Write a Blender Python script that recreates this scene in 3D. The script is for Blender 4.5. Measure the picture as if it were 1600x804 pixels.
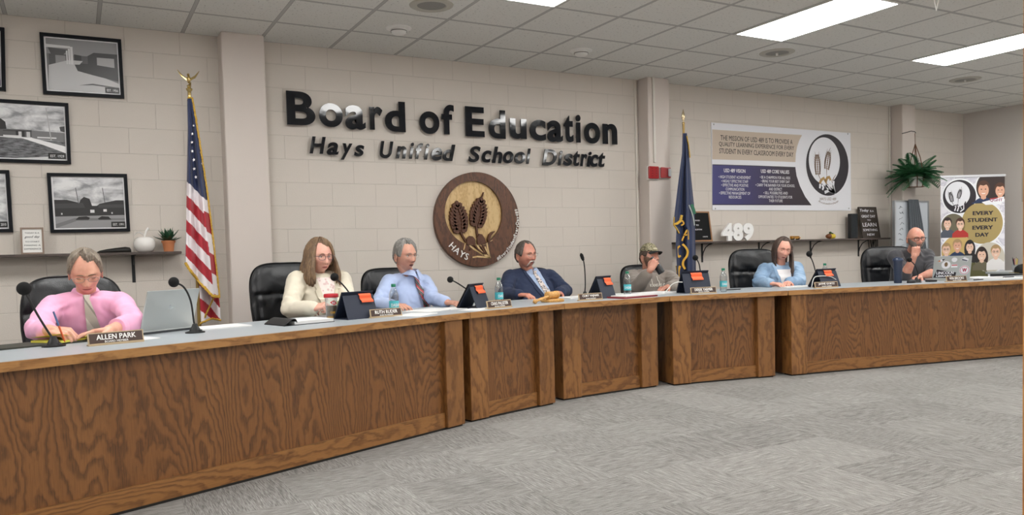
import bpy, math, random
from mathutils import Vector, Matrix, noise
from math import sin, cos, pi, radians, sqrt, atan2
C = bpy.context.scene.collection
for o in list(bpy.data.objects): bpy.data.objects.remove(o, do_unlink=True)

# ------------------------------------------------------------------ camera
CAM_F, CAM_CY, CAM_H = 1232.8, 449.55, 1.156
YAW, PIT, ROL = 0.504866, -0.0438185, -0.0265277
_f = Vector((sin(YAW)*cos(PIT), cos(YAW)*cos(PIT), sin(PIT)))
_r = Vector((cos(YAW), -sin(YAW), 0)); _u = _r.cross(_f)
_r2 = _r*cos(ROL) + _u*sin(ROL); _u2 = _u*cos(ROL) - _r*sin(ROL)
cam = bpy.data.cameras.new('camera'); camo = bpy.data.objects.new('camera', cam); C.objects.link(camo)
camo.matrix_world = Matrix(((_r2.x, _u2.x, -_f.x, 0), (_r2.y, _u2.y, -_f.y, 0), (_r2.z, _u2.z, -_f.z, CAM_H), (0, 0, 0, 1)))
cam.sensor_width = 36; cam.lens = CAM_F*36/1600; cam.shift_y = (CAM_CY-402)/1600
cam.clip_start = 0.05; cam.clip_end = 60
bpy.context.scene.camera = camo

# ------------------------------------------------------------------ world, exposure, light strength
sc = bpy.context.scene
w = bpy.data.worlds.new('world'); sc.world = w; w.use_nodes = True
w.node_tree.nodes['Background'].inputs[0].default_value = (0.82, 0.83, 0.85, 1)
w.node_tree.nodes['Background'].inputs[1].default_value = 0.25
sc.view_settings.view_transform = 'Standard'; sc.view_settings.look = 'None'
sc.view_settings.gamma = 1; sc.view_settings.use_curve_mapping = False
sc.view_settings.exposure = 0.66
PANEL = 14.0

# ------------------------------------------------------------------ places of the room (metres)
DW = 6.983          # back wall
CEIL = 3.02
TL = 0.6096; GX0 = 0.2407; GY0 = 6.9905
XL, XR, YF = -3.4, 11.50, -3.6

def ray(x, y): return _f + _r2*((x-800)/CAM_F) - _u2*((y-CAM_CY)/CAM_F)
def onz(x, y, z):
    d = ray(x, y); t = (z-CAM_H)/d.z; return Vector((d.x*t, d.y*t, z))
def ony(x, y, Y=DW):
    d = ray(x, y); t = Y/d.y; return Vector((d.x*t, Y, CAM_H+d.z*t))

# ------------------------------------------------------------------ materials
def lin(c):
    if isinstance(c, str): c = [int(c[i:i+2], 16)/255 for i in (0, 2, 4)]
    return tuple((v/12.92 if v <= .04045 else ((v+.055)/1.055)**2.4) for v in c)+(1.0,)
_M = {}
class NT:
    def __init__(s, name):
        s.m = bpy.data.materials.new(name); s.m.use_nodes = True
        s.t = s.m.node_tree; s.b = s.t.nodes['Principled BSDF']
    def n(s, t, **k):
        nd = s.t.nodes.new(t)
        for a, b in k.items():
            if a.startswith('i_'): nd.inputs[int(a[2:]) if a[2:].isdigit() else a[2:]].default_value = b
            else: setattr(nd, a, b)
        return nd
    def l(s, a, b): s.t.links.new(a, b)
    def math(s, op, a, b=None, c=None):
        nd = s.n('ShaderNodeMath', operation=op)
        for i, v in enumerate((a, b, c)):
            if v is None: continue
            if isinstance(v, (int, float)): nd.inputs[i].default_value = v
            else: s.l(v, nd.inputs[i])
        return nd.outputs[0]
    def ramp(s, fac, stops):
        nd = s.n('ShaderNodeValToRGB'); e = nd.color_ramp.elements
        while len(e) < len(stops): e.new(.5)
        for el, (p, c) in zip(e, stops): el.position = p; el.color = c if len(c) == 4 else lin(c)
        s.l(fac, nd.inputs[0]); return nd.outputs[0]
    def mix(s, fac, a, b, t='MIX'):
        nd = s.n('ShaderNodeMix', data_type='RGBA', blend_type=t)
        for i, v in ((0, fac), (6, a), (7, b)):
            if isinstance(v, (int, float, tuple)): nd.inputs[i].default_value = v
            else: s.l(v, nd.inputs[i])
        return nd.outputs[2]
    def bump(s, h, strength=.3, dist=.01):
        nd = s.n('ShaderNodeBump'); nd.inputs['Strength'].default_value = strength; nd.inputs['Distance'].default_value = dist
        s.l(h, nd.inputs['Height']); s.l(nd.outputs[0], s.b.inputs['Normal'])
    def obj(s, scale=(1, 1, 1), out='Object'):
        tc = s.n('ShaderNodeTexCoord'); mp = s.n('ShaderNodeMapping'); mp.inputs['Scale'].default_value = scale
        s.l(tc.outputs[out], mp.inputs[0]); return mp.outputs[0]
    def noise(s, vec, scale, detail=3, rough=.5, dist=0):
        nd = s.n('ShaderNodeTexNoise'); nd.inputs['Scale'].default_value = scale; nd.inputs['Detail'].default_value = detail
        nd.inputs['Roughness'].default_value = rough; nd.inputs['Distortion'].default_value = dist
        s.l(vec, nd.inputs['Vector']); return nd.outputs[0]
def mat(name, col, rough=.5, metal=0, var=0, vs=8, bump=0, bs=200, coat=0, spec=.5, sheen=0, trans=0, emit=0, alpha=1):
    """plain surface with faint procedural variation and grain"""
    key = name
    if key in _M: return _M[key]
    m = NT(name); c = lin(col); b = m.b
    b.inputs['Roughness'].default_value = rough; b.inputs['Metallic'].default_value = metal
    b.inputs['Coat Weight'].default_value = coat; b.inputs['Specular IOR Level'].default_value = spec
    b.inputs['Sheen Weight'].default_value = sheen; b.inputs['Transmission Weight'].default_value = trans
    b.inputs['Alpha'].default_value = alpha
    b.inputs['Base Color'].default_value = c
    if emit:
        b.inputs['Emission Color'].default_value = c; b.inputs['Emission Strength'].default_value = emit
    v = m.obj()
    if var:
        nz = m.noise(v, vs, 4, .6)
        m.l(m.mix(m.math('MULTIPLY', nz, 1.0), tuple(x*(1-var) for x in c[:3])+(1,), tuple(min(1, x*(1+var)) for x in c[:3])+(1,)), b.inputs['Base Color'])
    if bump:
        m.bump(m.noise(v, bs, 3, .6), bump, .002)
    _M[key] = m.m
    return m.m

def wall_mat(name, axis, col='d2cac1', blocks=True):
    m = NT(name); g = m.n('ShaderNodeNewGeometry'); sp = m.n('ShaderNodeSeparateXYZ'); m.l(g.outputs['Position'], sp.inputs[0])
    m.b.inputs['Roughness'].default_value = .55
    c = lin(col)
    nz = m.noise(g.outputs['Position'], 1.3, 4, .6)
    pock = m.noise(g.outputs['Position'], 130, 3, .65)
    pit = m.ramp(pock, [(.30, (0, 0, 0, 1)), (.52, (1, 1, 1, 1))])
    base = m.mix(nz, tuple(x*.94 for x in c[:3])+(1,), tuple(x*1.04 for x in c[:3])+(1,))
    if blocks:
        cb = m.n('ShaderNodeCombineXYZ')
        m.l(m.math('SUBTRACT', sp.outputs[axis], 1.842-.4064*30), cb.inputs[0]); m.l(m.math('ADD', sp.outputs['Z'], .0061), cb.inputs[1])
        br = m.n('ShaderNodeTexBrick'); br.offset = .5; br.squash = 1
        m.l(cb.outputs[0], br.inputs['Vector'])
        br.inputs['Scale'].default_value = 1; br.inputs['Mortar Size'].default_value = .0035; br.inputs['Mortar Smooth'].default_value = .6
        br.inputs['Brick Width'].default_value = .4064; br.inputs['Row Height'].default_value = .2032; br.inputs['Bias'].default_value = -1
        br.inputs['Color1'].default_value = (1, 1, 1, 1); br.inputs['Color2'].default_value = (1, 1, 1, 1); br.inputs['Mortar'].default_value = (0, 0, 0, 1)
        col2 = m.mix(br.outputs['Fac'], base, tuple(x*.86 for x in c[:3])+(1,))
        m.l(col2, m.b.inputs['Base Color'])
        h = m.math('ADD', m.math('MULTIPLY', br.outputs['Fac'], -1.0), m.math('MULTIPLY', pit, .16))
        m.bump(h, .55, .005)
    else:
        m.l(base, m.b.inputs['Base Color']); m.bump(pit, .2, .001)
    return m.m

def ceiling_mat():
    m = NT('ceiling_tile'); g = m.n('ShaderNodeNewGeometry'); sp = m.n('ShaderNodeSeparateXYZ'); m.l(g.outputs['Position'], sp.inputs[0])
    def line(ax, o):
        u = m.math('FRACT', m.math('DIVIDE', m.math('SUBTRACT', sp.outputs[ax], o-TL*40), TL))
        return m.math('ABSOLUTE', m.math('SUBTRACT', u, .5))          # .5 on the line
    a = m.math('MAXIMUM', line('X', GX0), line('Y', GY0))
    bar = m.math('GREATER_THAN', a, .5-.0115/TL)
    edge = m.math('GREATER_THAN', a, .5-.0150/TL)
    fine = m.noise(g.outputs['Position'], 90, 4, .7)
    sp1 = m.noise(g.outputs['Position'], 55, 2, .5)
    fis = m.ramp(sp1, [(.30, 'a5a39e'), (.37, 'e0dfda')])
    tile = m.mix(fine, '', '') if False else m.mix(m.math('MULTIPLY', fine, .5), fis, lin('d3d2cd'))
    c1 = m.mix(edge, tile, lin('8f8e8b')); c2 = m.mix(bar, c1, lin('b4b3b0'))  # shade at the sunken tile edges painted in as darker grid lines
    m.l(c2, m.b.inputs['Base Color']); m.b.inputs['Roughness'].default_value = .85
    m.bump(m.math('ADD', m.math('MULTIPLY', sp1, .5), m.math('MULTIPLY', edge, -1.0)), .35, .003)
    return m.m

def carpet_mat():
    m = NT('carpet'); g = m.n('ShaderNodeNewGeometry'); sp = m.n('ShaderNodeSeparateXYZ'); m.l(g.outputs['Position'], sp.inputs[0])
    S = .5
    fx = m.math('FLOOR', m.math('DIVIDE', m.math('ADD', sp.outputs['X'], 20.1), S)); fy = m.math('FLOOR', m.math('DIVIDE', m.math('ADD', sp.outputs['Y'], 20.25), S))
    par = m.math('MODULO', m.math('ADD', fx, fy), 2.0)
    cell = m.n('ShaderNodeCombineXYZ'); m.l(fx, cell.inputs[0]); m.l(fy, cell.inputs[1])
    wn = m.n('ShaderNodeTexWhiteNoise', noise_dimensions='3D'); m.l(cell.outputs[0], wn.inputs[0])
    def streak(ax, ay, off):
        cb = m.n('ShaderNodeCombineXYZ'); m.l(m.math('MULTIPLY', sp.outputs[ax], 13.0), cb.inputs[0]); m.l(m.math('MULTIPLY', sp.outputs[ay], 200.0), cb.inputs[1])
        m.l(m.math('ADD', m.math('MULTIPLY', wn.outputs[0], 40.0), off), cb.inputs[2])
        return m.noise(cb.outputs[0], 1.0, 3, .65)
    s = m.mix(par, streak('X', 'Y', 0.0), streak('Y', 'X', 7.0))
    sv = m.n('ShaderNodeSeparateXYZ'); m.l(s, sv.inputs[0])
    fine = m.noise(g.outputs['Position'], 260, 2, .5)
    v = m.math('ADD', m.math('MULTIPLY', sv.outputs[0], .72), m.math('ADD', m.math('MULTIPLY', fine, .22), m.math('MULTIPLY', wn.outputs[0], .06)))
    col = m.ramp(v, [(.33, '5c5a58'), (.47, '868481'), (.56, '989693'), (.70, 'bab8b4')])
    m.l(col, m.b.inputs['Base Color']); m.b.inputs['Roughness'].default_value = .95; m.b.inputs['Specular IOR Level'].default_value = .15
    m.bump(v, .6, .006)
    return m.m

def oak(name, horizontal=False, seed=0.0, cath=1.0, lo='6d451f', mid='94642f', hi='a97a42', scale=1.0):
    """oak veneer: contour lines of a stretched noise give the cathedral arches"""
    if name in _M: return _M[name]
    m = NT(name); tc = m.n('ShaderNodeTexCoord'); sp = m.n('ShaderNodeSeparateXYZ'); m.l(tc.outputs['Object'], sp.inputs[0])
    A, B = ('Z', 'X') if horizontal else ('X', 'Z')     # across, along the grain
    def vec(a, b, o):
        cb = m.n('ShaderNodeCombineXYZ')
        m.l(m.math('ADD', m.math('MULTIPLY', sp.outputs[A], a*scale), o), cb.inputs[0]); m.l(m.math('MULTIPLY', sp.outputs[B], b*scale), cb.inputs[1])
        m.l(m.math('MULTIPLY', sp.outputs['Y'], a*scale), cb.inputs[2]); return cb.outputs[0]
    big = m.noise(vec(3.0, .55, seed), 1.0, 1.5, .4)
    wob = m.noise(vec(26, 11, seed+3), 1.0, 2, .5)
    rings = m.math('ADD', m.math('MULTIPLY', big, 40.0*cath), m.math('MULTIPLY', wob, 1.5))
    saw = m.math('FRACT', rings)
    line = m.ramp(saw, [(0.0, (1, 1, 1, 1)), (.20, (.75, .75, .75, 1)), (.42, (.12, .12, .12, 1)), (.80, (0, 0, 0, 1)), (.97, (.65, .65, .65, 1)), (1.0, (1, 1, 1, 1))])
    pore = m.noise(vec(330, 9, seed), 1.0, 2, .6)
    pl = m.ramp(pore, [(.40, (1, 1, 1, 1)), (.52, (0, 0, 0, 1))])
    tone = m.noise(vec(7, .5, seed+9), 1.0, 2, .5)
    base = m.mix(tone, lin(mid), lin(hi))
    f = m.math('MULTIPLY', line, m.math('ADD', m.math('MULTIPLY', pl, .34), .62))
    c = m.mix(f, base, lin(lo)); c = m.mix(m.math('MULTIPLY', pl, .22), c, lin(lo))
    m.l(c, m.b.inputs['Base Color']); m.b.inputs['Roughness'].default_value = .42; m.b.inputs['Coat Weight'].default_value = .12; m.b.inputs['Coat Roughness'].default_value = .3
    m.bump(m.math('MULTIPLY', f, -1.0), .12, .001)
    _M[name] = m.m
    return m.m

# ------------------------------------------------------------------ mesh building
class MB:
    def __init__(s): s.v = []; s.f = []; s.m = []
    def add(s, vs, fs, mi=0, M=None):
        o = len(s.v)
        s.v += [tuple(M @ Vector(p)) if M else tuple(p) for p in vs]
        s.f += [[i+o for i in f] for f in fs]; s.m += [mi]*len(fs); return s
    def box(s, x0, x1, y0, y1, z0, z1, mi=0, M=None, bev=0):
        if x1 < x0: x0, x1 = x1, x0
        if y1 < y0: y0, y1 = y1, y0
        if z1 < z0: z0, z1 = z1, z0
        if bev: return s.prism([(x0+bev, y0), (x1-bev, y0), (x1, y0+bev), (x1, y1-bev), (x1-bev, y1), (x0+bev, y1), (x0, y1-bev), (x0, y0+bev)], z0, z1, mi, M, min(bev, (z1-z0)*.3))
        vs = [(x, y, z) for z in (z0, z1) for x, y in ((x0, y0), (x1, y0), (x1, y1), (x0, y1))]
        return s.add(vs, [(3, 2, 1, 0), (4, 5, 6, 7), (0, 1, 5, 4), (1, 2, 6, 5), (2, 3, 7, 6), (3, 0, 4, 7)], mi, M)
    def prism(s, poly, z0, z1, mi=0, M=None, cham=0):
        n = len(poly); a = sum(poly[i][0]*poly[(i+1) % n][1]-poly[(i+1) % n][0]*poly[i][1] for i in range(n))
        if a < 0: poly = poly[::-1]
        if cham:
            cx = sum(p[0] for p in poly)/n; cy = sum(p[1] for p in poly)/n
            def ins(p):
                dx, dy = p[0]-cx, p[1]-cy; L = max(1e-6, math.hypot(dx, dy)); k = max(0, (L-cham)/L); return (cx+dx*k, cy+dy*k)
            rings = [([ins(p) for p in poly], z0), (poly, z0+cham), (poly, z1-cham), ([ins(p) for p in poly], z1)]
        else: rings = [(poly, z0), (poly, z1)]
        vs = [(x, y, z) for r, z in rings for x, y in r]; fs = [list(range(n))[::-1], [n*(len(rings)-1)+i for i in range(n)]]
        for k in range(len(rings)-1):
            fs += [(k*n+i, k*n+(i+1) % n, (k+1)*n+(i+1) % n, (k+1)*n+i) for i in range(n)]
        return s.add(vs, fs, mi, M)
    def loft(s, rings, mi=0, M=None, cap=(1, 1), closed=True):
        n = len(rings[0]); vs = [p for r in rings for p in r]; fs = []
        for k in range(len(rings)-1):
            for i in range(n if closed else n-1):
                fs.append((k*n+i, k*n+(i+1) % n, (k+1)*n+(i+1) % n, (k+1)*n+i))
        if cap[0] and closed: fs.append(list(range(n))[::-1])
        if cap[1] and closed: fs.append([n*(len(rings)-1)+i for i in range(n)])
        return s.add(vs, fs, mi, M)
    def tube(s, pts, r, n=10, mi=0, M=None, cap=True, flat=1.0):
        pts = [Vector(p) for p in pts]; rs = r if isinstance(r, (list, tuple)) else [r]*len(pts)
        rings = []; up = None
        for i, p in enumerate(pts):
            d = (pts[min(i+1, len(pts)-1)]-pts[max(i-1, 0)])
            d = d.normalized() if d.length > 1e-9 else Vector((0, 0, 1))
            if up is None: up = d.orthogonal().normalized()
            up = (up-d*up.dot(d)); up = up.normalized() if up.length > 1e-6 else d.orthogonal().normalized()
            q = d.cross(up)
            rings.append([p+up*cos(2*pi*k/n)*rs[i]+q*sin(2*pi*k/n)*rs[i]*flat for k in range(n)])
        return s.loft(rings, mi, M, (cap, cap))
    def lathe(s, prof, n=24, mi=0, M=None, cap=(1, 1), sx=1, sy=1):
        return s.loft([[(r*cos(2*pi*k/n)*sx, r*sin(2*pi*k/n)*sy, z) for k in range(n)] for r, z in prof], mi, M, cap)
    def ell(s, c, r, nu=18, nv=12, mi=0, M=None):
        rings = [[(c[0]+r[0]*sin(t)*cos(2*pi*k/nu), c[1]+r[1]*sin(t)*sin(2*pi*k/nu), c[2]-r[2]*cos(t)) for k in range(nu)] for t in [pi*(j+.0)/nv if 0 < j < nv else (1e-3 if j == 0 else pi-1e-3) for j in range(nv+1)]]
        return s.loft(rings, mi, M)
    def grid(s, fn, nu, nv, mi=0, M=None, thick=0, mfn=None):
        vs = [Vector(fn(i/nu, j/nv)) for j in range(nv+1) for i in range(nu+1)]
        fs = []; ms = []
        for j in range(nv):
            for i in range(nu):
                a = j*(nu+1)+i; fs.append((a, a+1, a+nu+2, a+nu+1)); ms.append(mfn((i+.5)/nu, (j+.5)/nv) if mfn else mi)
        if thick:
            N = len(vs); nr = [Vector() for _ in vs]
            for f in fs:
                nn = (vs[f[1]]-vs[f[0]]).cross(vs[f[3]]-vs[f[0]])
                for i in f: nr[i] += nn
            back = [p-(k.normalized() if k.length else Vector((0, 1, 0)))*thick for p, k in zip(vs, nr)]
            fs2 = [tuple(i+N for i in f[::-1]) for f in fs]
            W = nu+1; bd = [i for i in range(W)]+[j*W+nu for j in range(1, nv+1)]+[nv*W+i for i in range(nu-1, -1, -1)]+[j*W for j in range(nv-1, 0, -1)]
            side = [(bd[k], bd[k]+N, bd[(k+1) % len(bd)]+N, bd[(k+1) % len(bd)]) for k in range(len(bd))]
            sm = []
            for k in range(len(bd)):
                sm.append(ms[0])
            vs = vs+back; fs = fs+fs2+side; ms = ms+ms+sm
        o = len(s.v); s.v += [tuple(M @ p) if M else tuple(p) for p in vs]; s.f += [[i+o for i in f] for f in fs]; s.m += ms
        return s
    def build(s, name, mats, parent=None, smooth=False, angle=None, loc=None, rot=None):
        me = bpy.data.meshes.new(name); me.from_pydata(s.v, [], s.f)
        mats = mats if isinstance(mats, (list, tuple)) else [mats]
        for x in mats: me.materials.append(x)
        me.polygons.foreach_set('material_index', [min(x, len(mats)-1) for x in s.m])
        me.validate(); me.update()
        if smooth:
            me.polygons.foreach_set('use_smooth', [True]*len(me.polygons))
            me.set_sharp_from_angle(angle=radians(angle or 45))
        o = bpy.data.objects.new(name, me); C.objects.link(o)
        if parent: o.parent = parent
        if loc is not None: o.location = loc
        if rot is not None: o.rotation_euler = rot
        return o
def T(x=0, y=0, z=0): return Matrix.Translation((x, y, z))
def RX(a): return Matrix.Rotation(a, 4, 'X')
def RY(a): return Matrix.Rotation(a, 4, 'Y')
def RZ(a): return Matrix.Rotation(a, 4, 'Z')
def SC(x, y, z): return Matrix.Diagonal((x, y, z, 1))
def thing(name, label, cat, loc=(0, 0, 0), rotz=0, group=None):
    o = bpy.data.objects.new(name, None); C.objects.link(o); o.location = loc; o.rotation_euler = (0, 0, rotz)
    o.empty_display_size = .1
    return tag(o, label, cat, group)
def tag(o, label, cat, group=None):
    o['label'] = label; o['category'] = cat
    if group: o['group'] = group
    return o
def struct(o): o['kind'] = 'structure'; return o

# ------------------------------------------------------------------ lettering (Blender's built-in font, turned to mesh)
_tc = {}
def text_data(txt, bold=0.0, extrude=0.0, shear=0.0, space=1.0, res=3):
    key = (txt, bold, extrude, shear, space, res)
    if key in _tc: return _tc[key]
    cu = bpy.data.curves.new('t', 'FONT'); cu.body = txt; cu.size = 1; cu.offset = bold; cu.extrude = extrude; cu.shear = shear
    cu.space_character = space; cu.resolution_u = res; cu.align_x = 'LEFT'
    ob = bpy.data.objects.new('t', cu); C.objects.link(ob)
    dg = bpy.context.evaluated_depsgraph_get(); me = bpy.data.meshes.new_from_object(ob.evaluated_get(dg), depsgraph=dg)
    vs = [tuple(v.co) for v in me.vertices]; fs = [tuple(p.vertices) for p in me.polygons]
    bpy.data.objects.remove(ob, do_unlink=True); bpy.data.meshes.remove(me); bpy.data.curves.remove(cu)
    _tc[key] = (vs, fs); return _tc[key]
def add_text(mb, txt, cx, cy, h=None, w=None, M=None, mi=0, bold=0.0, ext=0.0, shear=0.0, space=1.0, z=0.0, res=2, maxw=None):
    """text in the local XY plane centred on (cx, cy); h = height of its box, w = width"""
    fat = bold if not ext else 0
    vs, fs = text_data(txt, 0.0 if fat else bold, 1.0 if ext else 0.0, shear, space, res)
    if fat:                                   # heavier strokes: the drawing repeated with small shifts
        n0 = len(vs); sh = [(0, 0), (-fat, -fat*.5), (fat, fat*.5), (-fat, fat*.5), (fat, -fat*.5)]
        fs = [tuple(i+n0*k for i in f) for k in range(len(sh)) for f in fs]; vs = [(v[0]+a, v[1]+b, .00015*k) for k, (a, b) in enumerate(sh) for v in vs]
    if not vs: return mb
    x0 = min(v[0] for v in vs); x1 = max(v[0] for v in vs); y0 = min(v[1] for v in vs); y1 = max(v[1] for v in vs)
    sy = h/(y1-y0) if h else w/(x1-x0); sx = w/(x1-x0) if w else sy
    if maxw and sx*(x1-x0) > maxw: sx = maxw/(x1-x0)
    out = [(cx+(v[0]-(x0+x1)/2)*sx, cy+(v[1]-(y0+y1)/2)*sy, z+(v[2]*ext if ext else v[2])) for v in vs]
    return mb.add(out, fs, mi, M)
UP = RX(pi/2)       # turns a local XY drawing upright: x stays, y goes to z, facing -Y
# ================================================================== the room
M_wall = wall_mat('painted_block', 'X'); M_wallside = wall_mat('painted_block_side', 'Y'); M_plain = wall_mat('painted_plaster', 'X', 'cdc7c2', False)
M_pil = wall_mat('painted_pilaster', 'X', 'd5cbc4', False)
def slab(name, m, x0, x1, y0, y1, z0, z1): return struct(MB().box(x0, x1, y0, y1, z0, z1).build(name, m))
slab('floor', carpet_mat(), XL, XR, YF, DW, -.1, 0)
slab('ceiling', ceiling_mat(), XL, XR, YF, DW, CEIL, CEIL+.1)
slab('wall_back', M_wall, XL-.15, XR+.15, DW, DW+.15, -.1, CEIL+.1)
slab('wall_right', M_plain, XR, XR+.15, YF, DW, -.1, CEIL+.1)
slab('wall_left', M_plain, XL-.15, XL, YF, DW, -.1, CEIL+.1)
slab('wall_front', M_plain, XL-.15, XR+.15, YF-.15, YF, -.1, CEIL+.1)
for i, (a, b) in enumerate(((1.118, 1.462), (5.497, 5.800), (9.83, 10.11))):
    struct(MB().box(a, b, 6.80, DW, 0, CEIL, bev=.008).build('trim_%d' % (i+1), M_pil))
M_chan = mat('painted_channel', 'd9d4cb', .4)
# thin cover strips beside the pilasters
for i, (x, w) in enumerate(((5.452, .018), (9.792, .022))):
    struct(MB().box(x, x+w, DW-.02, DW, 0, CEIL, bev=.003).build('trim_%d' % (i+4), M_chan))
struct(MB().box(XL, 1.118, DW-.012, DW, 0, .1).box(1.462, 5.452, DW-.012, DW, 0, .1).box(5.80, 9.79, DW-.012, DW, 0, .1).box(10.11, XR, DW-.012, DW, 0, .1).build('baseboard_back', mat('vinyl_base', '3a3836', .5)))
struct(MB().box(XR-.012, XR, YF, DW-.012, 0, .1).build('baseboard_right', mat('vinyl_base', '3a3836', .5)))

# ceiling lights (recessed 2x4 troffers)
M_diff = mat('lit_diffuser', 'fcfbf8', .6, emit=PANEL); M_rim = mat('white_rim', 'e6e6e2', .5)
lights = {(4, 3): 'bright ceiling light panel cut by the top of the photo, above the word Education',
          (8, 3): 'large bright ceiling light panel, the middle one of the three in view',
          (12, 3): 'bright ceiling light panel nearest the right edge'}
for j in (3, 9, 15):
    for k in (-4, 0, 4, 8, 12, 16):
        x0, x1 = GX0+k*TL+.012, GX0+(k+1)*TL-.012; y1, y0 = GY0-j*TL-.012, GY0-(j+2)*TL+.012
        if x0 < XL or x1 > XR: continue
        t = thing('ceiling_light', lights.get((k, j), 'ceiling light panel outside the frame, lighting the room'), 'ceiling light', ((x0+x1)/2, (y0+y1)/2, CEIL), 0, 'recessed ceiling light panels')
        hx, hy = (x1-x0)/2, (y1-y0)/2
        MB().box(-hx, hx, -hy, -hy+.018, -.008, 0).box(-hx, hx, hy-.018, hy, -.008, 0).box(-hx, -hx+.018, -hy+.018, hy-.018, -.008, 0).box(hx-.018, hx, -hy+.018, hy-.018, -.008, 0).build('frame', M_rim, t)
        MB().box(-hx+.018, hx-.018, -hy+.018, hy-.018, -.006, 0).build('diffuser', M_diff, t)

# ================================================================== the curved desk, five sections
HT = .765
A0 = (-1.25, 3.479)
TV = [A0, (2.329, 4.807), (3.241, 5.047), (4.321, 5.106), (5.476, 4.887), (9.35, 4.128)]
DEP = [.84, .74, .72, .72, .72]
M_lam = mat('grey_laminate', 'a2a9ae', .35, var=.04, vs=60, spec=.4)
M_band = oak('oak_band', True, 2.0, .35, '7d522a', 'a8763f', 'b98a52', 1.0)
M_dark = mat('dark_recess', '17130f', .8)
def unit(a, b): d = Vector((b[0]-a[0], b[1]-a[1])); return d.normalized()
nrm = [Vector((-unit(TV[i], TV[i+1]).y, unit(TV[i], TV[i+1]).x)) for i in range(5)]
backs = []
for i in range(6):
    P = Vector(TV[i])
    if i == 0: backs.append((None, P+nrm[0]*DEP[0]))
    elif i == 5: backs.append((P+nrm[4]*DEP[4], None))
    else:
        bis = (nrm[i-1]+nrm[i]).normalized(); k = 1/bis.dot(nrm[i]); backs.append((P+bis*DEP[i-1]*k, P+bis*DEP[i]*k))
DL = ['long oak desk section with grey top at the left, nearest the camera', 'short oak desk section between the long left one and the section holding the gavel end',
      'middle oak desk section behind the curve of grey carpet, left of the two central wide posts', 'oak desk section left of the wide dark joint',
      'long oak desk section running to the right edge']
DL[1] = 'short oak desk section, second from the left, under the wooden gavel'
DL[2] = 'short oak desk section third from the left, in the middle of the curve'
DL[3] = 'short oak desk section fourth from the left, under the red-and-white papers to the denim-shirted woman'
DL[3] = 'short oak desk section fourth from the left, left of the wide dark joint'
for i in range(5):
    a, b = Vector(TV[i]), Vector(TV[i+1]); d = (b-a).normalized(); n = nrm[i]; L = (b-a).length
    t = thing('desk_section', DL[i], 'desk', (a.x, a.y, 0), atan2(d.y, d.x), 'oak board desk sections')
    loc = lambda p: ((Vector(p)-a).dot(d), (Vector(p)-a).dot(n))
    g = .0015
    bl, br = loc(backs[i][1]), loc(backs[i+1][0])
    gl = g if i else 0; gr = .006 if i == 3 else g
    poly = [(gl, .012), (L-gr, .012), (br[0]-gr, br[1]), (bl[0]+gl, bl[1])]
    MB().prism(poly, HT-.03, HT, cham=.002).build('worktop', M_lam, t)
    MB().box(gl, L-gr, 0, .0125, HT-.042, HT-.001, bev=.003).build('edge_band', M_band, t)
    under = [(gl+.02, .02), (L-gr-.02, .02), (br[0]-.03, br[1]-.01), (bl[0]+.03, bl[1]-.01)]
    MB().prism(under, HT-.042, HT-.0305).build('underframe', M_dark, t)
    # fascia : posts, panel, kick board
    gapL = [0, .03, .045, .055, .05][i]; gapR = [.055, .07, .05, .10, 0][i]
    off = [.022, .05, .10, .06, .03][i]; pw = [.165, .165, .18, .175, .165][i]
    zt = HT-.043
    x0, x1 = gapL, L-gapR
    pv = oak('oak_post', False, 5.0+i, .45, '5e3a1a', '8d5e2f', 'a17140')
    if i > 0: MB().box(x0, x0+pw, off, off+.14, .012, zt, bev=.004).build('post', pv, t)
    if i < 4: MB().box(x1-pw, x1, off, off+.14, .012, zt, bev=.004).build('post', oak('oak_post_b', False, 15.0, .3, '5e3a1a', '84582c', '98693a'), t)
    p0 = x0+pw if i > 0 else x0; p1 = x1-pw if i < 4 else x1
    q = off+(.035 if i else .03)
    MB().box(p0, p1, q+.012, q+.03, .012, zt).build('front_panel', oak('oak_panel_%d' % i, False, i*13.7, 1.0, '4c2e15', '7b4f27', '8e6034', 1.0 if i in (0, 4) else 1.15), t)
    MB().box(p0, p1, q-.006, q+.012, .012, .112, bev=.003).build('kickboard', oak('oak_kick', True, 1.0, .55, '5e3a1a', '8d5e2f', 'a27240'), t)
    # side panels that close the ends, dark base and the modesty back
    MB().box(x0+.01, x1-.01, off+.02, off+.12, 0, .012).build('base_strip', M_dark, t)
    MB().box(x0+.002, x0+.02, off+.14, DEP[i]-.12, .012, zt).build('side_panel', oak('oak_side', False, 31.0, .4, '4d3118', '6e4824', '7c542c'), t)
    MB().box(x1-.02, x1-.002, off+.14, DEP[i]-.12, .012, zt).build('side_panel', oak('oak_side', False, 31.0, .4, '4d3118', '6e4824', '7c542c'), t)
def deskpt(i, s, dd):
    a = Vector(TV[i]); d = unit(TV[i], TV[i+1]); p = a+d*s+nrm[i]*dd; return Vector((p.x, p.y, HT))
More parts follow.
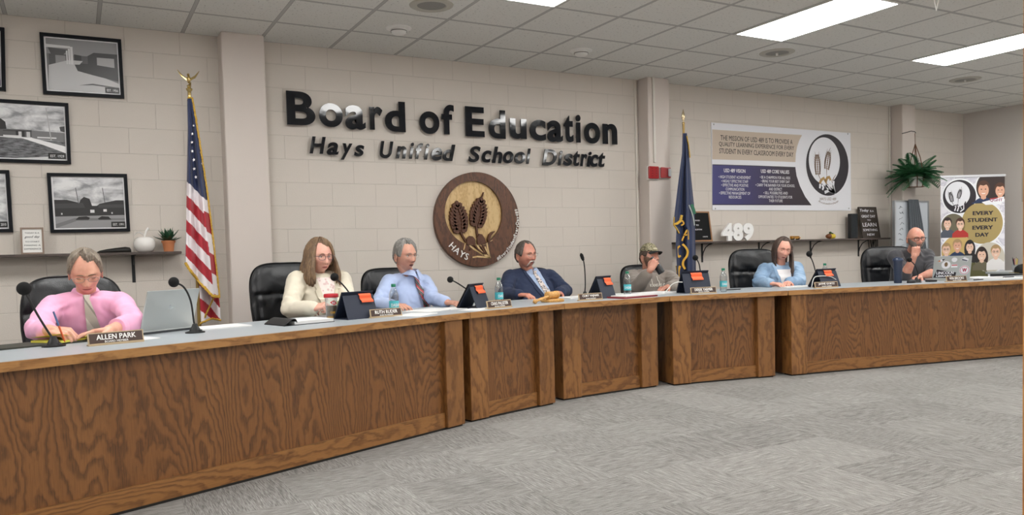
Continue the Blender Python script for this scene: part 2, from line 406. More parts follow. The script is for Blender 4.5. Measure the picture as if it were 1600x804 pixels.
# ================================================================== people
from mathutils.bvhtree import BVHTree
def V(*a): return Vector(a)
def capsule(mb, p0, r0, p1, r1, n=16, flat=1.0):
    """tapered limb with rounded ends"""
    p0 = Vector(p0); p1 = Vector(p1); d = (p1-p0); L = d.length
    d = d.normalized() if L > 1e-6 else V(0, 0, 1)
    pts, rs = [], []
    for k in range(5):
        a = pi/2*(1-k/5); pts.append(p0-d*r0*sin(a)); rs.append(max(.0008, r0*cos(a)))
    for k in range(0, 5): pts.append(p0.lerp(p1, k/4)); rs.append(r0+(r1-r0)*k/4)
    for k in range(1, 6):
        a = pi/2*k/5; pts.append(p1+d*r1*sin(a)); rs.append(max(.0008, r1*cos(a)))
    mb.tube(pts, rs, n, flat=flat)
def limb(mb, pts, rs, n=16):
    for i in range(len(pts)-1): capsule(mb, pts[i], rs[i], pts[i+1], rs[i+1], n)
def remesh(mb, voxel, smooth=6, fac=.5):
    """melt a set of overlapping volumes into one continuous skin"""
    me = bpy.data.meshes.new('tmp'); me.from_pydata(mb.v, [], mb.f); o = bpy.data.objects.new('tmp', me); C.objects.link(o)
    m = o.modifiers.new('r', 'REMESH'); m.mode = 'VOXEL'; m.voxel_size = voxel
    if smooth:
        k = o.modifiers.new('s', 'SMOOTH'); k.factor = fac; k.iterations = smooth
    dg = bpy.context.evaluated_depsgraph_get(); e = bpy.data.meshes.new_from_object(o.evaluated_get(dg), depsgraph=dg)
    vs = [v.co.copy() for v in e.vertices]; ns = [v.normal.copy() for v in e.vertices]; fs = [tuple(p.vertices) for p in e.polygons]
    bpy.data.objects.remove(o, do_unlink=True); bpy.data.meshes.remove(me); bpy.data.meshes.remove(e)
    return vs, ns, fs
def wrinkle(vs, ns, amp=.004, seed=0.0, centers=()):
    """soft cloth folds; stronger around the given (point, radius, gain, axis)"""
    out = []
    for p, n in zip(vs, ns):
        a = 0
        q = V(p.x*9+seed, p.y*9, p.z*5)
        a += (noise.noise(q)*1.0+abs(noise.noise(q*2.1+V(3, 1, 7)))*.7)*amp
        for c, r, g, ax in centers:
            d = (p-c).length/r
            if d < 1:
                s = (p-c).dot(ax); wv = sin(s*95+noise.noise(p*14+V(seed, 0, 0))*4)
                a += wv*(1-d*d)**2*g
        out.append(p+n*a)
    return out

def sst(a, b, x):
    t = max(0, min(1, (x-a)/(b-a))) if a != b else float(x > a); return t*t*(3-2*t)
def gs(x, s): return math.exp(-x*x/(2*s*s))
class Head:
    """a head as a function of direction; local face looks to -Y, z up, metres"""
    def __init__(s, w=.076, d=.098, h=.118, jaw=.74, nose=1.0, cheek=1.0, chin=1.0, full=0.0, brow=1.0, mouth=1.0, eyein=1.0, nosew=1.0, female=0):
        s.__dict__.update(locals())
    def pt(s, d):
        x, y, z = d
        X, Y, Z = s.w*x, s.d*y, s.h*z
        # skull: fuller above, narrower jaw
        t = sst(.05, -1.0, z); front = sst(.25, -.5, y)
        k = 1-(1-s.jaw)*t*(1.0+.25*front)
        X *= k*(1+s.full*.12*gs(z+.45, .3))
        if y > 0: Y *= 1-.42*sst(-.05, -.95, z)
        else: Y *= 1-.05*sst(0, -1, z)
        if z < -.6: Z = Z*(1-.05*sst(-.6, -1, z))
        X *= 1+.06*gs(z-.35, .35)*(1 if y > -.4 else .6)
        if y < 0:                                         # the face is flatter than a ball
            Y = -s.d*(abs(y)**.80)*(1-.05*sst(0, -1, z)); Y *= 1-.08*sst(.35, 1, z)
            X *= 1+.05*abs(y)
            ax = abs(X); f = sst(-.15, -.55, y)
            Y -= s.brow*.0065*gs(Z-.026, .009)*gs(ax-.026, .020)*f
            Y += s.eyein*.0125*gs(Z-.004, .0115)*gs(ax-.0315, .0165)*f
            Y += .004*gs(Z-.008, .012)*gs(ax, .010)*f
            bz = sst(.024, -.030, Z)                      # bridge to tip
            tip = sst(-.047, -.036, Z)
            Y -= s.nose*(.006+.019*bz)*tip*gs(ax, (.0072+.0058*bz)*s.nosew)*f if Z < .026 else 0
            Y -= s.nose*.0085*gs(Z+.037, .007)*gs(ax-.0125*s.nosew, .0065)*f
            Y -= s.cheek*.0065*gs(Z+.022, .018)*gs(ax-.043, .017)*f
            Y += .0035*gs(Z+.052, .012)*gs(ax-.034, .010)*f
            Y -= s.mouth*.0075*gs(Z+.066, .014)*gs(ax, .022)*f
            Y += .0045*gs(Z+.067, .0022)*gs(ax, .018)*f
            Y += .0045*gs(Z+.083, .006)*gs(ax, .018)*f
            Y -= s.chin*.0085*gs(Z+.103, .013)*gs(ax, .020)*f
        return V(X, Y, Z)
    def dirs(s, nu, nv):
        for j in range(nv+1):
            th = pi*j/nv
            for i in range(nu):
                # denser around the face
                a = 2*pi*i/nu; a = a+.45*sin(a)*-1*-1 if False else a-.42*sin(a)
                yield (sin(th)*sin(a), -sin(th)*cos(a), -cos(th))
    def add(s, mb, M, nu=104, nv=84, mi=0):
        vs = [s.pt(d) for d in s.dirs(nu, nv)]
        fs = [(j*nu+i, j*nu+(i+1) % nu, (j+1)*nu+(i+1) % nu, (j+1)*nu+i) for j in range(nv) for i in range(nu)]
        mb.add(vs, fs, mi, M)
        s.bvh = BVHTree.FromPolygons(vs, fs)
        for sx in (-1, 1):                                # ears
            E = T(sx*(s.w*.985), .012, -.012) @ RZ(sx*radians(22)) @ RX(radians(-8)) 
            ring = []
            for k in range(20):
                a = 2*pi*k/20; rr = .031 if sin(a) > 0 else .027
                ring.append(V(sx*.008+sx*.004*cos(a), .016*cos(a)*(1.1 if sin(a) > 0 else .8), rr*sin(a)))
            mb.tube(ring+[ring[0]], .0042, 8, mi, M @ E, cap=False)
            mb.ell((sx*.003, .002, 0), (.006, .014, .027), 12, 8, mi, M @ E)
            mb.ell((sx*.006, -.004, -.026), (.005, .007, .007), 10, 6, mi, M @ E)
    def cast(s, x, z, off=.0):
        """point on the face in front at local x, z"""
        h = s.bvh.ray_cast(V(x, -.4, z), V(0, 1, 0))
        return (h[0]-V(0, off, 0)) if h[0] else V(x, -.07-off, z)
    def hair(s, mb, M, tfn, nu=120, nv=90, mi=0):
        ds = list(s.dirs(nu, nv)); P = [s.pt(d) for d in ds]; t = [tfn(V(*d), p) for d, p in zip(ds, P)]
        vs = [p+V(*d).normalized()*k for p, d, k in zip(P, ds, t)]
        fs = [f for f in ((j*nu+i, j*nu+(i+1) % nu, (j+1)*nu+(i+1) % nu, (j+1)*nu+i) for j in range(nv) for i in range(nu)) if max(t[q] for q in f) > -.002]
        mb.add(vs, fs, mi, M)

def skin_mat(name, col, red='b0584c', blotch=.35):
    if name in _M: return _M[name]
    m = NT(name); v = m.obj(); c = lin(col)
    nz = m.noise(v, 16, 3, .6); nf = m.noise(v, 240, 2, .6)
    f = m.ramp(nz, [(.42, (0, 0, 0, 1)), (.70, (blotch,)*3+(1,))])
    m.l(m.mix(f, c, lin(red)), m.b.inputs['Base Color'])
    m.b.inputs['Roughness'].default_value = .48; m.b.inputs['Subsurface Weight'].default_value = .12
    m.b.inputs['Subsurface Radius'].default_value = (.012, .005, .003); m.b.inputs['Subsurface Scale'].default_value = .5
    m.bump(nf, .12, .001)
    _M[name] = m.m; return m.m
def hair_mat(name, a, b, stretch=(160, 160, 14)):
    if name in _M: return _M[name]
    m = NT(name); v = m.obj(stretch); nz = m.noise(v, 1.0, 4, .7)
    big = m.noise(m.obj((30, 30, 6)), 1.0, 2, .5)
    f = m.math('ADD', m.math('MULTIPLY', nz, .7), m.math('MULTIPLY', big, .4))
    m.l(m.ramp(f, [(.38, a), (.68, b)]), m.b.inputs['Base Color']); m.b.inputs['Roughness'].default_value = .5
    m.bump(nz, .9, .004); _M[name] = m.m; return m.m
def cloth_mat(name, col, var=.08, scale=700, rough=.85, bump=.25, sheen=.15):
    if name in _M: return _M[name]
    m = NT(name); c = lin(col); v = m.obj(); a = m.noise(v, scale, 2, .6); b = m.noise(v, 7, 3, .6)
    f = m.math('ADD', m.math('MULTIPLY', a, .5), m.math('MULTIPLY', b, .5))
    m.l(m.mix(f, tuple(x*(1-var) for x in c[:3])+(1,), tuple(min(1, x*(1+var)) for x in c[:3])+(1,)), m.b.inputs['Base Color'])
    m.b.inputs['Roughness'].default_value = rough; m.b.inputs['Sheen Weight'].default_value = sheen
    m.bump(m.math('ADD', m.math('MULTIPLY', a, .3), b), bump, .004); _M[name] = m.m; return m.m

def hand(mb, wrist, fdir, pnorm, thumb, curl=(.3, .35, .4, .45), tcurl=.4, size=1.0, spread=.10, tout=.7):
    """palm, five jointed fingers and a thumb from the side of the palm. fdir: along the fingers, pnorm: out of the palm,
    thumb: rough direction towards which the thumb lies"""
    X = Vector(fdir).normalized(); Z = -Vector(pnorm); Z = (Z-X*Z.dot(X)).normalized(); Y = Z.cross(X)
    if Y.dot(Vector(thumb)) < 0: sg = -1
    else: sg = 1
    w = Vector(wrist)
    def P(a, b, c): return w+(X*a+Y*b*sg+Z*c)*size       # a along, b towards thumb, c towards the back of the hand
    capsule(mb, P(-.008, 0, 0), .026*size, P(.012, 0, 0), .025*size)
    for b0, b1, r in ((.022, .028, .0155), (.006, .010, .016), (-.010, -.009, .0155), (-.024, -.027, .0145)):
        capsule(mb, P(.012, b0*.8, 0), .016*size, P(.082, b1, .002), r*size*.80)
    fl = [(.044, .026, .021), (.048, .030, .022), (.045, .028, .021), (.035, .021, .019)]
    bs = [.0275, .0095, -.0095, -.027]; st = [.088, .091, .086, .078]
    for k in range(4):
        p = (st[k], bs[k], .001); a = 0; sp = spread*(1.4-k)*.7; cur = curl[k] if isinstance(curl, (list, tuple)) else curl
        pts = [P(*p)]; x, b, c = p
        for j, L in enumerate(fl[k]):
            a += cur*(1.0, 1.25, .8)[j]*1.2
            x += L*cos(a)*cos(sp); b += L*sin(sp)*cos(a); c -= L*sin(a); pts.append(P(x, b, c))
        rs = [r*size for r in ((.0092, .0085, .0078, .0068) if k < 3 else (.0080, .0074, .0068, .0060))]
        limb(mb, pts, rs, 10)
    # thumb
    b0 = P(.020, .024, -.006); a = tout
    d1 = (X*cos(a)+Y*sg*sin(a)-Z*.35).normalized(); p1 = b0+d1*.042*size
    d2 = (X*cos(a-tcurl)+Y*sg*sin(a-tcurl)-Z*(.35+tcurl*.6)).normalized(); p2 = p1+d2*.030*size
    d3 = (X*cos(a-tcurl*1.8)+Y*sg*sin(a-tcurl*1.8)-Z*(.35+tcurl)).normalized(); p3 = p2+d3*.024*size
    limb(mb, [b0, p1, p2, p3], [.0165*size, .0115*size, .0098*size, .0078*size], 12)

def frame_of(right, up):
    r = Vector(right).normalized(); u = Vector(up); u = (u-r*u.dot(r)).normalized(); f = u.cross(r)   # f points forward (out of the chest)
    return r, u, -f if False else f
class Person:
    def __init__(s, label, joints, hd, hM, skin, yaw, build=1.0, belly=0.0, hips=0.0):
        """joints are world points: N neck base, SL/SR shoulders (viewer's left / right), EL/ER, WL/WR"""
        s.j = joints; s.hd = hd; s.hM = hM; s.b = build; s.belly = belly; s.skin = skin
        s.rt = s.crt(); s.fw = V(s.rt.y, -s.rt.x, 0)                      # viewer's right, forward
        N = joints['N']; s.P = V(N.x, N.y, .56)-s.fw*hips
        s.root = thing('person', label, 'person', (s.P.x, s.P.y, 0), 0)
        s.o = V(s.P.x, s.P.y, 0)
        s.body = MB()
    def W(s, mb):                        # world verts -> local
        mb.v = [(p[0]-s.o.x, p[1]-s.o.y, p[2]) for p in mb.v]; return mb
    def torso(s, mb, grow=0.0, shoulders=1.0, sleeve=(.062, .052, .046), arms=('L', 'R'), upto=1.0, neck=True):
        j = s.j; b = s.b; N = j['N']; P = s.P; ax = (j['SR']-j['SL']); ax.normalize()
        mid = (j['SR']+j['SL'])/2
        rings = []
        prof = [(-.10, .165, .115, 0), (0.0, .175, .125, 0), (.25, .165, .118, .02), (.5, .165, .116, .015), (.75, .178, .112, .01), (.90, .165, .098, .0), (1.0, .118, .078, -.0), (1.07, .070, .060, -.0)]
        for t, hw, hdp, fo in prof:
            c = P.lerp(V(mid.x, mid.y, mid.z+.02), t) + s.fw*(fo+s.belly*gs(t-.28, .25)*.6)
            w2 = (hw+s.belly*.45*gs(t-.25, .3))*b+grow; d2 = (hdp+s.belly*.7*gs(t-.28, .25))*b+grow
            rt = s.rt.lerp(ax, sst(.2, .9, t)).normalized(); fw = V(rt.y, -rt.x, 0).normalized()
            ring = []
            for k in range(28):
                a = 2*pi*k/28; ca, sa = cos(a), sin(a); e = .8
                ring.append(c+rt*w2*math.copysign(abs(ca)**e, ca)+fw*d2*math.copysign(abs(sa)**e, sa))
            rings.append(ring)
        mb.loft(rings)
        if neck: capsule(mb, N+V(0, 0, -.075), .070, N+V(0, 0, -.052), .066)
        for q in 'LR':
            S_ = j['S'+q]; inner = S_.lerp(mid, .55)+V(0, 0, .012)
            capsule(mb, N+V(0, 0, -.062)+(S_-N)*.10, .046*b+grow, S_.lerp(N, .25)+V(0, 0, .0), .048*b+grow)
            capsule(mb, inner, (.070+grow)*b*.9, S_, (.062+grow)*shoulders)
            if q in arms:
                E, W_ = j['E'+q], j['W'+q]
                capsule(mb, S_, sleeve[0]*shoulders+grow, E, sleeve[1]+grow)
                capsule(mb, E, sleeve[1]+grow, E.lerp(W_, upto), sleeve[1]+(sleeve[2]-sleeve[1])*upto+grow)
    def garment(s, name, m, voxel=.009, smooth=8, amp=.004, seed=0.0, folds=(), extra=None, **kw):
        mb = MB(); s.torso(mb, **kw)
        if extra: extra(mb)
        vs, ns, fs = remesh(mb, voxel, smooth)
        j = s.j; w = s.crt(); dn = V(0, 0, 1); fl = list(folds)
        for q, sg in (('L', -1), ('R', 1)):
            S_ = j['S'+q]; E = j['E'+q]; ax = (E-S_).normalized(); fl += [(S_.lerp(E, .25)-w*sg*.05+s.fw*.03, .13, .0045, (dn+w*sg*.6).normalized()), (S_.lerp(E, .80), .13, .0045, (ax+s.fw*.3).normalized()), (j['N']+w*sg*.08+V(0, 0, -.30)+s.fw*.05, .16, .004, (dn-w*sg*.8).normalized())]
        vs = wrinkle(vs, ns, amp*1.3, seed, fl)
        s.bvh = BVHTree.FromPolygons(vs, fs)
        m2 = MB(); k2 = dict(kw); k2['arms'] = (); s.torso(m2, **k2); t2 = remesh(m2, .012, 6); s.tb = BVHTree.FromPolygons(t2[0], t2[2])
        g = MB(); g.add(vs, fs); s.W(g)
        return g.build(name, m, s.root, smooth=True, angle=180)
    def drape(s, name, m, fn, nu, nv, off=.004, thick=.003, parent=None, mfn=None, bvh=None, origin=None, rt=None, up=V(0, 0, 1)):
        """lay a patch fn(u, v)->(x, z) (metres on the chest plane, origin at the neck base) on the clothes"""
        rt = rt or s.crt(); fw = V(rt.y, -rt.x, 0).normalized(); O = origin or s.j['N']; bv = bvh or s.bvh
        def f(u, v):
            x, z = fn(u, v); p = O+rt*x+up*z+fw*.6; h = bv.ray_cast(p, -fw, 1.2)
            h2 = s.tb.ray_cast(p, -fw, 1.2)
            q = h[0] if h[0] else O+rt*x+up*z+fw*.10
            if h[0] and h2[0] and (h[0]-h2[0]).dot(fw) > .045: q = h2[0]+fw*.016
            return q+fw*off
        mb = MB().grid(f, nu, nv, thick=-thick if False else thick, mfn=mfn); s.W(mb)
        return mb.build(name, m, parent or s.root, smooth=True, angle=50)
    def crt(s):
        a = s.j['SR']-s.j['SL']; a.z = 0; return a.normalized()
    def drape_text(s, name, m, txt, x, z, h, w, off=.006, tilt=0, parent=None):
        mb = MB(); add_text(mb, txt, 0, 0, h=h, w=w, bold=.03, res=1)
        rt = s.crt(); fw = V(rt.y, -rt.x, 0).normalized(); O = s.j['N']; out = []
        # subdivide is not needed: letters are small
        for p in mb.v:
            a, b = p[0], p[1]; a2 = a*cos(tilt)-b*sin(tilt)+x; b2 = a*sin(tilt)+b*cos(tilt)+z
            q = O+rt*a2+V(0, 0, b2)+fw*.6; hh = s.bvh.ray_cast(q, -fw, 1.2)
            h2 = s.tb.ray_cast(q, -fw, 1.2)
            if hh[0] and h2[0] and (hh[0]-h2[0]).dot(fw) > .045: hh = h2
            out.append((hh[0] if hh[0] else O+rt*a2+V(0, 0, b2)+fw*.1)+fw*off)
        mb.v = out; s.W(mb); return mb.build(name, m, parent or s.root)
    def neckhead(s):
        j = s.j; hc = s.hM.translation; mb = MB()
        base = s.hM @ V(0, .022, -.065)
        capsule(mb, base, .052*s.neckr, j['N']+V(0, 0, -.03), .050*s.neckr)
        s.body.add(mb.v, mb.f)
        s.hd.add(s.body, s.hM)
    neckr = 1.0
    def arms_skin(s, spec, r=1.0):
        """forearms and hands, one skin each"""
        mb = MB()
        for q, kw in spec.items():
            E, W_ = s.j['E'+q], s.j['W'+q]; kw = dict(kw); raw = kw.pop('raw', 0); fd = (W_-E).normalized()
            if not raw: kw['fdir'] = tuple(fd*.9+Vector(kw['fdir']).normalized()*.6)
            if r < 1: E = E.lerp(W_, .25)
            m1 = MB(); m_ = E.lerp(W_, .35)
            limb(m1, [E, m_, W_], [.044*s.b*r, .042*s.b*r, .027*min(1, r*1.15)]); hand(m1, W_, **kw)
            vs, ns, fs = remesh(m1, .0032, 3); mb.add(vs, fs)
        s.body.add(mb.v, mb.f)
    def core(s):
        """trunk and legs under the clothes so the body is whole"""
        mb = MB(); j = s.j
        s.torso(mb, grow=-.036, neck=False, arms=('L', 'R'), sleeve=(.05, .042, .034), upto=.6)
        kn = [s.P+s.rt*sx*.11+s.fw*.42+V(0, 0, -.02) for sx in (-1, 1)]
        for k, sx in zip(kn, (-1, 1)):
            limb(mb, [s.P+s.rt*sx*.09, k, V(k.x, k.y, .10)+s.fw*-.02], [.075, .052, .038])
        vs, ns, fs = remesh(mb, .014, 4); s.body.add(vs, fs)
    def legs(s, m, shoe):
        mb = MB(); kn = [s.P+s.rt*sx*.12+s.fw*.42+V(0, 0, -.02) for sx in (-1, 1)]
        s.P_ = s.P
        mb.ell(tuple(s.P+V(0, 0, -.01)), (.165*s.b, .145*s.b, .09))
        for k, sx in zip(kn, (-1, 1)):
            limb(mb, [s.P+s.rt*sx*.09+V(0, 0, -.01), k, V(k.x, k.y, .09)+s.fw*-.02], [.092, .070, .055])
        vs, ns, fs = remesh(mb, .014, 5); vs = wrinkle(vs, ns, .004, 3.0); g = MB().add(vs, fs); s.W(g); g.build('trousers', m, s.root, smooth=True, angle=180)
        for k in kn:
            mb = MB(); a = V(k.x, k.y, 0)+s.fw*-.05; 
            rings = []
            for t, w_, h_ in ((0, .025, .05), (.1, .038, .085), (.3, .037, .09), (.55, .044, .065), (.8, .045, .045), (.95, .034, .035), (1, .012, .02)):
                c = a+s.fw*(t*.28); rings.append([c+s.rt*w_*cos(2*pi*i/16)+V(0, 0, max(0.001, h_*(.5+.5*sin(2*pi*i/16)))) for i in range(16)])
            mb.loft(rings); s.W(mb); mb.build('shoe', shoe, s.root, smooth=True, angle=60)
    def finish(s): 
        s.core(); s.W(s.body); b = s.body.build('body', s.skin, s.root, smooth=True, angle=180); return b
    # ---------------------------------------------------------- face parts
    def face(s, iris='3b4a55', lip='a85a50', brow='5a4a3c', closed=False, look=(0, 0), browt=.0035, mouth_open=0.0, lipw=.023, smile=0.0):
        hd = s.hd; M = s.hM; root = s.root
        Wt = mat('eye_white', 'dcd6cf', .3); Ir = mat('iris_'+iris, iris, .2); Pu = mat('pupil', '0c0a09', .2); Ls = mat('lash', '2a1d18', .7)
        Sk = s.skin
        ez = .004
        for sx in (-1, 1):
            c = hd.cast(sx*.0315, ez); c = V(c.x, c.y+.0085, c.z)
            if not closed:
                mb = MB(); mb.ell(c, (.0125, .0125, .0100), 20, 14, 0, M)
                g = V(c.x+look[0]*.004, c.y, c.z+look[1]*.003)
                mb.ell((g.x, g.y-.0078, g.z), (.0056, .0052, .0056), 14, 8, 1, M); mb.ell((g.x, g.y-.0105, g.z), (.0026, .0029, .0026), 10, 6, 2, M)
                s.W(mb); mb.build('eye', [Wt, Ir, Pu], root, smooth=True)
            lid = MB()
            if closed: lid.ell(c, (.0145, .0125, .0112), 20, 14, 0, M)
            else:
                # upper and lower lid shells
                for zz, sy in ((.0062, 1), (-.0080, 1)):
                    lid.ell((c.x, c.y+.0004, c.z+zz), (.0148, .0133, .0052), 20, 10, 0, M)
            s.W(lid); lid.build('eyelid', Sk, root, smooth=True)
            la = MB(); zz = -.0055 if closed else .0028
            pts = [V(c.x+.0135*t, c.y-.0125*sqrt(max(0, 1-(t*.85)**2))-.0012, c.z+zz-(.003 if closed else -.0012)*(1-t*t)*(1)) for t in [k/6-1 for k in range(13)]]
            la.tube(pts, .0010 if not closed else .0012, 6, 0, M); s.W(la); la.build('eyelashes', Ls, root)
            br = MB(); pts = []; rs = []
            for k in range(9):
                t = k/8; x = sx*(.012+.036*t); z = .0215+.006*sin(pi*min(1, t*1.15))-.004*t; pts.append(hd.cast(x, z, .0008)); rs.append(browt*(1-.6*t**2)*(.75+.25*sin(pi*t)))
            br.tube(pts, rs, 8, 0, M, flat=.55); s.W(br); br.build('eyebrow', mat('brow_'+brow, brow, .9, bump=.6, bs=900), root, smooth=True)
        lp = MB(); Lm = mat('lip_'+lip, lip, .45)
        up, dn, ins = [], [], []
        n = 13
        for k in range(n):
            t = k/(n-1)*2-1; x = t*lipw; e = (1-t*t); zc = -.0665+smile*t*t
            up.append([hd.cast(x, zc+.0055*e**.7*(1-.18*gs(t, .12))+.0004, .0006), hd.cast(x, zc+.0028*e, .0026*e), hd.cast(x, zc+mouth_open*e, .0012*e)])
            dn.append([hd.cast(x, zc-mouth_open*e, .0012*e), hd.cast(x, zc-.0036*e-mouth_open*e, .0034*e), hd.cast(x, zc-.0072*e**.7-mouth_open*e, .0006)])
        for strip in (up, dn):
            vs = [p for c_ in strip for p in c_]; fs = [(3*i+q, 3*i+3+q, 3*i+4+q, 3*i+1+q) for i in range(n-1) for q in range(2)]
            lp.add(vs, fs, 0, M)
        s.W(lp); lp.build('lips', Lm, root, smooth=True)
        mo = MB(); hgt = max(mouth_open, .0007)
        vs = []; 
        for k in range(n):
            t = k/(n-1)*2-1; x = t*lipw*.97; e = 1-t*t; zc = -.0665+smile*t*t
            vs += [hd.cast(x, zc+hgt*e+.0004, .0009*e+.0005), hd.cast(x, zc-hgt*e-.0004, .0009*e+.0005)]
        mo.add(vs, [(2*i, 2*i+2, 2*i+3, 2*i+1) for i in range(n-1)], 0, M); s.W(mo); mo.build('mouth', mat('mouth_dark', '3a1512', .6), root)
        nr = MB()
        for sx in (-1, 1):
            c = hd.cast(sx*.0075, -.0435); nr.ell((c.x, c.y+.001, -.0435), (.0035, .004, .0018), 10, 6, 0, M)
        s.W(nr); nr.build('nostrils', mat('nostril', '3f1c17', .8), root)
    def glasses(s, col='3a3a3c', r=.0011, w=.0245, h=.0165, z=-.001, shape=.75, dy=.012, half=False, lensc=None):
        hd = s.hd; M = s.hM; m = mat('frame_'+col, col, .3, .6 if col != '15151a' else 0); g = bpy.data.objects.new('glasses', None)
        y0 = min(hd.cast(0, .006).y, hd.cast(.03, .022).y)-dy*.35
        mb = MB(); le = MB()
        for sx in (-1, 1):
            ring = []
            for k in range(28):
                a = 2*pi*k/28; ca, sa = cos(a), sin(a)
                ring.append(V(sx*(.034+w*math.copysign(abs(ca)**shape, ca)), y0+.0045*((.034+w*ca)/.05)**2, z+h*math.copysign(abs(sa)**shape, sa)))
            if half: mb.tube(ring[0:15], r, 6, 0, M)
            else: mb.tube(ring+[ring[0]], r, 6, 0, M, cap=False)
            le.add([V(p.x, p.y, p.z) for p in ring], [list(range(28))], 0, M)
            x1 = sx*(.034+w); mb.tube([V(x1, y0+.006, z+h*.5), V(sx*(hd.w*1.0+.003), y0+.02, z+h*.5), V(sx*(hd.w*1.03+.004), -.01, z+h*.45), V(sx*(hd.w*1.0+.006), .028, z-.004)], r, 6, 0, M)
        mb.tube([V(-.0105, y0+.0005, z+.003), V(0, y0-.0015, z+.006), V(.0105, y0+.0005, z+.003)], r, 6, 0, M)
        s.W(mb); fo = mb.build('glasses', m, s.root, smooth=True)
        s.W(le); lo = le.build('lens', lensc or glass_thin(), fo)
        return fo
def glass_thin():
    if 'lens' in _M: return _M['lens']
    m = bpy.data.materials.new('lens'); m.use_nodes = True; t = m.node_tree; t.nodes.clear()
    o = t.nodes.new('ShaderNodeOutputMaterial'); mx = t.nodes.new('ShaderNodeMixShader'); a = t.nodes.new('ShaderNodeBsdfTransparent'); b = t.nodes.new('ShaderNodeBsdfGlossy')
    b.inputs['Roughness'].default_value = .05; fr = t.nodes.new('ShaderNodeFresnel'); fr.inputs[0].default_value = 1.5
    t.links.new(fr.outputs[0], mx.inputs[0]); t.links.new(a.outputs[0], mx.inputs[1]); t.links.new(b.outputs[0], mx.inputs[2]); t.links.new(mx.outputs[0], o.inputs[0])
    _M['lens'] = m; return m
def HM(px, py, off, yaw=0, pitch=0, roll=0, sc_=1.0):
    """head frame: centre seen at a pixel at depth Y; yaw turns to viewer's right, pitch>0 looks down, roll>0 leans to viewer's right"""
    return Matrix.Translation(AT(px, py, off)) @ RZ(radians(yaw)) @ RX(radians(pitch)) @ RY(radians(roll)) @ SC(sc_, sc_, sc_)
def J(px, py, Y): return ony(px, py, Y)
SEAMS = (735, 882, 1047, 1232)
def seg_px(px): return sum(px > s_ for s_ in SEAMS)
def AT(px, py, off):
    """point seen at a pixel, off metres behind the front edge of the desk"""
    i = seg_px(px); d = ray(px, py); a = Vector(TV[i]); t = (a.dot(nrm[i])+off)/Vector((d.x, d.y)).dot(nrm[i]); return V(d.x*t, d.y*t, CAM_H+d.z*t)
def OR(px, py, c, dist, near=True):
    """point on the pixel's sight line at a bone's length from joint c"""
    d = ray(px, py).normalized(); o = V(0, 0, CAM_H); b = d.dot(c-o); p2 = (c-o).length_squared-b*b; k = sqrt(max(0, dist*dist-p2)); p = o+d*(b-k if near else b+k)
    v = p-c; p = c+v*(min(1.12*dist, v.length)/v.length)
    if p.z < HT+.035: p.z = HT+.035
    return p
def pose(N, SL, SR, EL, WL, ER, WR, half=.185, ua=.285, fa=.25, farR=True, wn=True):
    n = AT(*N); sl = OR(*SL, n, half, True); sr = OR(*SR, n, half, not farR)
    el = OR(*EL, sl, ua); er = OR(*ER, sr, ua); return dict(N=n, SL=sl, SR=sr, EL=el, WL=OR(*WL, el, fa), ER=er, WR=OR(*WR, er, fa))

def men_hair(front=.078, side=-.005, nape=-.070, top=.020, sidet=.010, part=None, seed=0., recede=0.0, tuft=.0, ragged=.003):
    def f(d, p):
        az = abs(atan2(d.x, -d.y))                       # 0 front .. pi back
        fr = front - recede*gs(az-.62, .22)*-1 if recede else front
        if az < .90: zh = front+recede*gs(az-.60, .25)+part*.012*(1 if d.x > 0 else -1)*sst(0, .4, az) if part else front+recede*gs(az-.60, .25)
        elif az < 1.35: t = (az-.90)/.45; zh = (front+recede*gs(.30, .25))*(1-sst(0, .85, t))+side*sst(0, .85, t)
        elif az < 1.75: t = (az-1.35)/.4; zh = side*(1-t)+.012*t
        else: t = sst(1.75, 2.4, az); zh = .012*(1-t)+nape*t
        zh += noise.noise(V(d.x*9+seed, d.y*9, 0))*ragged*2
        k = sst(-.004, .016 if az > .95 else .034, p.z-zh)
        th = sidet+(top-sidet)*sst(.2, .8, d.z)
        st = noise.noise(V(d.x*26+seed, d.y*26+d.z*3, d.z*7))*.0028+noise.noise(V(d.x*7, d.y*7+seed, d.z*4))*.004
        if tuft: th += tuft*gs(az, .7)*gs(d.z-.75, .25)
        return -.006+(th+st+.006)*k if k > 0 else -.006
    return f
def collar(s, m, open_=7, r=.057, h=.036, point=.055, flare=.022, dz=0.0):
    rt = s.crt(); fw = V(rt.y, -rt.x, 0); N = s.j['N']+V(0, 0, dz); cen = N+fw*.008
    def f(u, v):
        a = radians(-180+open_+(360-2*open_)*u)            # 0 = back of the neck
        front = abs(2*u-1)**3
        rr = r+(flare+.010*front)*v**.8; z = h-.012*front-(h+.004)*v-(point-.02)*front**4*v
        p = cen-fw*cos(a)*rr*1.05+rt*sin(a)*rr
        return p+V(0, 0, z)+fw*(.014*front*v)
    mb = MB().grid(f, 40, 5, thick=-.003)
    def g(u, v):
        a = radians(-180+open_*.6+(360-1.2*open_)*u); rr = r-.002
        return cen-fw*cos(a)*rr*1.05+rt*sin(a)*rr+V(0, 0, (h-.012*abs(2*u-1)**3)*(1-v)-.02*v)
    mb.grid(g, 32, 3, thick=.002)
    s.W(mb); return mb.build('collar', m, s.root, smooth=True, angle=60)
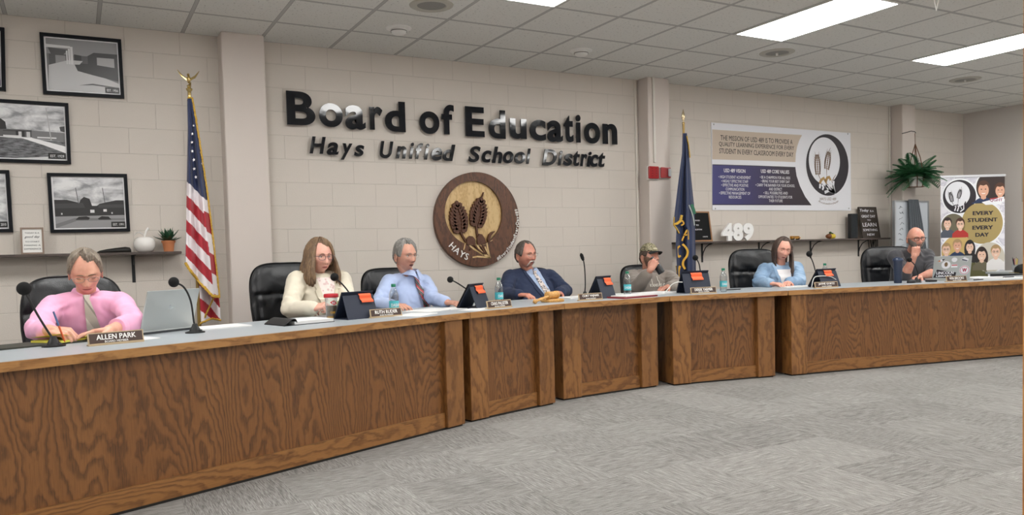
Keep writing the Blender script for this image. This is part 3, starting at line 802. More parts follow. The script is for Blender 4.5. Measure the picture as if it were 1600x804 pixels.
def tie(s, m, x1=0.0, z1=-.30, w1=.040, z0=-.012, knot=True, x0=0.0, kz=-.006):
    def f(u, v):
        w_ = .013+(w1-.013)*v**.8; return (x0+(x1-x0)*v+(u-.5)*2*w_*.95, z0+(z1-z0)*v)
    t = s.drape('tie', m, f, 8, 26, off=.011, thick=.006)
    rt = s.crt(); fw = V(rt.y, -rt.x, 0); N = s.j['N']; mb = MB(); hh = s.bvh.ray_cast(N+V(0, 0, -.035)+fw*.6, -fw, 1.2)[0]; hh = hh or N+fw*.07; c = N+fw*max(.062, (hh-N).dot(fw)+.002)+V(0, 0, kz)+rt*x0
    mb.loft([[c+rt*a*k+fw*b*q+V(0, 0, z) for a, b in ((-1, 0), (-.6, .8), (.6, .8), (1, 0), (.6, -.8), (-.6, -.8))] for k, q, z in ((.019, .012, .016), (.018, .014, .008), (.012, .012, -.014), (.009, .009, -.022))])
    s.W(mb); mb.build('tie_knot', m, t, smooth=True)
    return t
def cuff(s, m, q, t0, t1, r):
    E, W_ = s.j['E'+q], s.j['W'+q]; mb = MB(); mb.tube([E.lerp(W_, t0), E.lerp(W_, t0+.01), E.lerp(W_, t1-.01), E.lerp(W_, t1)], [r*.97, r, r*.98, r*.93], 20)
    s.W(mb); mb.build('cuff', m, s.root, smooth=True, angle=40)
def lapels(s, m, wide=.050, vz=-.24, top=.03, x=0.0, off=.007, spread=.062):
    for sx in (-1, 1):
        def f(u, v, sx=sx):
            z = top-.005+(vz-top)*v; e = spread*(1-v)**.9+.006                        # inner edge of the V
            wd = wide*(sin(pi*min(1, v*1.0+.10))**.6)*(1-.35*v)
            if v < .30: wd = wide*(.62+.5*v)
            elif v < .36: wd *= .72
            return (x*v+sx*(e+(u)*wd), z+ (.012*u if v < .3 else 0))
        s.drape('lapel', m, f, 6, 34, off=off, thick=.005)
def vpanel(s, m, vz=-.25, x=0.0, spread=.066, name='shirt_front', off=.0035, top=.02):
    def f(u, v):
        z = top+(vz-top)*v; e = spread*(1-v)**.9+.004; return (x*v+(u-.5)*2*e, z)
    return s.drape(name, m, f, 12, 26, off=off, thick=.002)
def stripe_tie(name, cols, scale, ang=45):
    if name in _M: return _M[name]
    m = NT(name); tc = m.obj(); rot = m.n('ShaderNodeMapping'); rot.inputs['Rotation'].default_value = (0, radians(ang), 0); m.l(tc, rot.inputs[0])
    sp = m.n('ShaderNodeSeparateXYZ'); m.l(rot.outputs[0], sp.inputs[0]); fr = m.math('FRACT', m.math('MULTIPLY', sp.outputs['X'], scale))
    r = m.n('ShaderNodeValToRGB'); r.color_ramp.interpolation = 'CONSTANT'; e = r.color_ramp.elements
    while len(e) < len(cols): e.new(.5)
    for el, (p, c) in zip(e, cols): el.position = p; el.color = lin(c)
    m.l(fr, r.inputs[0]); m.l(r.outputs[0], m.b.inputs['Base Color']); m.b.inputs['Roughness'].default_value = .5; m.b.inputs['Sheen Weight'].default_value = .3
    m.bump(m.noise(tc, 600, 2), .2, .001); _M[name] = m.m; return m.m
def cell_tie(name, a, b, scale=60):
    if name in _M: return _M[name]
    m = NT(name); v = m.obj(); vo = m.n('ShaderNodeTexVoronoi'); vo.inputs['Scale'].default_value = scale; m.l(v, vo.inputs['Vector'])
    m.l(m.ramp(vo.outputs['Distance'], [(.36, a), (.44, b)]), m.b.inputs['Base Color']); m.b.inputs['Roughness'].default_value = .5; _M[name] = m.m; return m.m
def locks(s, m, specs, name='hair_lengths', world_up=True):
    """long hair: flattened tapering strands. spec = (azimuth deg, drop, outward swing, inward curl, radius, front shift)"""
    mb = MB(); hd = s.hd; M = s.hM; inv = M.to_3x3().inverted() @ V(0, 0, -1)
    down = inv.normalized()
    for (az, drop, swing, curl, rad, sh, jit) in specs:
        a = radians(az); pts = []; rs = []
        for k in range(6):                              # over the skull
            e = radians(82-k*16); d = V(sin(a)*cos(e), -cos(a)*cos(e), sin(e)); p = hd.pt(d)+d*(.013+jit*.004); pts.append(p); rs.append(rad*(.55+.09*k))
        p = pts[-1].copy(); out = V(sin(a), -cos(a), 0); n = 9
        for k in range(1, n+1):
            t = k/n; q = p+down*drop*t+out*(swing*sin(pi*t*.6)-curl*t*t)+V(0, -sh*t, 0)+V(noise.noise(V(az*.1, t*3, jit))*.008, noise.noise(V(az*.1, t*3, jit+9))*.008, 0)
            pts.append(q); rs.append(rad*(1.0 if t < .8 else 1.0-.5*(t-.8)/.2))
        mb.tube(pts, rs, 7, 0, M, flat=.6)
    s.W(mb); return mb.build(name, m, s.root, smooth=True, angle=180)

PX = V(1, 0, 0)
DK = mat('trouser_dark', '23262c', .9, var=.1, vs=30, bump=.2, bs=700); SH = mat('shoe_black', '141414', .35)
# ---------- 1: pink shirt, writing
hd = Head(w=.074, d=.095, h=.121, jaw=.76, nose=1.05, cheek=.9, chin=1.0, brow=1.2)
s = Person('person in a pink shirt and silver tie, head bowed, writing on a yellow pad',
    pose((134, 465, 1.10), (82, 479), (187, 473), (57, 515), (80, 516), (211, 503), (174, 514), half=.21, ua=.26, fa=.225, farR=False),
    hd, HM(133.5, 425, .98, yaw=1, pitch=24, roll=-3), skin_mat('skin_a', 'e0aa92', 'b8675a'), 0.0, 1.0, belly=.03, hips=.12)
PK = cloth_mat('pink_shirt', 'f0aed0', .05, 900, .75, .2)
s.garment('shirt', PK, .008, 6, .006, 1.0, [(s.j['EL'], .14, .006, PX), (s.j['ER'], .14, .006, PX), (s.j['N']+V(0, -.1, -.2), .16, .003, V(.5, 0, 1).normalized())], upto=.62, sleeve=(.066, .055, .050))
cuff(s, PK, 'R', .60, .78, .050); cuff(s, PK, 'L', .60, .74, .048)
s.neckhead(); s.neckr = 1.0
s.arms_skin({'L': dict(raw=1, fdir=(.75, -.55, -.15), pnorm=(.25, .3, -.9), thumb=(.3, .9, .2), curl=(.75, .8, .85, .9), tcurl=.7, tout=.55),
             'R': dict(raw=1, fdir=(-.95, -.25, -.06), pnorm=(0, -.1, -1), thumb=(-.2, -.9, .2), curl=(.12, .12, .15, .18), tcurl=.2, tout=.6)})
collar(s, PK, dz=.022); tie(s, stripe_tie('silver_tie', [(0, 'b9b4a6'), (.30, '8f8c82'), (.36, 'cfcabd'), (.7, 'a39f92'), (.78, 'd8d4c8')], 7, 30), x1=.045, z1=-.27, w1=.046, z0=.0, kz=.008)
s.finish(); s.legs(DK, SH)
s.face(closed=True, brow='7c6a58', lip='a8645a', lipw=.024, browt=.0038); s.glasses('8c8a88', .0010, .0245, .0140, z=.000, half=False)
h = MB(); hd.hair(h, s.hM, men_hair(front=.090, side=.0, nape=-.065, top=.022, sidet=.013, seed=2, tuft=.006, ragged=.003, part=-1, recede=.004)); s.W(h); h.build('hair', hair_mat('hair_greybrown', '4d4238', 'a09384'), s.root, smooth=True, angle=180)
PERSON1 = s
# ---------- 2: cream blazer
hd = Head(w=.073, d=.092, h=.112, jaw=.78, nose=.82, cheek=1.15, chin=.9, brow=.6, full=.5)
s = Person('person in a cream blazer over a pale pink blouse, with long brown hair and glasses',
    pose((497, 431, 1.18), (463, 439), (534, 437), (453, 483), (491, 481), (546, 474), (511, 478), half=.19),
    hd, HM(498.5, 401, 1.12, yaw=16, pitch=4, roll=0, sc_=1.06), skin_mat('skin_b', 'e0ab98', 'c4756a'), radians(12), 1.08, belly=.03, hips=.06)
CR = cloth_mat('cream_blazer', 'dbd3c0', .05, 700, .8, .2)
s.garment('blazer', CR, .009, 6, .006, 4.0, [(s.j['EL'], .15, .006, PX), (s.j['ER'], .14, .004, PX)], sleeve=(.072, .060, .048), upto=.92)
s.neckhead()
s.arms_skin({'L': dict(fdir=(.75, -.3, .35), pnorm=(.6, -.1, -.5), thumb=(-.2, .1, 1), curl=(.9, .95, 1.0, 1.0), tcurl=.6, tout=.5, size=.92),
             'R': dict(fdir=(-.8, -.3, .05), pnorm=(-.3, .3, -.6), thumb=(0, 0, 1), curl=(.6, .6, .7, .7), tcurl=.5, tout=.5, size=.92)}, r=.80)
vpanel(s, cell_tie('pale_blouse', 'd9bdbb', 'efe2dd', 42), -.30, .0, .070, name='blouse', off=.003, top=-.01)
lapels(s, CR, .052, -.31, .035, spread=.074)
s.finish(); s.legs(DK, SH)
s.face(iris='4a5560', brow='5f4636', lip='b3625c', lipw=.021, look=(.2, 0)); s.glasses('2f3350', .0014, .0245, .0170, z=.001)
h = MB(); hd.hair(h, s.hM, men_hair(front=.079, side=-.06, nape=-.09, top=.026, sidet=.020, seed=5, ragged=.001, part=-1)); s.W(h); hh = h.build('hair', hair_mat('hair_brownblond', '39281d', '8f7355'), s.root, smooth=True, angle=180)
rnd = random.Random(4); sp_ = []
for k in range(120):
    az = rnd.uniform(58, 302); side = az if az < 180 else az-360
    fr = 1-min(1, abs(abs(side)-58)/60)
    sp_.append((side, rnd.uniform(.170, .200), .020+.015*rnd.random(), .012+.02*rnd.random()-.01*fr, rnd.uniform(.009, .015), .018*fr, rnd.random()))
locks(s, hair_mat('hair_brownblond', '39281d', '8f7355'), sp_)
# ---------- 3: light blue shirt
hd = Head(w=.073, d=.096, h=.120, jaw=.72, nose=1.1, cheek=.9, chin=1.1, brow=1.3)
s = Person('person in a light blue shirt and red striped tie, grey hair, seated behind papers',
    pose((640, 427, 1.00), (608, 441), (663, 441), (592, 482), (616, 489), (677, 466), (698, 472), half=.195),
    hd, HM(632.5, 400, .98, yaw=17, pitch=2, roll=0), skin_mat('skin_c', 'c99680', 'ae6254'), radians(10), .98, belly=.02, hips=.03)
BL = cloth_mat('blue_shirt', 'a9b9dc', .05, 900, .75, .2)
s.garment('shirt', BL, .009, 6, .006, 8.0, [(s.j['EL'], .15, .006, PX), (s.j['ER'], .15, .006, PX)], sleeve=(.068, .056, .042), upto=.90)
cuff(s, BL, 'R', .84, .96, .040)
s.neckhead()
s.arms_skin({'L': dict(fdir=(.8, -.5, -.1), pnorm=(.1, 0, -1), thumb=(.3, .9, .2), curl=(.3, .3, .35, .4), tcurl=.3),
             'R': dict(fdir=(.95, -.3, -.05), pnorm=(.1, 0, -1), thumb=(-.3, .9, .2), curl=(.2, .2, .25, .3), tcurl=.3)}, r=.82)
collar(s, BL); tie(s, stripe_tie('red_tie', [(0, 'a8262c'), (.28, '2c2b2c'), (.5, '6d6f6c'), (.60, '2a2a2c'), (.86, 'd8d4cc'), (.90, 'a8262c')], 26, 40), x1=.06, z1=-.29, w1=.038)
s.finish(); s.legs(DK, SH)
s.face(iris='4a4a45', brow='77726c', lip='8f5148', lipw=.021, mouth_open=.0035, look=(.3, .1)); s.glasses('a8a49e', .0008, .0230, .0135, z=.002)
h = MB(); hd.hair(h, s.hM, men_hair(front=.090, side=-.012, nape=-.070, top=.024, sidet=.012, seed=8, tuft=.004, ragged=.004)); s.W(h); h.build('hair', hair_mat('hair_grey', '3f3d3b', 'a19e99'), s.root, smooth=True, angle=180)
# ---------- 4: navy jacket, moustache
hd = Head(w=.078, d=.097, h=.119, jaw=.84, nose=1.1, cheek=1.1, chin=.9, brow=1.1, full=.8)
s = Person('person in a navy suit jacket and patterned tie, with a white moustache, leaning back',
    pose((828, 424, 1.08), (797, 433), (860, 433), (790, 466), (812, 472), (884, 460), (874, 462), half=.21),
    hd, HM(821, 398, 1.04, yaw=12, pitch=2, roll=-4, sc_=1.0), skin_mat('skin_d', 'cc8f79', 'aa564a', .5), radians(12), 1.15, belly=.07, hips=-.10)
NV = cloth_mat('navy_jacket', '1f2b47', .12, 700, .85, .15, sheen=.05)
s.garment('jacket', NV, .010, 7, .006, 12.0, [(s.j['EL'], .15, .005, PX), (s.j['ER'], .15, .005, PX)], sleeve=(.074, .062, .052), upto=.9)
s.neckhead()
s.arms_skin({'L': dict(fdir=(.9, -.3, -.1), pnorm=(.1, 0, -1), thumb=(.3, .9, .2), curl=.4), 'R': dict(fdir=(-.75, -.5, -.05), pnorm=(0, 0, -1), thumb=(-.3, -.9, .2), curl=(.45, .5, .5, .5), tcurl=.4)}, r=.85)
SB = cloth_mat('pale_blue_shirt', 'a4b6d4', .05, 900, .75, .2)
vpanel(s, SB, -.36, .10, .066, top=.0, off=.004); collar(s, SB); tie(s, cell_tie('patterned_tie', '2a2936', 'cfc3bd', 62), x1=.10, z1=-.34, w1=.044)
lapels(s, NV, .050, -.36, .012, x=.10, off=.009, spread=.066)
s.finish(); s.legs(DK, SH)
s.face(iris='42484c', brow='5c524b', lip='9a544c', lipw=.020, look=(.2, 0)); s.glasses('77706a', .0009, .0240, .0145, z=.001)
mo = MB()
for sx in (-1, 1):
    pts = []; rs = []
    for k in range(12):
        t = k/11; x = sx*(.002+.028*min(1, t*1.25)); z = -.0520-.006*t if t < .55 else -.0553-(t-.55)*.085; pts.append(hd.cast(x, z, .002)); rs.append((.0062+.0025*sin(pi*t))*(1-.45*t))
    mo.tube(pts, rs, 9, 0, s.hM, flat=.8)
s.W(mo); mo.build('moustache', hair_mat('hair_white', 'b9b2aa', 'f0ebe4', (260, 260, 60)), s.root, smooth=True, angle=180)
h = MB(); hd.hair(h, s.hM, men_hair(front=.088, side=-.010, nape=-.072, top=.014, sidet=.012, seed=12, recede=.014, ragged=.004)); s.W(h); h.build('hair', hair_mat('hair_darkgrey', '241f1c', '6b625b'), s.root, smooth=True, angle=180)
# ---------- 5: camouflage cap, drinking
hd = Head(w=.076, d=.097, h=.119, jaw=.80, nose=1.0, cheek=1.0, chin=1.0, brow=1.1, full=.5)
s = Person('person in a camouflage cap and grey hooded sweatshirt, drinking from a dark bottle',
    pose((1011, 426, 1.06), (989, 433), (1045, 433), (995, 449), (1016, 421), (1060, 452), (1042, 458), half=.20, ua=.30, fa=.24),
    hd, HM(1014, 402, .98, yaw=8, pitch=-8, roll=5), skin_mat('skin_e', 'c8917b', 'ab5f52'), radians(2), 1.08, belly=.04, hips=-.06)
HO = cloth_mat('grey_hoodie', '837a72', .10, 500, .95, .3, sheen=.3)
def hoodx(mb):
    n = s.j['N']; rt = s.crt(); fw = V(rt.y, -rt.x, 0)
    pts = [n+rt*.088*sin(2*pi*k/18)-fw*.080*cos(2*pi*k/18)+V(0, 0, .012*cos(2*pi*k/18)-.004)+fw*.01 for k in range(19)]
    mb.tube(pts, [.024+.012*cos(2*pi*k/18) for k in range(19)], 12)
s.garment('hooded_sweatshirt', HO, .010, 6, .007, 16.0, [(s.j['EL'], .15, .007, V(.6, 0, .8)), (s.j['ER'], .15, .006, PX)], sleeve=(.078, .068, .052), upto=.72, extra=hoodx)
cuff(s, HO, 'L', .66, .82, .047)
s.neckhead()
s.arms_skin({'L': dict(raw=1, fdir=(.50, -.15, .80), pnorm=(.62, .62, -.30), thumb=(-.6, .2, .6), curl=(.75, .8, .85, .9), tcurl=.5, tout=.6, size=1.0),
             'R': dict(fdir=(-.8, -.3, -.05), pnorm=(0, 0, -1), thumb=(-.3, -.9, .2), curl=.4)})
LT = cloth_mat('hoodie_print', 'd8d3c8', .05, 700, .9, .1)
s.drape_text('chest_print', LT, 'KANSAS CITY', .045, -.115, .030, .21); s.drape_text('chest_print', LT, 'ROYALS', .050, -.185, .034, .17)
for sx in (-1, 1):
    rt = s.crt(); fw = V(rt.y, -rt.x, 0)
    s.drape('drawstring', LT, lambda u, v, sx=sx: (sx*(.030+.006*v)+(u-.5)*.005, -.03-.10*v), 1, 10, off=.008, thick=.004)
s.finish(); s.legs(cloth_mat('jeans_dark', '2b3648', .1), SH)
s.face(iris='3c3a36', brow='5a4637', lip='9c5c50', closed=True)
bd_ = MB()
def beard(d, p, top=-.030, th=.0035, ch=.006):
    az = abs(atan2(d.x, -d.y))
    zh = -.052 if az < .42 else (-.030+ .035*sst(.5, 1.3, az))
    k = sst(.004, -.010, p.z-zh)*sst(1.75, 1.45, az)
    if az < .42 and -.076 < p.z < -.060 and abs(p.x) < .021: k = 0
    return -.004+(th+.004+ch*gs(az, .6)*sst(-.06, -.11, p.z)+noise.noise(V(d.x*40, d.y*40, d.z*40))*.0015)*k
hd.hair(bd_, s.hM, beard); s.W(bd_); bd_.build('beard', hair_mat('beard_brown', '4a3328', '8c6c58', (200, 200, 80)), s.root, smooth=True, angle=180)
h = MB(); hd.hair(h, s.hM, men_hair(front=.078, side=-.010, nape=-.066, top=.008, sidet=.007, seed=14)); s.W(h); h.build('hair', hair_mat('hair_darkbrown', '2b211b', '5d4a3c'), s.root, smooth=True, angle=180)
def camo_mat():
    if 'camo' in _M: return _M['camo']
    m = NT('camo'); v = m.obj(); a = m.noise(v, 26, 2, .5, 1.0); r = m.n('ShaderNodeValToRGB'); r.color_ramp.interpolation = 'CONSTANT'; e = r.color_ramp.elements
    for _ in range(2): e.new(.5)
    for el, (p, c) in zip(e, [(0, '55503f'), (.42, '8b8468'), (.53, 'a59d84'), (.62, '3b3a30')]): el.position = p; el.color = lin(c)
    m.l(a, r.inputs[0]); m.l(r.outputs[0], m.b.inputs['Base Color']); m.b.inputs['Roughness'].default_value = .9; m.bump(m.noise(v, 700, 2), .3, .001); _M['camo'] = m.m; return m.m
cp = thing('baseball_cap', 'camouflage baseball cap with a dark brim, on the head of the drinking person', 'cap')
def capf(z0, th):
    def f(d, p): 
        zz = .052+.012*(d.y) if True else 0
        k = sst(-.004, .006, p.z-zz); return -.008+(th+.008+.012*sst(.5, 1, d.z))*k
    return f
cb = MB(); hd.hair(cb, s.hM, capf(.05, .014)); cb.build('crown', camo_mat(), cp, smooth=True, angle=180)
bb = MB()
def brimf(u, v):
    a = (u-.5)*2; x = a*.072*(1-.10*v); y0 = -.083*sqrt(max(0, 1-(a*.88)**2))-.012; y = y0-v*.070*sqrt(max(0.02, 1-(a*.92)**2)); return V(x, y, .050-.016*a*a-.018*v)
bb.grid(brimf, 20, 8, thick=.003, M=s.hM); bb.build('brim', mat('cap_black', '1b1d1c', .8, bump=.3, bs=700), cp, smooth=True, angle=60)
fb = MB(); 
def pf(u, v):
    x = (u-.5)*.056; z = .068+v*.034; q = hd.cast(x, z); return V(x, q.y-.021+.003*v, z)
fb.grid(pf, 6, 4, thick=.002, M=s.hM); fb.build('front_patch', mat('cap_patch', 'c9c0a8', .8), cp, smooth=True)
P5 = s
# the bottle in the hand
_w = s.j['WL']; _ax = (_r2*.50-_u2*.84-_f*.15).normalized(); b0 = _w+V(.50, -.15, .80).normalized()*.088+V(.62, .62, -.30).normalized()*.052-_ax*.055; b1 = b0+_ax
ax = (b1-b0).normalized(); L = .235; Mb = Matrix.Translation(b0-ax*.012) @ V(0, 0, 1).rotation_difference(ax).to_matrix().to_4x4() @ SC(1, 1, .76)
bt = thing('drink_bottle', 'black drink bottle tipped to the mouth of the person in the cap', 'bottle')
MB().lathe([(.0, .03), (.024, .03), (.026, .045), (.031, .06), (.034, .09), (.034, .222), (.031, .232), (.0, .234)], 28, 0, Mb).build('bottle_body', mat('bottle_black', '11151c', .3, coat=.3), bt, smooth=True)
MB().lathe([(.0, 0), (.015, 0), (.017, .006), (.019, .03), (.022, .032), (.0, .033)], 20, 0, Mb).build('bottle_neck', mat('bottle_black', '11151c', .3), bt, smooth=True)
# ---------- 6: denim shirt
hd = Head(w=.071, d=.092, h=.114, jaw=.76, nose=.85, cheek=1.1, chin=.9, brow=.5, full=.3)
s = Person('person in a denim shirt and white top, long dark hair, looking down',
    pose((1219, 415, .96), (1194, 422), (1243, 419), (1186, 447), (1205, 455), (1249, 446), (1232, 454), half=.18),
    hd, HM(1222, 389.5, .90, yaw=-26, pitch=10, roll=8, sc_=1.0), skin_mat('skin_f', 'e0a893', 'c97a6c'), radians(-30), 1.02, belly=.03, hips=.10)
def denim():
    m = NT('denim'); v = m.obj(); a = m.noise(v, 5, 4, .6); b = m.noise(m.obj((500, 500, 160)), 1.0, 2, .6)
    m.l(m.ramp(m.math('ADD', m.math('MULTIPLY', a, .75), m.math('MULTIPLY', b, .25)), [(.36, '6a87a8'), (.52, '8fabc8'), (.68, 'b3c7dc')]), m.b.inputs['Base Color']); m.b.inputs['Roughness'].default_value = .85
    m.bump(b, .3, .002); return m.m
DN = denim()
s.garment('denim_shirt', DN, .010, 6, .008, 20.0, [(s.j['EL'], .16, .007, V(0, 0, 1)), (s.j['ER'], .16, .006, V(0, 0, 1))], sleeve=(.076, .064, .05), upto=.9)
s.neckhead()
s.arms_skin({'L': dict(fdir=(.7, -.6, -.1), pnorm=(0, 0, -1), thumb=(.3, .9, .2), curl=.3), 'R': dict(fdir=(-.5, -.8, -.1), pnorm=(0, 0, -1), thumb=(-.3, -.9, .2), curl=.3)}, r=.85)
WT = cloth_mat('white_top', 'eeeaea', .04, 700, .8, .25)
vpanel(s, WT, -.40, .01, .085, name='white_top', top=-.035, off=.004)
lapels(s, DN, .042, -.40, .012, off=.009, spread=.088)
s.finish(); s.legs(DK, SH)
s.face(iris='3c3a36', brow='4a372c', lip='b2645c', closed=True, lipw=.020, mouth_open=.003); s.glasses('b98a7c', .0009, .0225, .0195, z=-.002, shape=1.0)
h = MB(); hd.hair(h, s.hM, men_hair(front=.084, side=-.05, nape=-.09, top=.014, sidet=.013, seed=25, ragged=.001)); HR = hair_mat('hair_dark_straight', '2a1f1a', '5f4c42', (220, 220, 6)); s.W(h); h.build('hair', HR, s.root, smooth=True, angle=180)
rnd = random.Random(9); sp_ = []
for k in range(120):
    side = rnd.uniform(62, 300); side = side if side < 180 else side-360
    if side > 0 and side < 110: sp_.append((side, rnd.uniform(.26, .31), .006, .015, rnd.uniform(.008, .012), .030, rnd.random()))
    else: sp_.append((side, rnd.uniform(.10, .20), .004, .03, rnd.uniform(.008, .013), -.04, rnd.random()))
locks(s, HR, sp_)
# ---------- 7: bald, chin on hand
hd = Head(w=.077, d=.098, h=.120, jaw=.80, nose=1.05, cheek=1.0, chin=1.1, brow=1.2, full=.4)
s = Person('person with a shaved head, black glasses and dark grey shirt, chin resting on one fist',
    pose((1423, 393, .92), (1399, 401), (1448, 399), (1413, 431), (1429, 400), (1460, 425), (1437, 434), half=.21, ua=.31, fa=.255),
    hd, HM(1430.5, 372.5, .74, yaw=-32, pitch=4, roll=-3, sc_=.98), skin_mat('skin_g', 'd59c86', 'b55f54', .5), radians(-34), 1.12, belly=.04, hips=.12)
GY = cloth_mat('charcoal_shirt', '3a3a3f', .10, 500, .9, .2, sheen=.25)
s.garment('shirt', GY, .010, 6, .006, 24.0, [], sleeve=(.078, .066, .05), upto=.06)
s.neckhead()
s.arms_skin({'L': dict(raw=1, fdir=(.10, -.1, .95), pnorm=(.80, .45, .1), thumb=(.4, -.8, .4), curl=(1.1, 1.15, 1.2, 1.2), tcurl=.6, tout=.3, size=1.0),
             'R': dict(fdir=(-.9, -.3, -.05), pnorm=(0, 0, -1), thumb=(.2, -.9, .3), curl=(.3, .3, .35, .4), tcurl=.3)})
collar(s, GY, open_=18, r=.062, point=.05)
s.finish(); s.legs(DK, SH)
s.face(iris='41454a', brow='6b5148', lip='9c5a50', lipw=.020, look=(.1, 0)); s.glasses('15151a', .0022, .0250, .0160, z=.001, shape=.7)
bd_ = MB()
def beard2(d, p):
    k0 = beard(d, p, th=.0045, ch=.010); return k0
hd.hair(bd_, s.hM, beard2); s.W(bd_); bd_.build('beard', hair_mat('beard_grey', '3e332e', '9a918a', (200, 200, 80)), s.root, smooth=True, angle=180)
# ================================================================== chairs
M_leather = NT('black_leather'); _v = M_leather.obj(); M_leather.b.inputs['Base Color'].default_value = lin('17191d'); M_leather.b.inputs['Roughness'].default_value = .36
M_leather.b.inputs['Specular IOR Level'].default_value = .55
_a = M_leather.n('ShaderNodeTexVoronoi'); _a.inputs['Scale'].default_value = 260; M_leather.l(_v, _a.inputs['Vector'])
M_leather.bump(M_leather.math('ADD', M_leather.math('MULTIPLY', _a.outputs['Distance'], .3), M_leather.noise(_v, 22, 3, .6, .6)), .35, .006); M_leather = M_leather.m
M_seam = mat('chair_seam', '0d0e10', .5); M_plast = mat('chair_plastic', '131315', .45)
def chair(px, py, off, yaw, label, W=.54):
    top = AT(px, py, off); zt = top.z; t = thing('office_chair', label, 'chair', (top.x, top.y, 0), radians(yaw), 'black leather office chairs')
    z0 = .46; H = zt-z0; hw = W/2
    def outline(u, v):                                   # u, v in -1..1 -> rounded rectangle
        e = 4.2; m = max(abs(u), abs(v)); 
        if m < 1e-6: return 0, 0
        k = m/((abs(u)**e+abs(v)**e)**(1/e)); return u*k, v*k
    def fr(u, v):
        a, b = outline(2*u-1, 2*v-1); r = min(1, (abs(a)**5+abs(b)**5)**(1/5)); edge = (max(0, 1-r**3))**.5
        x = a*hw*(1-.10*max(0, -b)-.05*max(0, b)**3); z = z0+H*(b+1)/2
        y = -.035-.045*edge
        if r < .93: 
            y += .020*gs(b-.30, .035)*(1-abs(a)**4)+.016*gs(b+.28, .03)*(1-abs(a)**4)       # cross seams
            y += .010*gs(a, .03)*sst(.30, .22, b)+.012*gs(abs(a)-.80, .03)
            y -= .014*gs(b-.62, .22)*(1-a*a)-.006*noise.noise(V(a*4, b*5, px*.1))*(1+gs(b-.30, .15)*2)
            y += .006*noise.noise(V(a*16+px, b*6, 0))*gs(b-.22, .14)*1.5
        back_tilt = (z-z0)*.10
        return V(x, y+back_tilt+.03*abs(a)**2*-1, z)
    def bk(u, v):
        a, b = outline(2*u-1, 2*v-1); r = min(1, (abs(a)**5+abs(b)**5)**(1/5)); x = a*hw*(1-.10*max(0, -b)-.05*max(0, b)**3); z = z0+H*(b+1)/2
        return V(x, -.035+.055*(max(0, 1-r**4))**.5+(z-z0)*.10-.03*abs(a)**2, z)
    mb = MB().grid(fr, 56, 64); mb.grid(lambda u, v: bk(1-u, v), 40, 44); mb.build('backrest', M_leather, t, smooth=True, angle=80)
    # piping
    mb = MB(); pts = []
    for k in range(72):
        a = 2*pi*k/72; c, s_ = cos(a), sin(a); m = 1/((abs(c)**4.2+abs(s_)**4.2)**(1/4.2)); aa, bb = c*m*.985, s_*m*.985
        z = z0+H*(bb+1)/2; pts.append(V(aa*hw*(1-.10*max(0, -bb)-.05*max(0, bb)**3), -.047+(z-z0)*.10-.03*aa*aa, z))
    mb.tube(pts+[pts[0]], .006, 8, cap=False); mb.build('piping', M_seam, t, smooth=True)
    # seat
    def seat(u, v, s_):
        a, b = outline(2*u-1, 2*v-1); r = min(1, (abs(a)**5+abs(b)**5)**(1/5)); e = (max(0, 1-r**4))**.5
        return V(a*.26, -.29+b*.25, .44+(.055*e if s_ > 0 else -.045*e))
    mb = MB().grid(lambda u, v: seat(u, v, 1), 30, 30).grid(lambda u, v: seat(1-u, v, -1), 20, 20); mb.build('seat', M_leather, t, smooth=True, angle=80)
    for sx in (-1, 1):
        mb = MB(); mb.tube([V(sx*.27, -.02, .47), V(sx*.305, -.04, .56), V(sx*.31, -.08, .645), V(sx*.31, -.22, .655), V(sx*.31, -.32, .64), V(sx*.305, -.34, .56), V(sx*.26, -.32, .42)], [.016, .018, .02, .02, .02, .018, .015], 10)
        am = mb.build('armrest', M_plast, t, smooth=True); MB().box(sx*.31-.032, sx*.31+.032, -.33, -.07, .645, .675, bev=.012).build('arm_pad', M_leather, am)
    MB().lathe([(.06, .38), (.05, .36), (.03, .35), (.028, .14), (.04, .13), (.04, .09), (.0, .085)], 20, M=T(0, -.27, 0)).build('column', M_plast, t, smooth=True, angle=40)
    for k in range(5):
        a = 2*pi*k/5+.3; c, s_ = cos(a), sin(a); leg = MB().tube([V(.03*c, -.27+.03*s_, .115), V(.18*c, -.27+.18*s_, .10), V(.30*c, -.27+.30*s_, .075)], [.026, .022, .014], 10).build('base_leg', M_plast, t, smooth=True)
        MB().lathe([(0, -.012), (.025, -.012), (.028, 0), (.025, .012), (0, .012)], 16, M=T(.30*c, -.27+.30*s_, .028) @ RZ(a+pi/2) @ RX(pi/2)).build('caster', M_plast, leg, smooth=True)
    return t
chair(112, 430, 1.48, 6, 'black leather office chair behind the person in the pink shirt', .56)
chair(446, 409.5, 1.52, 12, 'black leather office chair behind the person in the cream blazer', .60)
chair(606, 418, 1.36, 14, 'black leather office chair behind the person in the light blue shirt', .56)
chair(826, 418, 1.42, 10, 'black leather office chair behind the person in the navy suit jacket', .62)
chair(1000, 413, 1.42, 0, 'black leather office chair behind the person in the camouflage cap', .56)
chair(1177, 388.5, 1.28, -16, 'black leather office chair beside the person in the denim shirt', .60)
chair(1388, 384.5, 1.25, -26, 'black leather office chair behind the bald person in dark grey', .66)

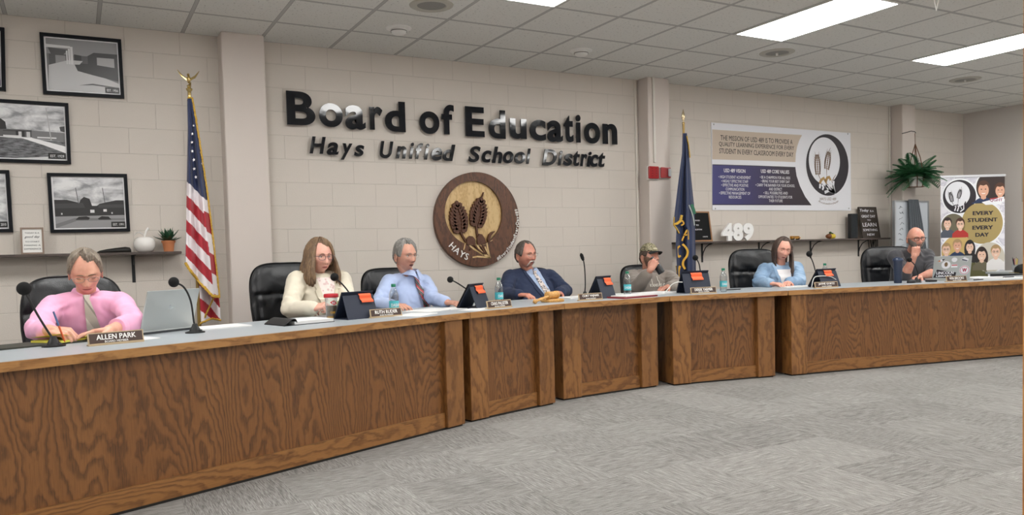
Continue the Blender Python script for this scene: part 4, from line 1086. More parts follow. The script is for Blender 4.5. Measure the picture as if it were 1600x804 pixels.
# ================================================================== wall signs
Y0 = DW
def S(w): return w
def decal(mb, pts, mi=0): 
    """flat shape on the wall plane from (x, z) points, already at its depth"""
    mb.add(pts, [list(range(len(pts)))], mi)
def circle(cx, cz, r, y, n=48, rz=None): return [V(cx+r*cos(2*pi*k/n), y, cz+(rz or r)*sin(2*pi*k/n)) for k in range(n)]
M_blk = NT('polished_black'); M_blk.b.inputs['Base Color'].default_value = lin('0d1119'); M_blk.b.inputs['Roughness'].default_value = .07; M_blk.b.inputs['Coat Weight'].default_value = .25; M_blk.b.inputs['Specular IOR Level'].default_value = .35; M_blk.b.inputs['Coat Roughness'].default_value = .03
M_blk.bump(M_blk.noise(M_blk.obj(), 5, 2), .10, .02); M_blk = M_blk.m
M_pin = mat('steel_pin', 'b0b0ae', .3, .9)
names = {'Board': 'first word of the sign', 'of': 'middle word', 'Education': 'last word'}
def wall_letter(ch, x0, x1, y0, y1, word, k, shear=0.0, big=True, n_of=''):
    z_ = 100; a = ony((x0+x1)/2, y0, DW-.04); b = ony((x0+x1)/2, y1, DW-.04); l = ony(x0, (y0+y1)/2, DW-.04); r = ony(x1, (y0+y1)/2, DW-.04)
    h = a.z-b.z; w_ = r.x-l.x; cx = (l.x+r.x)/2; cz = (a.z+b.z)/2
    desc = '%s black %sletter %s, %s of the word %s on the back wall' % ('large' if big else 'small', '' if big else 'slanted ', ch, n_of, word)
    t = thing('sign_letter', desc, 'letter', (cx, DW, cz), 0, 'large black letters on the wall' if big else 'small slanted black letters on the wall')
    mb = MB(); add_text(mb, ch, 0, 0, h=h, w=w_, bold=.028 if big else .026, ext=.008, shear=shear, M=T(0, -.038, 0) @ UP, res=6); mb.build('letter_face', M_blk, t)
    mb = MB()
    sx = w_*.30
    # pins sit behind solid strokes: test points on the glyph
    vs, fs = text_data(ch, .028 if big else .026, 1.0, shear, 1.0, 6)
    zs = sorted(mb.v) if False else None
    g = MB(); add_text(g, ch, 0, 0, h=h, w=w_, bold=.028, ext=.008, shear=shear, res=6)
    bv = BVHTree.FromPolygons([V(*p) for p in g.v], g.f); c = 0
    for fx, fz in ((-.38, -.3), (.38, .3), (-.38, .3), (.38, -.3), (0, .42), (0, -.42), (0, 0), (-.1, .2)):
        if c >= 2: break
        if bv.ray_cast(V(fx*w_, fz*h, 1), V(0, 0, -1))[0]: mb.lathe([(.0035, -.03), (.0035, 0)], 8, M=T(fx*w_, 0, fz*h) @ RX(-pi/2)); c += 1
    if c: mb.build('mounting_pin', M_pin, t)
o_ = ['first letter', 'second letter', 'third letter', 'fourth letter', 'fifth letter', 'sixth letter', 'seventh letter', 'eighth letter', 'ninth letter']
BIG = [('Board', [('B', 113, 218, 102, 226), ('o', 233, 320, 145, 233), ('a', 330, 404, 153, 242), ('r', 420, 467, 158, 243), ('d', 476, 551, 138, 250)]),
       ('of', [('o', 604, 677, 175, 258), ('f', 686, 731, 150, 260)]),
       ('Education', [('E', 774, 843, 158, 268), ('d', 860, 921, 170, 275), ('u', 938, 999, 202, 277), ('c', 1012, 1070, 206, 283), ('a', 1077, 1133, 209, 288), ('t', 1138, 1172, 190, 289), ('i', 1183, 1199, 188, 290), ('o', 1213, 1271, 217, 294), ('n', 1282, 1334, 221, 296)])]
for word, ls in BIG:
    for k, (ch, a, b, c_, d) in enumerate(ls): wall_letter(ch, 400+a/2.365, 400+b/2.365, 100+c_/2.365, 100+d/2.365, word, k, 0, True, o_[k])
SML = [('Hays', [('H', 197, 258, 268, 331), ('a', 261, 305, 289, 336), ('y', 312, 357, 293, 354), ('s', 362, 400, 299, 341)]),
       ('Unified', [('U', 457, 508, 285, 348), ('n', 516, 556, 303, 349), ('i', 565, 584, 290, 350), ('f', 588, 618, 292, 351), ('i', 620, 641, 294, 353), ('e', 648, 688, 309, 356), ('d', 690, 737, 297, 358)]),
       ('School', [('S', 784, 830, 303, 363), ('c', 834, 870, 319, 364), ('h', 872, 910, 305, 366), ('o', 913, 951, 322, 367), ('o', 955, 995, 324, 368), ('l', 998, 1015, 312, 369)]),
       ('District', [('D', 1057, 1111, 315, 374), ('i', 1115, 1133, 320, 375), ('s', 1135, 1170, 331, 376), ('t', 1172, 1196, 321, 377), ('r', 1198, 1224, 332, 378), ('i', 1222, 1240, 324, 379), ('c', 1235, 1264, 334, 380), ('t', 1265, 1290, 327, 381)])]
for word, ls in SML:
    for k, (ch, a, b, c_, d) in enumerate(ls): wall_letter(ch, 400+a/2.365, 400+b/2.365, 100+c_/2.365, 100+d/2.365, word, k, .22, False, o_[k])

# ---- round wooden seal
SC_ = V(3.476, DW, 1.495); SR = .4625
M_wal = oak('walnut', False, 3.0, .35, '3a2013', '5a3622', '6c452d', 2.0); M_map = oak('maple', False, 8.0, .15, 'b8935c', 'd2b27c', 'dcc08d', 2.0)
M_wh = mat('white_letter', 'f2f0ec', .5)
seal = thing('wall_seal', 'round walnut and maple wheat emblem hanging below the wall lettering', 'wall emblem', SC_)
def sp(zx, zy): return ((zx-384)/291*SR, -(zy-371.5)/328*SR)      # zoom pixels of the emblem -> its plane
cxi, czi = -.0422, .0613; ri = .3135
n = 96; vs = []
yf, yb = -.045, -.012
outer = [(SR*cos(2*pi*k/n), SR*sin(2*pi*k/n)) for k in range(n)]; inner = [(cxi+ri*cos(2*pi*k/n), czi+ri*sin(2*pi*k/n)) for k in range(n)]
mb = MB(); rings = [[V(x, -.002, z) for x, z in outer], [V(x, yf+.003, z) for x, z in outer], [V(x*.993, yf, z*.993) for x, z in outer], [V(x, yf, z) for x, z in inner], [V(x, -.018, z) for x, z in inner], [V(x, -.002, z) for x, z in inner]]
mb.loft(rings+[rings[0]], cap=(0, 0)); mb.build('walnut_ring', M_wal, seal)
MB().lathe([(0, 0), (ri+.01, 0), (ri+.01, .016), (0, .016)], 64, M=T(cxi, 0, czi) @ RX(pi/2)).build('maple_disc', M_map, seal)
M_wd = mat('dark_wheat_wood', '54301c', .5, var=.25, vs=60, bump=.3, bs=200)
def kern(mb, x, z, ang, L, w_, y0, y1):
    pts = []
    for k in range(12):
        t = k/12*2*pi; a = L/2*cos(t); b = w_/2*sin(t)*(1-.35*cos(t)); pts.append((x+a*cos(ang)-b*sin(ang), z+a*sin(ang)+b*cos(ang)))
    mb.prism(pts, y0, y1, M=RX(pi/2) @ SC(1, 1, 1), cham=.002)
def strip(mb, path, y0, y1):                                     # path: (x, z, width)
    L_, R_ = [], []
    for i, (x, z, w_) in enumerate(path):
        a = path[max(0, i-1)]; b = path[min(len(path)-1, i+1)]; dx, dz = b[0]-a[0], b[1]-a[1]; l = math.hypot(dx, dz) or 1
        L_.append((x-dz/l*w_/2, z+dx/l*w_/2)); R_.append((x+dz/l*w_/2, z-dx/l*w_/2))
    for i in range(len(path)-1):
        mb.prism([L_[i], L_[i+1], R_[i+1], R_[i]], y0, y1, M=RX(pi/2))
def wheat(mb, base, tip, w_, rows, y0, y1):
    bx, bz = base; tx, tz = tip; dx, dz = tx-bx, tz-bz; L = math.hypot(dx, dz); ang = atan2(dz, dx); ux, uz = dx/L, dz/L
    for k in range(rows):
        t = (k+.4)/rows; e = w_*.30*sin(pi*min(1, .18+t*.80))**.6; kl = L/rows*2.1; kw = w_*.26
        for sg in (-1, 1): kern(mb, bx+dx*t-uz*sg*e*1.0, bz+dz*t+ux*sg*e*1.0, ang+sg*.38, kl, kw, y0, y1)
        for sg in (-1, 1): kern(mb, bx+dx*t-uz*sg*e*1.75, bz+dz*t+ux*sg*e*1.75, ang+sg*.50, kl*.8, kw*.62, y0, y1-.002)
    kern(mb, tx, tz, ang, L/rows*2, w_*.3, y0, y1)
    strip(mb, [(bx+dx*t, bz+dz*t, w_*(.25+.30*sin(pi*t))) for t in [i/8 for i in range(9)]], y0, y1-.012)
for (b, tp, wd, st) in (((262, 452), (245, 265), .16, [(262, 450), (280, 490), (300, 525)]), ((372, 412), (410, 235), .15, [(372, 410), (375, 450), (380, 500)])):
    mb = MB(); wheat(mb, sp(*b), sp(*tp), wd, 8, .017, .050); strip(mb, [(*sp(*q), .018) for q in st], .017, .045)
    if tp[0] == 410: strip(mb, [(*sp(408, 240), .012), (*sp(420, 210), .009), (*sp(429, 182), .005)], .017, .045)
    mb.build('wheat_ear', M_wd, seal)
mb = MB()
def leaf(mb, px_pts, y0=.042, y1=.058):
    mb.prism([sp(*q) for q in px_pts], y0, y1, M=RX(pi/2))
leaf(mb, [(300, 500), (318, 484), (340, 488), (356, 510), (358, 545), (300, 545)]); leaf(mb, [(370, 500), (385, 470), (405, 475), (424, 505), (432, 540), (372, 548)])
strip(mb, [(*sp(x, y), w_) for x, y, w_ in ((455, 540, .022), (452, 510, .024), (462, 480, .022), (480, 462, .016), (494, 455, .006))], .017, .058)
for pts in ([(385, 500), (400, 540), (420, 580), (435, 610)], [(345, 540), (370, 575), (400, 600), (425, 612)], [(330, 572), (318, 582)], [(395, 560), (412, 590)]):
    strip(mb, [(*sp(x, y), .014*(1-.6*i/len(pts))) for i, (x, y) in enumerate(pts)], .042, .060)
mb.build('dark_leaves', M_wd, seal)
mb = MB()
for pts, w_ in (([(290, 535), (284, 565), (278, 580)], .012), ([(318, 548), (345, 572), (380, 595), (410, 618)], .018), ([(368, 545), (390, 580), (415, 612)], .020), ([(395, 545), (420, 585), (440, 612)], .018), ([(440, 540), (445, 580), (456, 628)], .018), ([(425, 560), (440, 600), (458, 632)], .014), ([(338, 633), (370, 628), (410, 632), (462, 638)], .016), ([(400, 600), (430, 622), (462, 638)], .022)):
    strip(mb, [(*sp(x, y), w_*(1-.5*abs(i/(len(pts)-1)-.4))) for i, (x, y) in enumerate(pts)], .0448, .0475)
strip(mb, [(*sp(x, y), .005) for x, y in ((300, 535), (340, 548), (385, 551), (430, 543), (480, 515))], .0448, .047)
mb.build('light_leaves', M_map, seal)
mb = MB()
def arc_text(mb, txt, R, a0, a1, h, ext=.0, y=-.05, bold=.0, cx=0, cz=0, wf=1.0, flip=False, mi=0):
    """characters along a circle; angles in degrees, 0 = +x, counter-clockwise; reads from a0 to a1"""
    ws = []
    for ch in txt:
        v_, _ = text_data(ch if ch != ' ' else 'i', bold, 1.0 if ext else 0.0, 0, 1, 2); ws.append((max(p[0] for p in v_)-min(p[0] for p in v_))+.09)
    tot = sum(ws); acc = 0; capv, _ = text_data('H', bold, 1.0 if ext else 0.0, 0, 1, 2); cap = max(p[1] for p in capv)
    for ch, w_ in zip(txt, ws):
        t = (acc+w_/2)/tot; acc += w_; a = radians(a0+(a1-a0)*t)
        if ch == ' ': continue
        v_, f_ = text_data(ch, bold, 1.0 if ext else 0.0, 0, 1, 2); x0 = min(p[0] for p in v_); x1 = max(p[0] for p in v_)
        rot = a+pi/2 if a1 > a0 else a-pi/2; k = h/cap
        if a1 > a0: off = R
        else: off = R
        Mx = T(cx+off*cos(a), y, cz+off*sin(a)) @ RX(pi/2) @ RZ(rot) @ T(-(x0+x1)/2*k*wf, -h/2, 0) @ SC(k*wf, k, ext if ext else 1)
        mb.add(v_, f_, mi, Mx)
arc_text(mb, 'HAYS', .385, 217, 252, .062, ext=.004, y=-.051, bold=.0)
mb.build('white_lettering', M_wh, seal); mb = MB()
arc_text(mb, '#EveryStudentEveryDay489', .436, -64, 14, .032, ext=.003, y=-.051, bold=.01); mb.build('white_lettering', M_wh, seal)

# ---- wheat drawing shared by the printed banners: takes a mapper (u, v) -> Vector
def flat_poly(mb, pts, mp, mi): mb.add([mp(*p) for p in pts], [list(range(len(pts)))], mi)
def flat_strip(mb, path, w_, mp, mi, taper=.3):
    L_, R_ = [], []
    for i, (x, z) in enumerate(path):
        a = path[max(0, i-1)]; b = path[min(len(path)-1, i+1)]; dx, dz = b[0]-a[0], b[1]-a[1]; l = math.hypot(dx, dz) or 1; ww = w_*(1-(1-taper)*i/(len(path)-1))
        L_.append((x-dz/l*ww/2, z+dx/l*ww/2)); R_.append((x+dz/l*ww/2, z-dx/l*ww/2))
    mb.add([mp(*p) for p in L_+R_], [(i, i+1, len(L_)+i+1, len(L_)+i) for i in range(len(L_)-1)], mi)
def flat_wheat(mb, base, tip, w_, rows, mp, mi, awn=True):
    bx, bz = base; tx, tz = tip; dx, dz = tx-bx, tz-bz; L = math.hypot(dx, dz); ang = atan2(dz, dx); ux, uz = dx/L, dz/L
    for k in range(rows):
        t = (k+.5)/rows; kc = L/rows*1.1; flat_poly(mb, [(bx+dx*t+kc/2*cos(q)*ux-w_*.085*sin(q)*uz, bz+dz*t+kc/2*cos(q)*uz+w_*.085*sin(q)*ux) for q in [2*pi*i/8 for i in range(8)]], mp, mi); e = w_*.26*sin(pi*min(1, .2+t*.75))**.6
        for sg in (-1, 1):
            x, z = bx+dx*t-uz*sg*e, bz+dz*t+ux*sg*e; an = ang+sg*.55; kl = L/rows*1.35; kw = w_*.20
            flat_poly(mb, [(x+kl/2*cos(q)*cos(an)-kw/2*sin(q)*sin(an), z+kl/2*cos(q)*sin(an)+kw/2*sin(q)*cos(an)) for q in [2*pi*i/8 for i in range(8)]], mp, mi)
            if awn: flat_strip(mb, [(x, z), (x+kl*1.5*cos(an*1.0-sg*.15), z+kl*1.5*sin(an-sg*.15))], w_*.05, mp, mi)
# ---- mission banner
ban = thing('wall_banner', 'white mission statement banner with beige and purple fields on the back wall', 'banner', (6.57, DW, 1.6))
BX0, BX1, BZ0, BZ1 = 6.570, 9.006, 1.606, 2.624; BWd, BHt = BX1-BX0, BZ1-BZ0
M_bw = mat('banner_white', 'e3e4ea', .45); M_beige = mat('banner_beige', 'c9b9a8', .5); M_pur = NT('banner_purple')
tc = M_pur.obj(); s_ = M_pur.n('ShaderNodeSeparateXYZ'); M_pur.l(tc, s_.inputs[0]); M_pur.l(M_pur.ramp(M_pur.math('DIVIDE', s_.outputs['X'], 1.6), [(0, '3a3a78'), (.35, '353063'), (.75, '2f2433'), (1, '2b2028')]), M_pur.b.inputs['Base Color']); M_pur.b.inputs['Roughness'].default_value = .45; M_pur = M_pur.m
M_ink = mat('banner_ink', '221c26', .5); M_pw = mat('banner_print_white', 'e9e9ee', .5); M_gold = mat('banner_gold', 'b08d57', .5); M_brn = mat('banner_brown', '8a7668', .5)
MB().box(0, BWd, -.008, 0, 0, BHt).build('panel', M_bw, ban)
def bz(px_, py_):                      # pixels of the big zoom -> banner coordinates
    p = ony(1100+px_/5.025, 180+py_/5.025); return ((p.x-BX0), (p.z-BZ0))
def bmap(y): return lambda u, v: V(u, y, v)
def fig(name, m, pts, y): mb = MB(); flat_poly(mb, pts, bmap(y), 0); return mb.build(name, m, ban)
q = [bz(x, y) for x, y in ((60, 108), (410, 131), (765, 152), (745, 190), (727, 240), (716, 300), (713, 364), (410, 352), (60, 342))]
fig('beige_field', M_beige, [(max(.0, q[0][0]), q[0][1])]+q[1:], -.0090)
fig('purple_field', M_pur, [bz(x, y) for x, y in ((62, 384), (400, 394), (713, 406), (722, 470), (748, 550), (790, 635), (838, 700), (62, 696))], -.0090)
fig('purple_border', M_ink, [bz(x, y) for x, y in ((62, 381), (400, 391), (714, 403), (713, 408), (400, 396), (62, 387))], -.0094)
fig('purple_border', M_ink, [bz(x, y) for x, y in ((62, 694), (836, 698), (840, 703), (62, 700))], -.0094)
def btext(txt, x0, y0, x1, y1, hh, m, bold=.0):
    a = bz(x0, y0); b = bz(x1, y1); mb = MB(); add_text(mb, txt, (a[0]+b[0])/2, (a[1]+b[1])/2, h=hh, w=abs(b[0]-a[0]), bold=bold, M=T(0, -.0098, 0) @ UP); mb.build('printed_text', m, ban)
btext('THE MISSION OF USD 489 IS TO PROVIDE A', 125, 176, 690, 204, .060, M_ink, .006)
btext('QUALITY LEARNING EXPERIENCE FOR EVERY', 113, 230, 702, 251, .060, M_ink, .006)
btext('STUDENT IN EVERY CLASSROOM EVERY DAY', 115, 280, 697, 301, .060, M_ink, .006)
btext('USD 489 VISION', 151, 430, 320, 433, .044, M_pw, .012); btext('USD 489 CORE VALUES', 442, 437, 664, 440, .044, M_pw, .012)
for t_, x0, x1, y in (('• HIGH STUDENT ACHIEVEMENT', 110, 362, 482), ('• HIGHLY EFFECTIVE STAFF', 132, 342, 514), ('• EFFECTIVE AND POSITIVE', 132, 342, 545), ('COMMUNICATION', 166, 312, 576), ('• EFFECTIVE MANAGEMENT OF', 115, 358, 607), ('RESOURCES', 191, 288, 638)): btext(t_, x0, y, x1, y+1, .034, M_pw, .0)
for t_, x0, x1, y in (('• BE A CHAMPION FOR ALL KIDS', 435, 672, 485), ('• BRING YOUR BEST EVERY DAY', 443, 668, 515), ('• CARRY THE BANNER FOR YOUR SCHOOL', 400, 708, 546), ('AND DISTRICT', 505, 608, 576), ('• SELL POSSIBILITIES AND', 463, 652, 606), ('OPPORTUNITIES TO STUDENTS FOR', 422, 688, 637), ('THEIR FUTURE', 505, 612, 667)): btext(t_, x0, y, x1, y+1, .034, M_pw, .0)
co = bz(963, 386); e1 = bz(797, 390); e2 = bz(1130, 382); et = bz(950, 145); eb = bz(975, 628)
cc = ((e1[0]+e2[0])/2, (et[1]+eb[1])/2); rr = (e2[0]-e1[0])/2; rz_ = (et[1]-eb[1])/2
fig('dark_ring', M_ink, [(cc[0]+rr*cos(a), cc[1]+rz_*sin(a)) for a in [2*pi*k/64 for k in range(64)]], -.0090)
i1 = bz(818, 350); i2 = bz(1062, 355); it = bz(935, 170); ib = bz(945, 538)
ci = ((i1[0]+i2[0])/2, (it[1]+ib[1])/2); ri2 = (i2[0]-i1[0])/2; rzi = (it[1]-ib[1])/2
fig('pale_disc', M_bw, [(ci[0]+ri2*cos(a), ci[1]+rzi*sin(a)) for a in [2*pi*k/64 for k in range(64)]], -.0094)
mb = MB(); flat_wheat(mb, bz(890, 462), bz(882, 305), .16, 9, bmap(-.0100), 0); flat_wheat(mb, bz(957, 420), bz(975, 285), .16, 9, bmap(-.0100), 0)
flat_strip(mb, [bz(972, 290), bz(980, 270), bz(988, 252)], .014, bmap(-.0100), 0); flat_strip(mb, [bz(892, 460), bz(905, 490), bz(915, 515)], .014, bmap(-.01), 0); flat_strip(mb, [bz(957, 420), bz(958, 450), bz(960, 490)], .014, bmap(-.01), 0)
flat_strip(mb, [bz(1005, 510), bz(1015, 485), bz(1032, 462)], .02, bmap(-.01), 0); mb.build('wheat_print', M_brn, ban)
mb = MB()
for pts in ([(905, 530), (915, 505), (935, 490), (948, 515), (955, 540)], [(950, 515), (962, 488), (978, 482), (988, 505), (995, 530)]): flat_strip(mb, [bz(*p) for p in pts], .045, bmap(-.0100), 0, .8)
mb.build('gold_leaves_print', M_gold, ban)
mb = MB()
for pts in ([(908, 535), (904, 570)], [(925, 540), (932, 565), (925, 582)], [(935, 525), (960, 560), (985, 590), (1022, 605)], [(950, 545), (985, 570), (1020, 604)], [(970, 525), (990, 560), (1015, 600)], [(985, 510), (1000, 545), (1020, 600)], [(1012, 512), (1010, 550), (1022, 602)], [(942, 602), (975, 588), (1025, 606)]): flat_strip(mb, [bz(*p) for p in pts], .040, bmap(-.0103), 0, .7)
mb.build('white_leaves_print', M_bw, ban)
btext('HAYS USD 489', 905, 655, 1032, 650, .036, M_brn, .0)
_b1, _b2 = bz(875, 662), bz(1070, 662); mb = MB(); arc_text(mb, '#EveryStudentEveryDay489', .5, 248, 292, .022, y=-.0098, cx=(_b1[0]+_b2[0])/2, cz=_b1[1]+.455); mb.build('printed_text', M_brn, ban)
for p in ((73, 68), (1125, 143), (85, 728), (1133, 727)):
    u, v = bz(*p); MB().lathe([(0, 0), (.009, 0), (.007, .005), (0, .006)], 12, M=T(u, -.008, v) @ RX(pi/2)).build('screw', M_pin, ban)

# ---- framed photographs
M_frm = mat('black_frame', '0a0e15', .5, spec=.2); GR = {k: mat('print_grey_%d' % k, '%02x%02x%02x' % (k, k, k+2), .35) for k in (20, 38, 60, 90, 120, 150, 175, 200, 225, 240)}
M_sky = NT('cloud_print'); _n = M_sky.noise(M_sky.obj((3, 3, 7)), 1.6, 5, .6, .3); M_sky.l(M_sky.ramp(_n, [(.38, '8d8e92'), (.5, 'c8c9cc'), (.6, 'e8e9ea')]), M_sky.b.inputs['Base Color']); M_sky.b.inputs['Roughness'].default_value = .35; M_sky = M_sky.m
M_grs = NT('grass_print'); _n = M_grs.noise(M_grs.obj((20, 20, 90)), 1.0, 4, .7); M_grs.l(M_grs.ramp(_n, [(.35, '3b3c3e'), (.65, '85868a')]), M_grs.b.inputs['Base Color']); M_grs = M_grs.m
def frame(label, corners, shapes, est, dz=0):
    """corners: tl, tr, br, bl pixels; shapes in 0..1 of the print"""
    P_ = [ony(*c, DW-.02) for c in corners]; xc = sum(p.x for p in P_)/4; zc = sum(p.z for p in P_)/4
    w_ = ((P_[1].x-P_[0].x)+(P_[2].x-P_[3].x))/2; h_ = ((P_[0].z-P_[3].z)+(P_[1].z-P_[2].z))/2; tilt = atan2((P_[1].z-P_[0].z)+(P_[2].z-P_[3].z), 2*w_)
    t = thing('framed_photograph', label, 'picture', (xc, DW, zc), 0, 'black framed school photographs'); f = .025
    X, Z = w_/2, h_/2; R = RY(-tilt)
    mb = MB()
    for a in ((-X, X, Z-f, Z), (-X, X, -Z, -Z+f)): mb.box(a[0], a[1], -.028, 0, a[2], a[3], M=R)
    for a in ((-X, -X+f), (X-f, X)): mb.box(a[0], a[1], -.0275, 0, -Z+f, Z-f, M=R)
    mb.build('frame', M_frm, t)
    MB().box(-X+f, X-f, -.010, -.002, -Z+f, Z-f, M=R).build('white_mat', GR[240], t)
    x0, x1, z0, z1 = -X+f+.012, X-f-.008, -Z+f+.010, Z-f-.008
    mb = MB(); ms = list(GR.values())+[M_sky, M_grs]; ix = {k: i for i, k in enumerate(GR)}; ix['sky'] = len(GR); ix['grass'] = len(GR)+1
    for L_, (k, pts) in enumerate(shapes):
        pts = [(min(1, max(0, a)), min(1, max(0, b))) for a, b in pts]
        mb.add([V(x0+(x1-x0)*a, -.0105-.00025*L_, z0+(z1-z0)*(1-b)) for a, b in pts], [list(range(len(pts)))], ix[k], R)
    mb.build('print', ms, t)
    a0 = .80 if est else 0
    if est:
        p = MB(); p.box(x1-(x1-x0)*.205, x1, -.0165, -.010, z0+.002, z0+(z1-z0)*.115, M=R); pl = p.build('date_plate', GR[20], t)
        mb = MB(); add_text(mb, est, x1-(x1-x0)*.1, z0+(z1-z0)*.058, h=(z1-z0)*.05, w=(x1-x0)*.16, bold=.01, M=R @ T(0, -.0168, 0) @ UP); mb.build('date_text', GR[225], pl)
    return t
R4 = [(0, 0), (1, 0), (1, 1), (0, 1)]
def rc(a, b, c, d): return [(a, b), (c, b), (c, d), (a, d)]
frame('black framed photo of a flat school with a columned entrance canopy, top of the cluster', [(61.5, 50), (190, 62), (193.5, 153.5), (67.5, 147)],
      [(120, R4), (150, rc(0, .0, 1, .30)), (60, [(.38, .28), (.55, .31), (.66, .22), (1, .22), (1, .52), (.38, .50)]), (175, [(.70, .31), (.95, .31), (.95, .49), (.70, .47)]), (90, [(.48, .30), (.57, .30), (.57, .45), (.48, .45)]),
       (90, [(.02, .18), (.30, .20), (.22, .32), (.06, .30)]), (225, [(.0, .12), (.33, .13), (.33, .17), (.0, .18)]), (90, rc(.03, .30, .28, .52)), (150, rc(.12, .32, .26, .50)), (200, [(.02, .52), (.30, .40), (.5, .40), (.42, .52), (1, .80), (1, 1), (0, 1)]),
       (225, rc(.33, .14, .365, .48)), (225, rc(.30, .18, .325, .48)), (225, rc(.27, .22, .29, .48)), (225, rc(.28, .14, .365, .17)),
       (60, [(.38, .48), (.7, .46), (1, .50), (1, .76), (.62, .66), (.42, .60)]), (90, [(.42, .88), (.62, .83), (1, .88), (1, .90), (.62, .86)])], 'EST. 1956')
frame('black framed photo of a lawn with a flagpole and low school', [(-52, 151), (106.5, 161.5), (111.5, 256), (-45, 252)],
      [('sky', R4), (90, rc(0, .46, .62, .60)), (120, [(.62, .47), (1, .49), (1, .66), (.62, .62)]), (60, rc(.30, .48, .62, .50)), (38, [(.20, .30), (.28, .27), (.33, .33), (.34, .46), (.2, .48)]), (38, rc(.44, .48, .54, .60)), (200, rc(.47, .50, .505, .60)), (200, rc(.56, .50, .60, .60)), (60, [(.94, .38), (1, .36), (1, .48), (.95, .46)]),
       ('grass', [(0, .60), (1, .66), (1, 1), (0, 1)]), (240, [(.48, .61), (.62, .61), (1, .75), (1, .88), (.75, .74)]), (225, [(.45, 1), (.85, .95), (1, .93), (1, 1)]), (225, rc(.30, .575, .5, .60)), (225, rc(.68, .585, .9, .61)), (175, [(.79, .03), (.80, .03), (.845, .64), (.83, .64)])], 'EST. 1929')
frame('black framed photo of two dark gabled buildings with a tree between, above the white apple', [(72.5, 270), (198.5, 271.5), (203.5, 361.5), (79.5, 363.5)],
      [('sky', R4), (38, [(.0, .44), (.18, .44), (.35, .50), (.37, .44), (.42, .38), (.50, .42), (.53, .56), (.60, .56), (.64, .52), (.88, .45), (1, .45), (1, .77), (0, .78)]), (60, [(0, .52), (.40, .50), (.43, .60), (0, .61)]), (60, [(.62, .54), (1, .53), (1, .60), (.62, .60)]), (150, [(0, .77), (1, .75), (1, 1), (0, 1)]), (120, [(0, .92), (.28, .80), (1, .82), (1, .85), (.3, .86), (0, 1)]),
       (20, [(.28, .84), (.33, .78), (.44, .77), (.49, .80), (.47, .84)]), (20, [(.60, .82), (.66, .77), (.76, .78), (.80, .84), (.62, .84)]), (225, rc(.50, .64, .56, .70)), (225, rc(.69, .63, .74, .68)), (200, rc(.085, .70, .105, .735)), (200, rc(.805, .69, .825, .725)), (90, [(.305, .20), (.315, .20), (.345, .52), (.335, .52)]), (90, [(.69, .20), (.70, .20), (.725, .50), (.715, .50)])], 'EST. 1991')
frame('black framed photo cut off at the left edge beside the gabled-buildings photo', [(-112, 264), (14.5, 265.5), (20.5, 362.5), (-106, 364.5)],
      [('sky', R4), (60, rc(0, .6, .5, .8)), (150, rc(0, .8, .6, 1))], 'EST. 2010')
frame('black framed photo cut off by the left edge, at the top of the cluster', [(-118, 28), (5, 43.5), (11, 142), (-112, 132)],
      [('sky', R4), (60, rc(0, .5, 1, .75)), (150, rc(0, .72, 1, 1))], 'EST. 1978')

# ---- fire alarm boxes on the middle pilaster, conduit
YP = 6.80
a = ony(1013, 259.5, YP-.03); b = ony(1029, 279, YP-.03); M_red = mat('alarm_red', 'a3161c', .4, coat=.2)
al = thing('fire_alarm_speaker', 'red fire alarm box with small slots, left of the two on the pilaster', 'fire alarm', ((a.x+b.x)/2, YP, (a.z+b.z)/2)); hw, hh = (b.x-a.x)/2, (a.z-b.z)/2
MB().box(-hw-.006, hw+.006, -.02, 0, -hh-.012, hh+.004).build('backplate', mat('alarm_white', 'd8d5cf', .5), al)
MB().box(-hw, hw, -.045, -.02, -hh, hh, bev=.006).build('cover', M_red, al)
mb = MB()
for i in range(2):
    for j in range(4): mb.box((-.4+i*.8)*hw-.008, (-.4+i*.8)*hw+.008, -.047, -.044, (-.6+j*.4)*hh, (-.6+j*.4)*hh+.004)
mb.build('slots', mat('alarm_slot', '2a0506', .6), al)
a = ony(1032, 261, YP-.03); b = ony(1048, 278, YP-.03); al = thing('fire_alarm_strobe', 'red fire alarm strobe with a clear lens, right of the two on the pilaster', 'fire alarm', ((a.x+b.x)/2, YP, (a.z+b.z)/2)); hw, hh = (b.x-a.x)/2, (a.z-b.z)/2
MB().box(-hw, hw-.012, -.02, 0, -hh-.010, hh).build('backplate', mat('alarm_white', 'd8d5cf', .5), al)
MB().box(-hw, hw, -.04, -.02, -hh, hh, bev=.006).build('cover', M_red, al)
MB().box(hw*.30, hw*.85, -.062, -.04, -hh*.75, hh*.75, bev=.008).build('strobe_lens', mat('strobe_clear', 'c8ccd2', .15, coat=.5), al)
struct(MB().box(5.555, 5.585, YP-.018, YP, 2.10, CEIL, bev=.003).build('trim_6', M_chan))

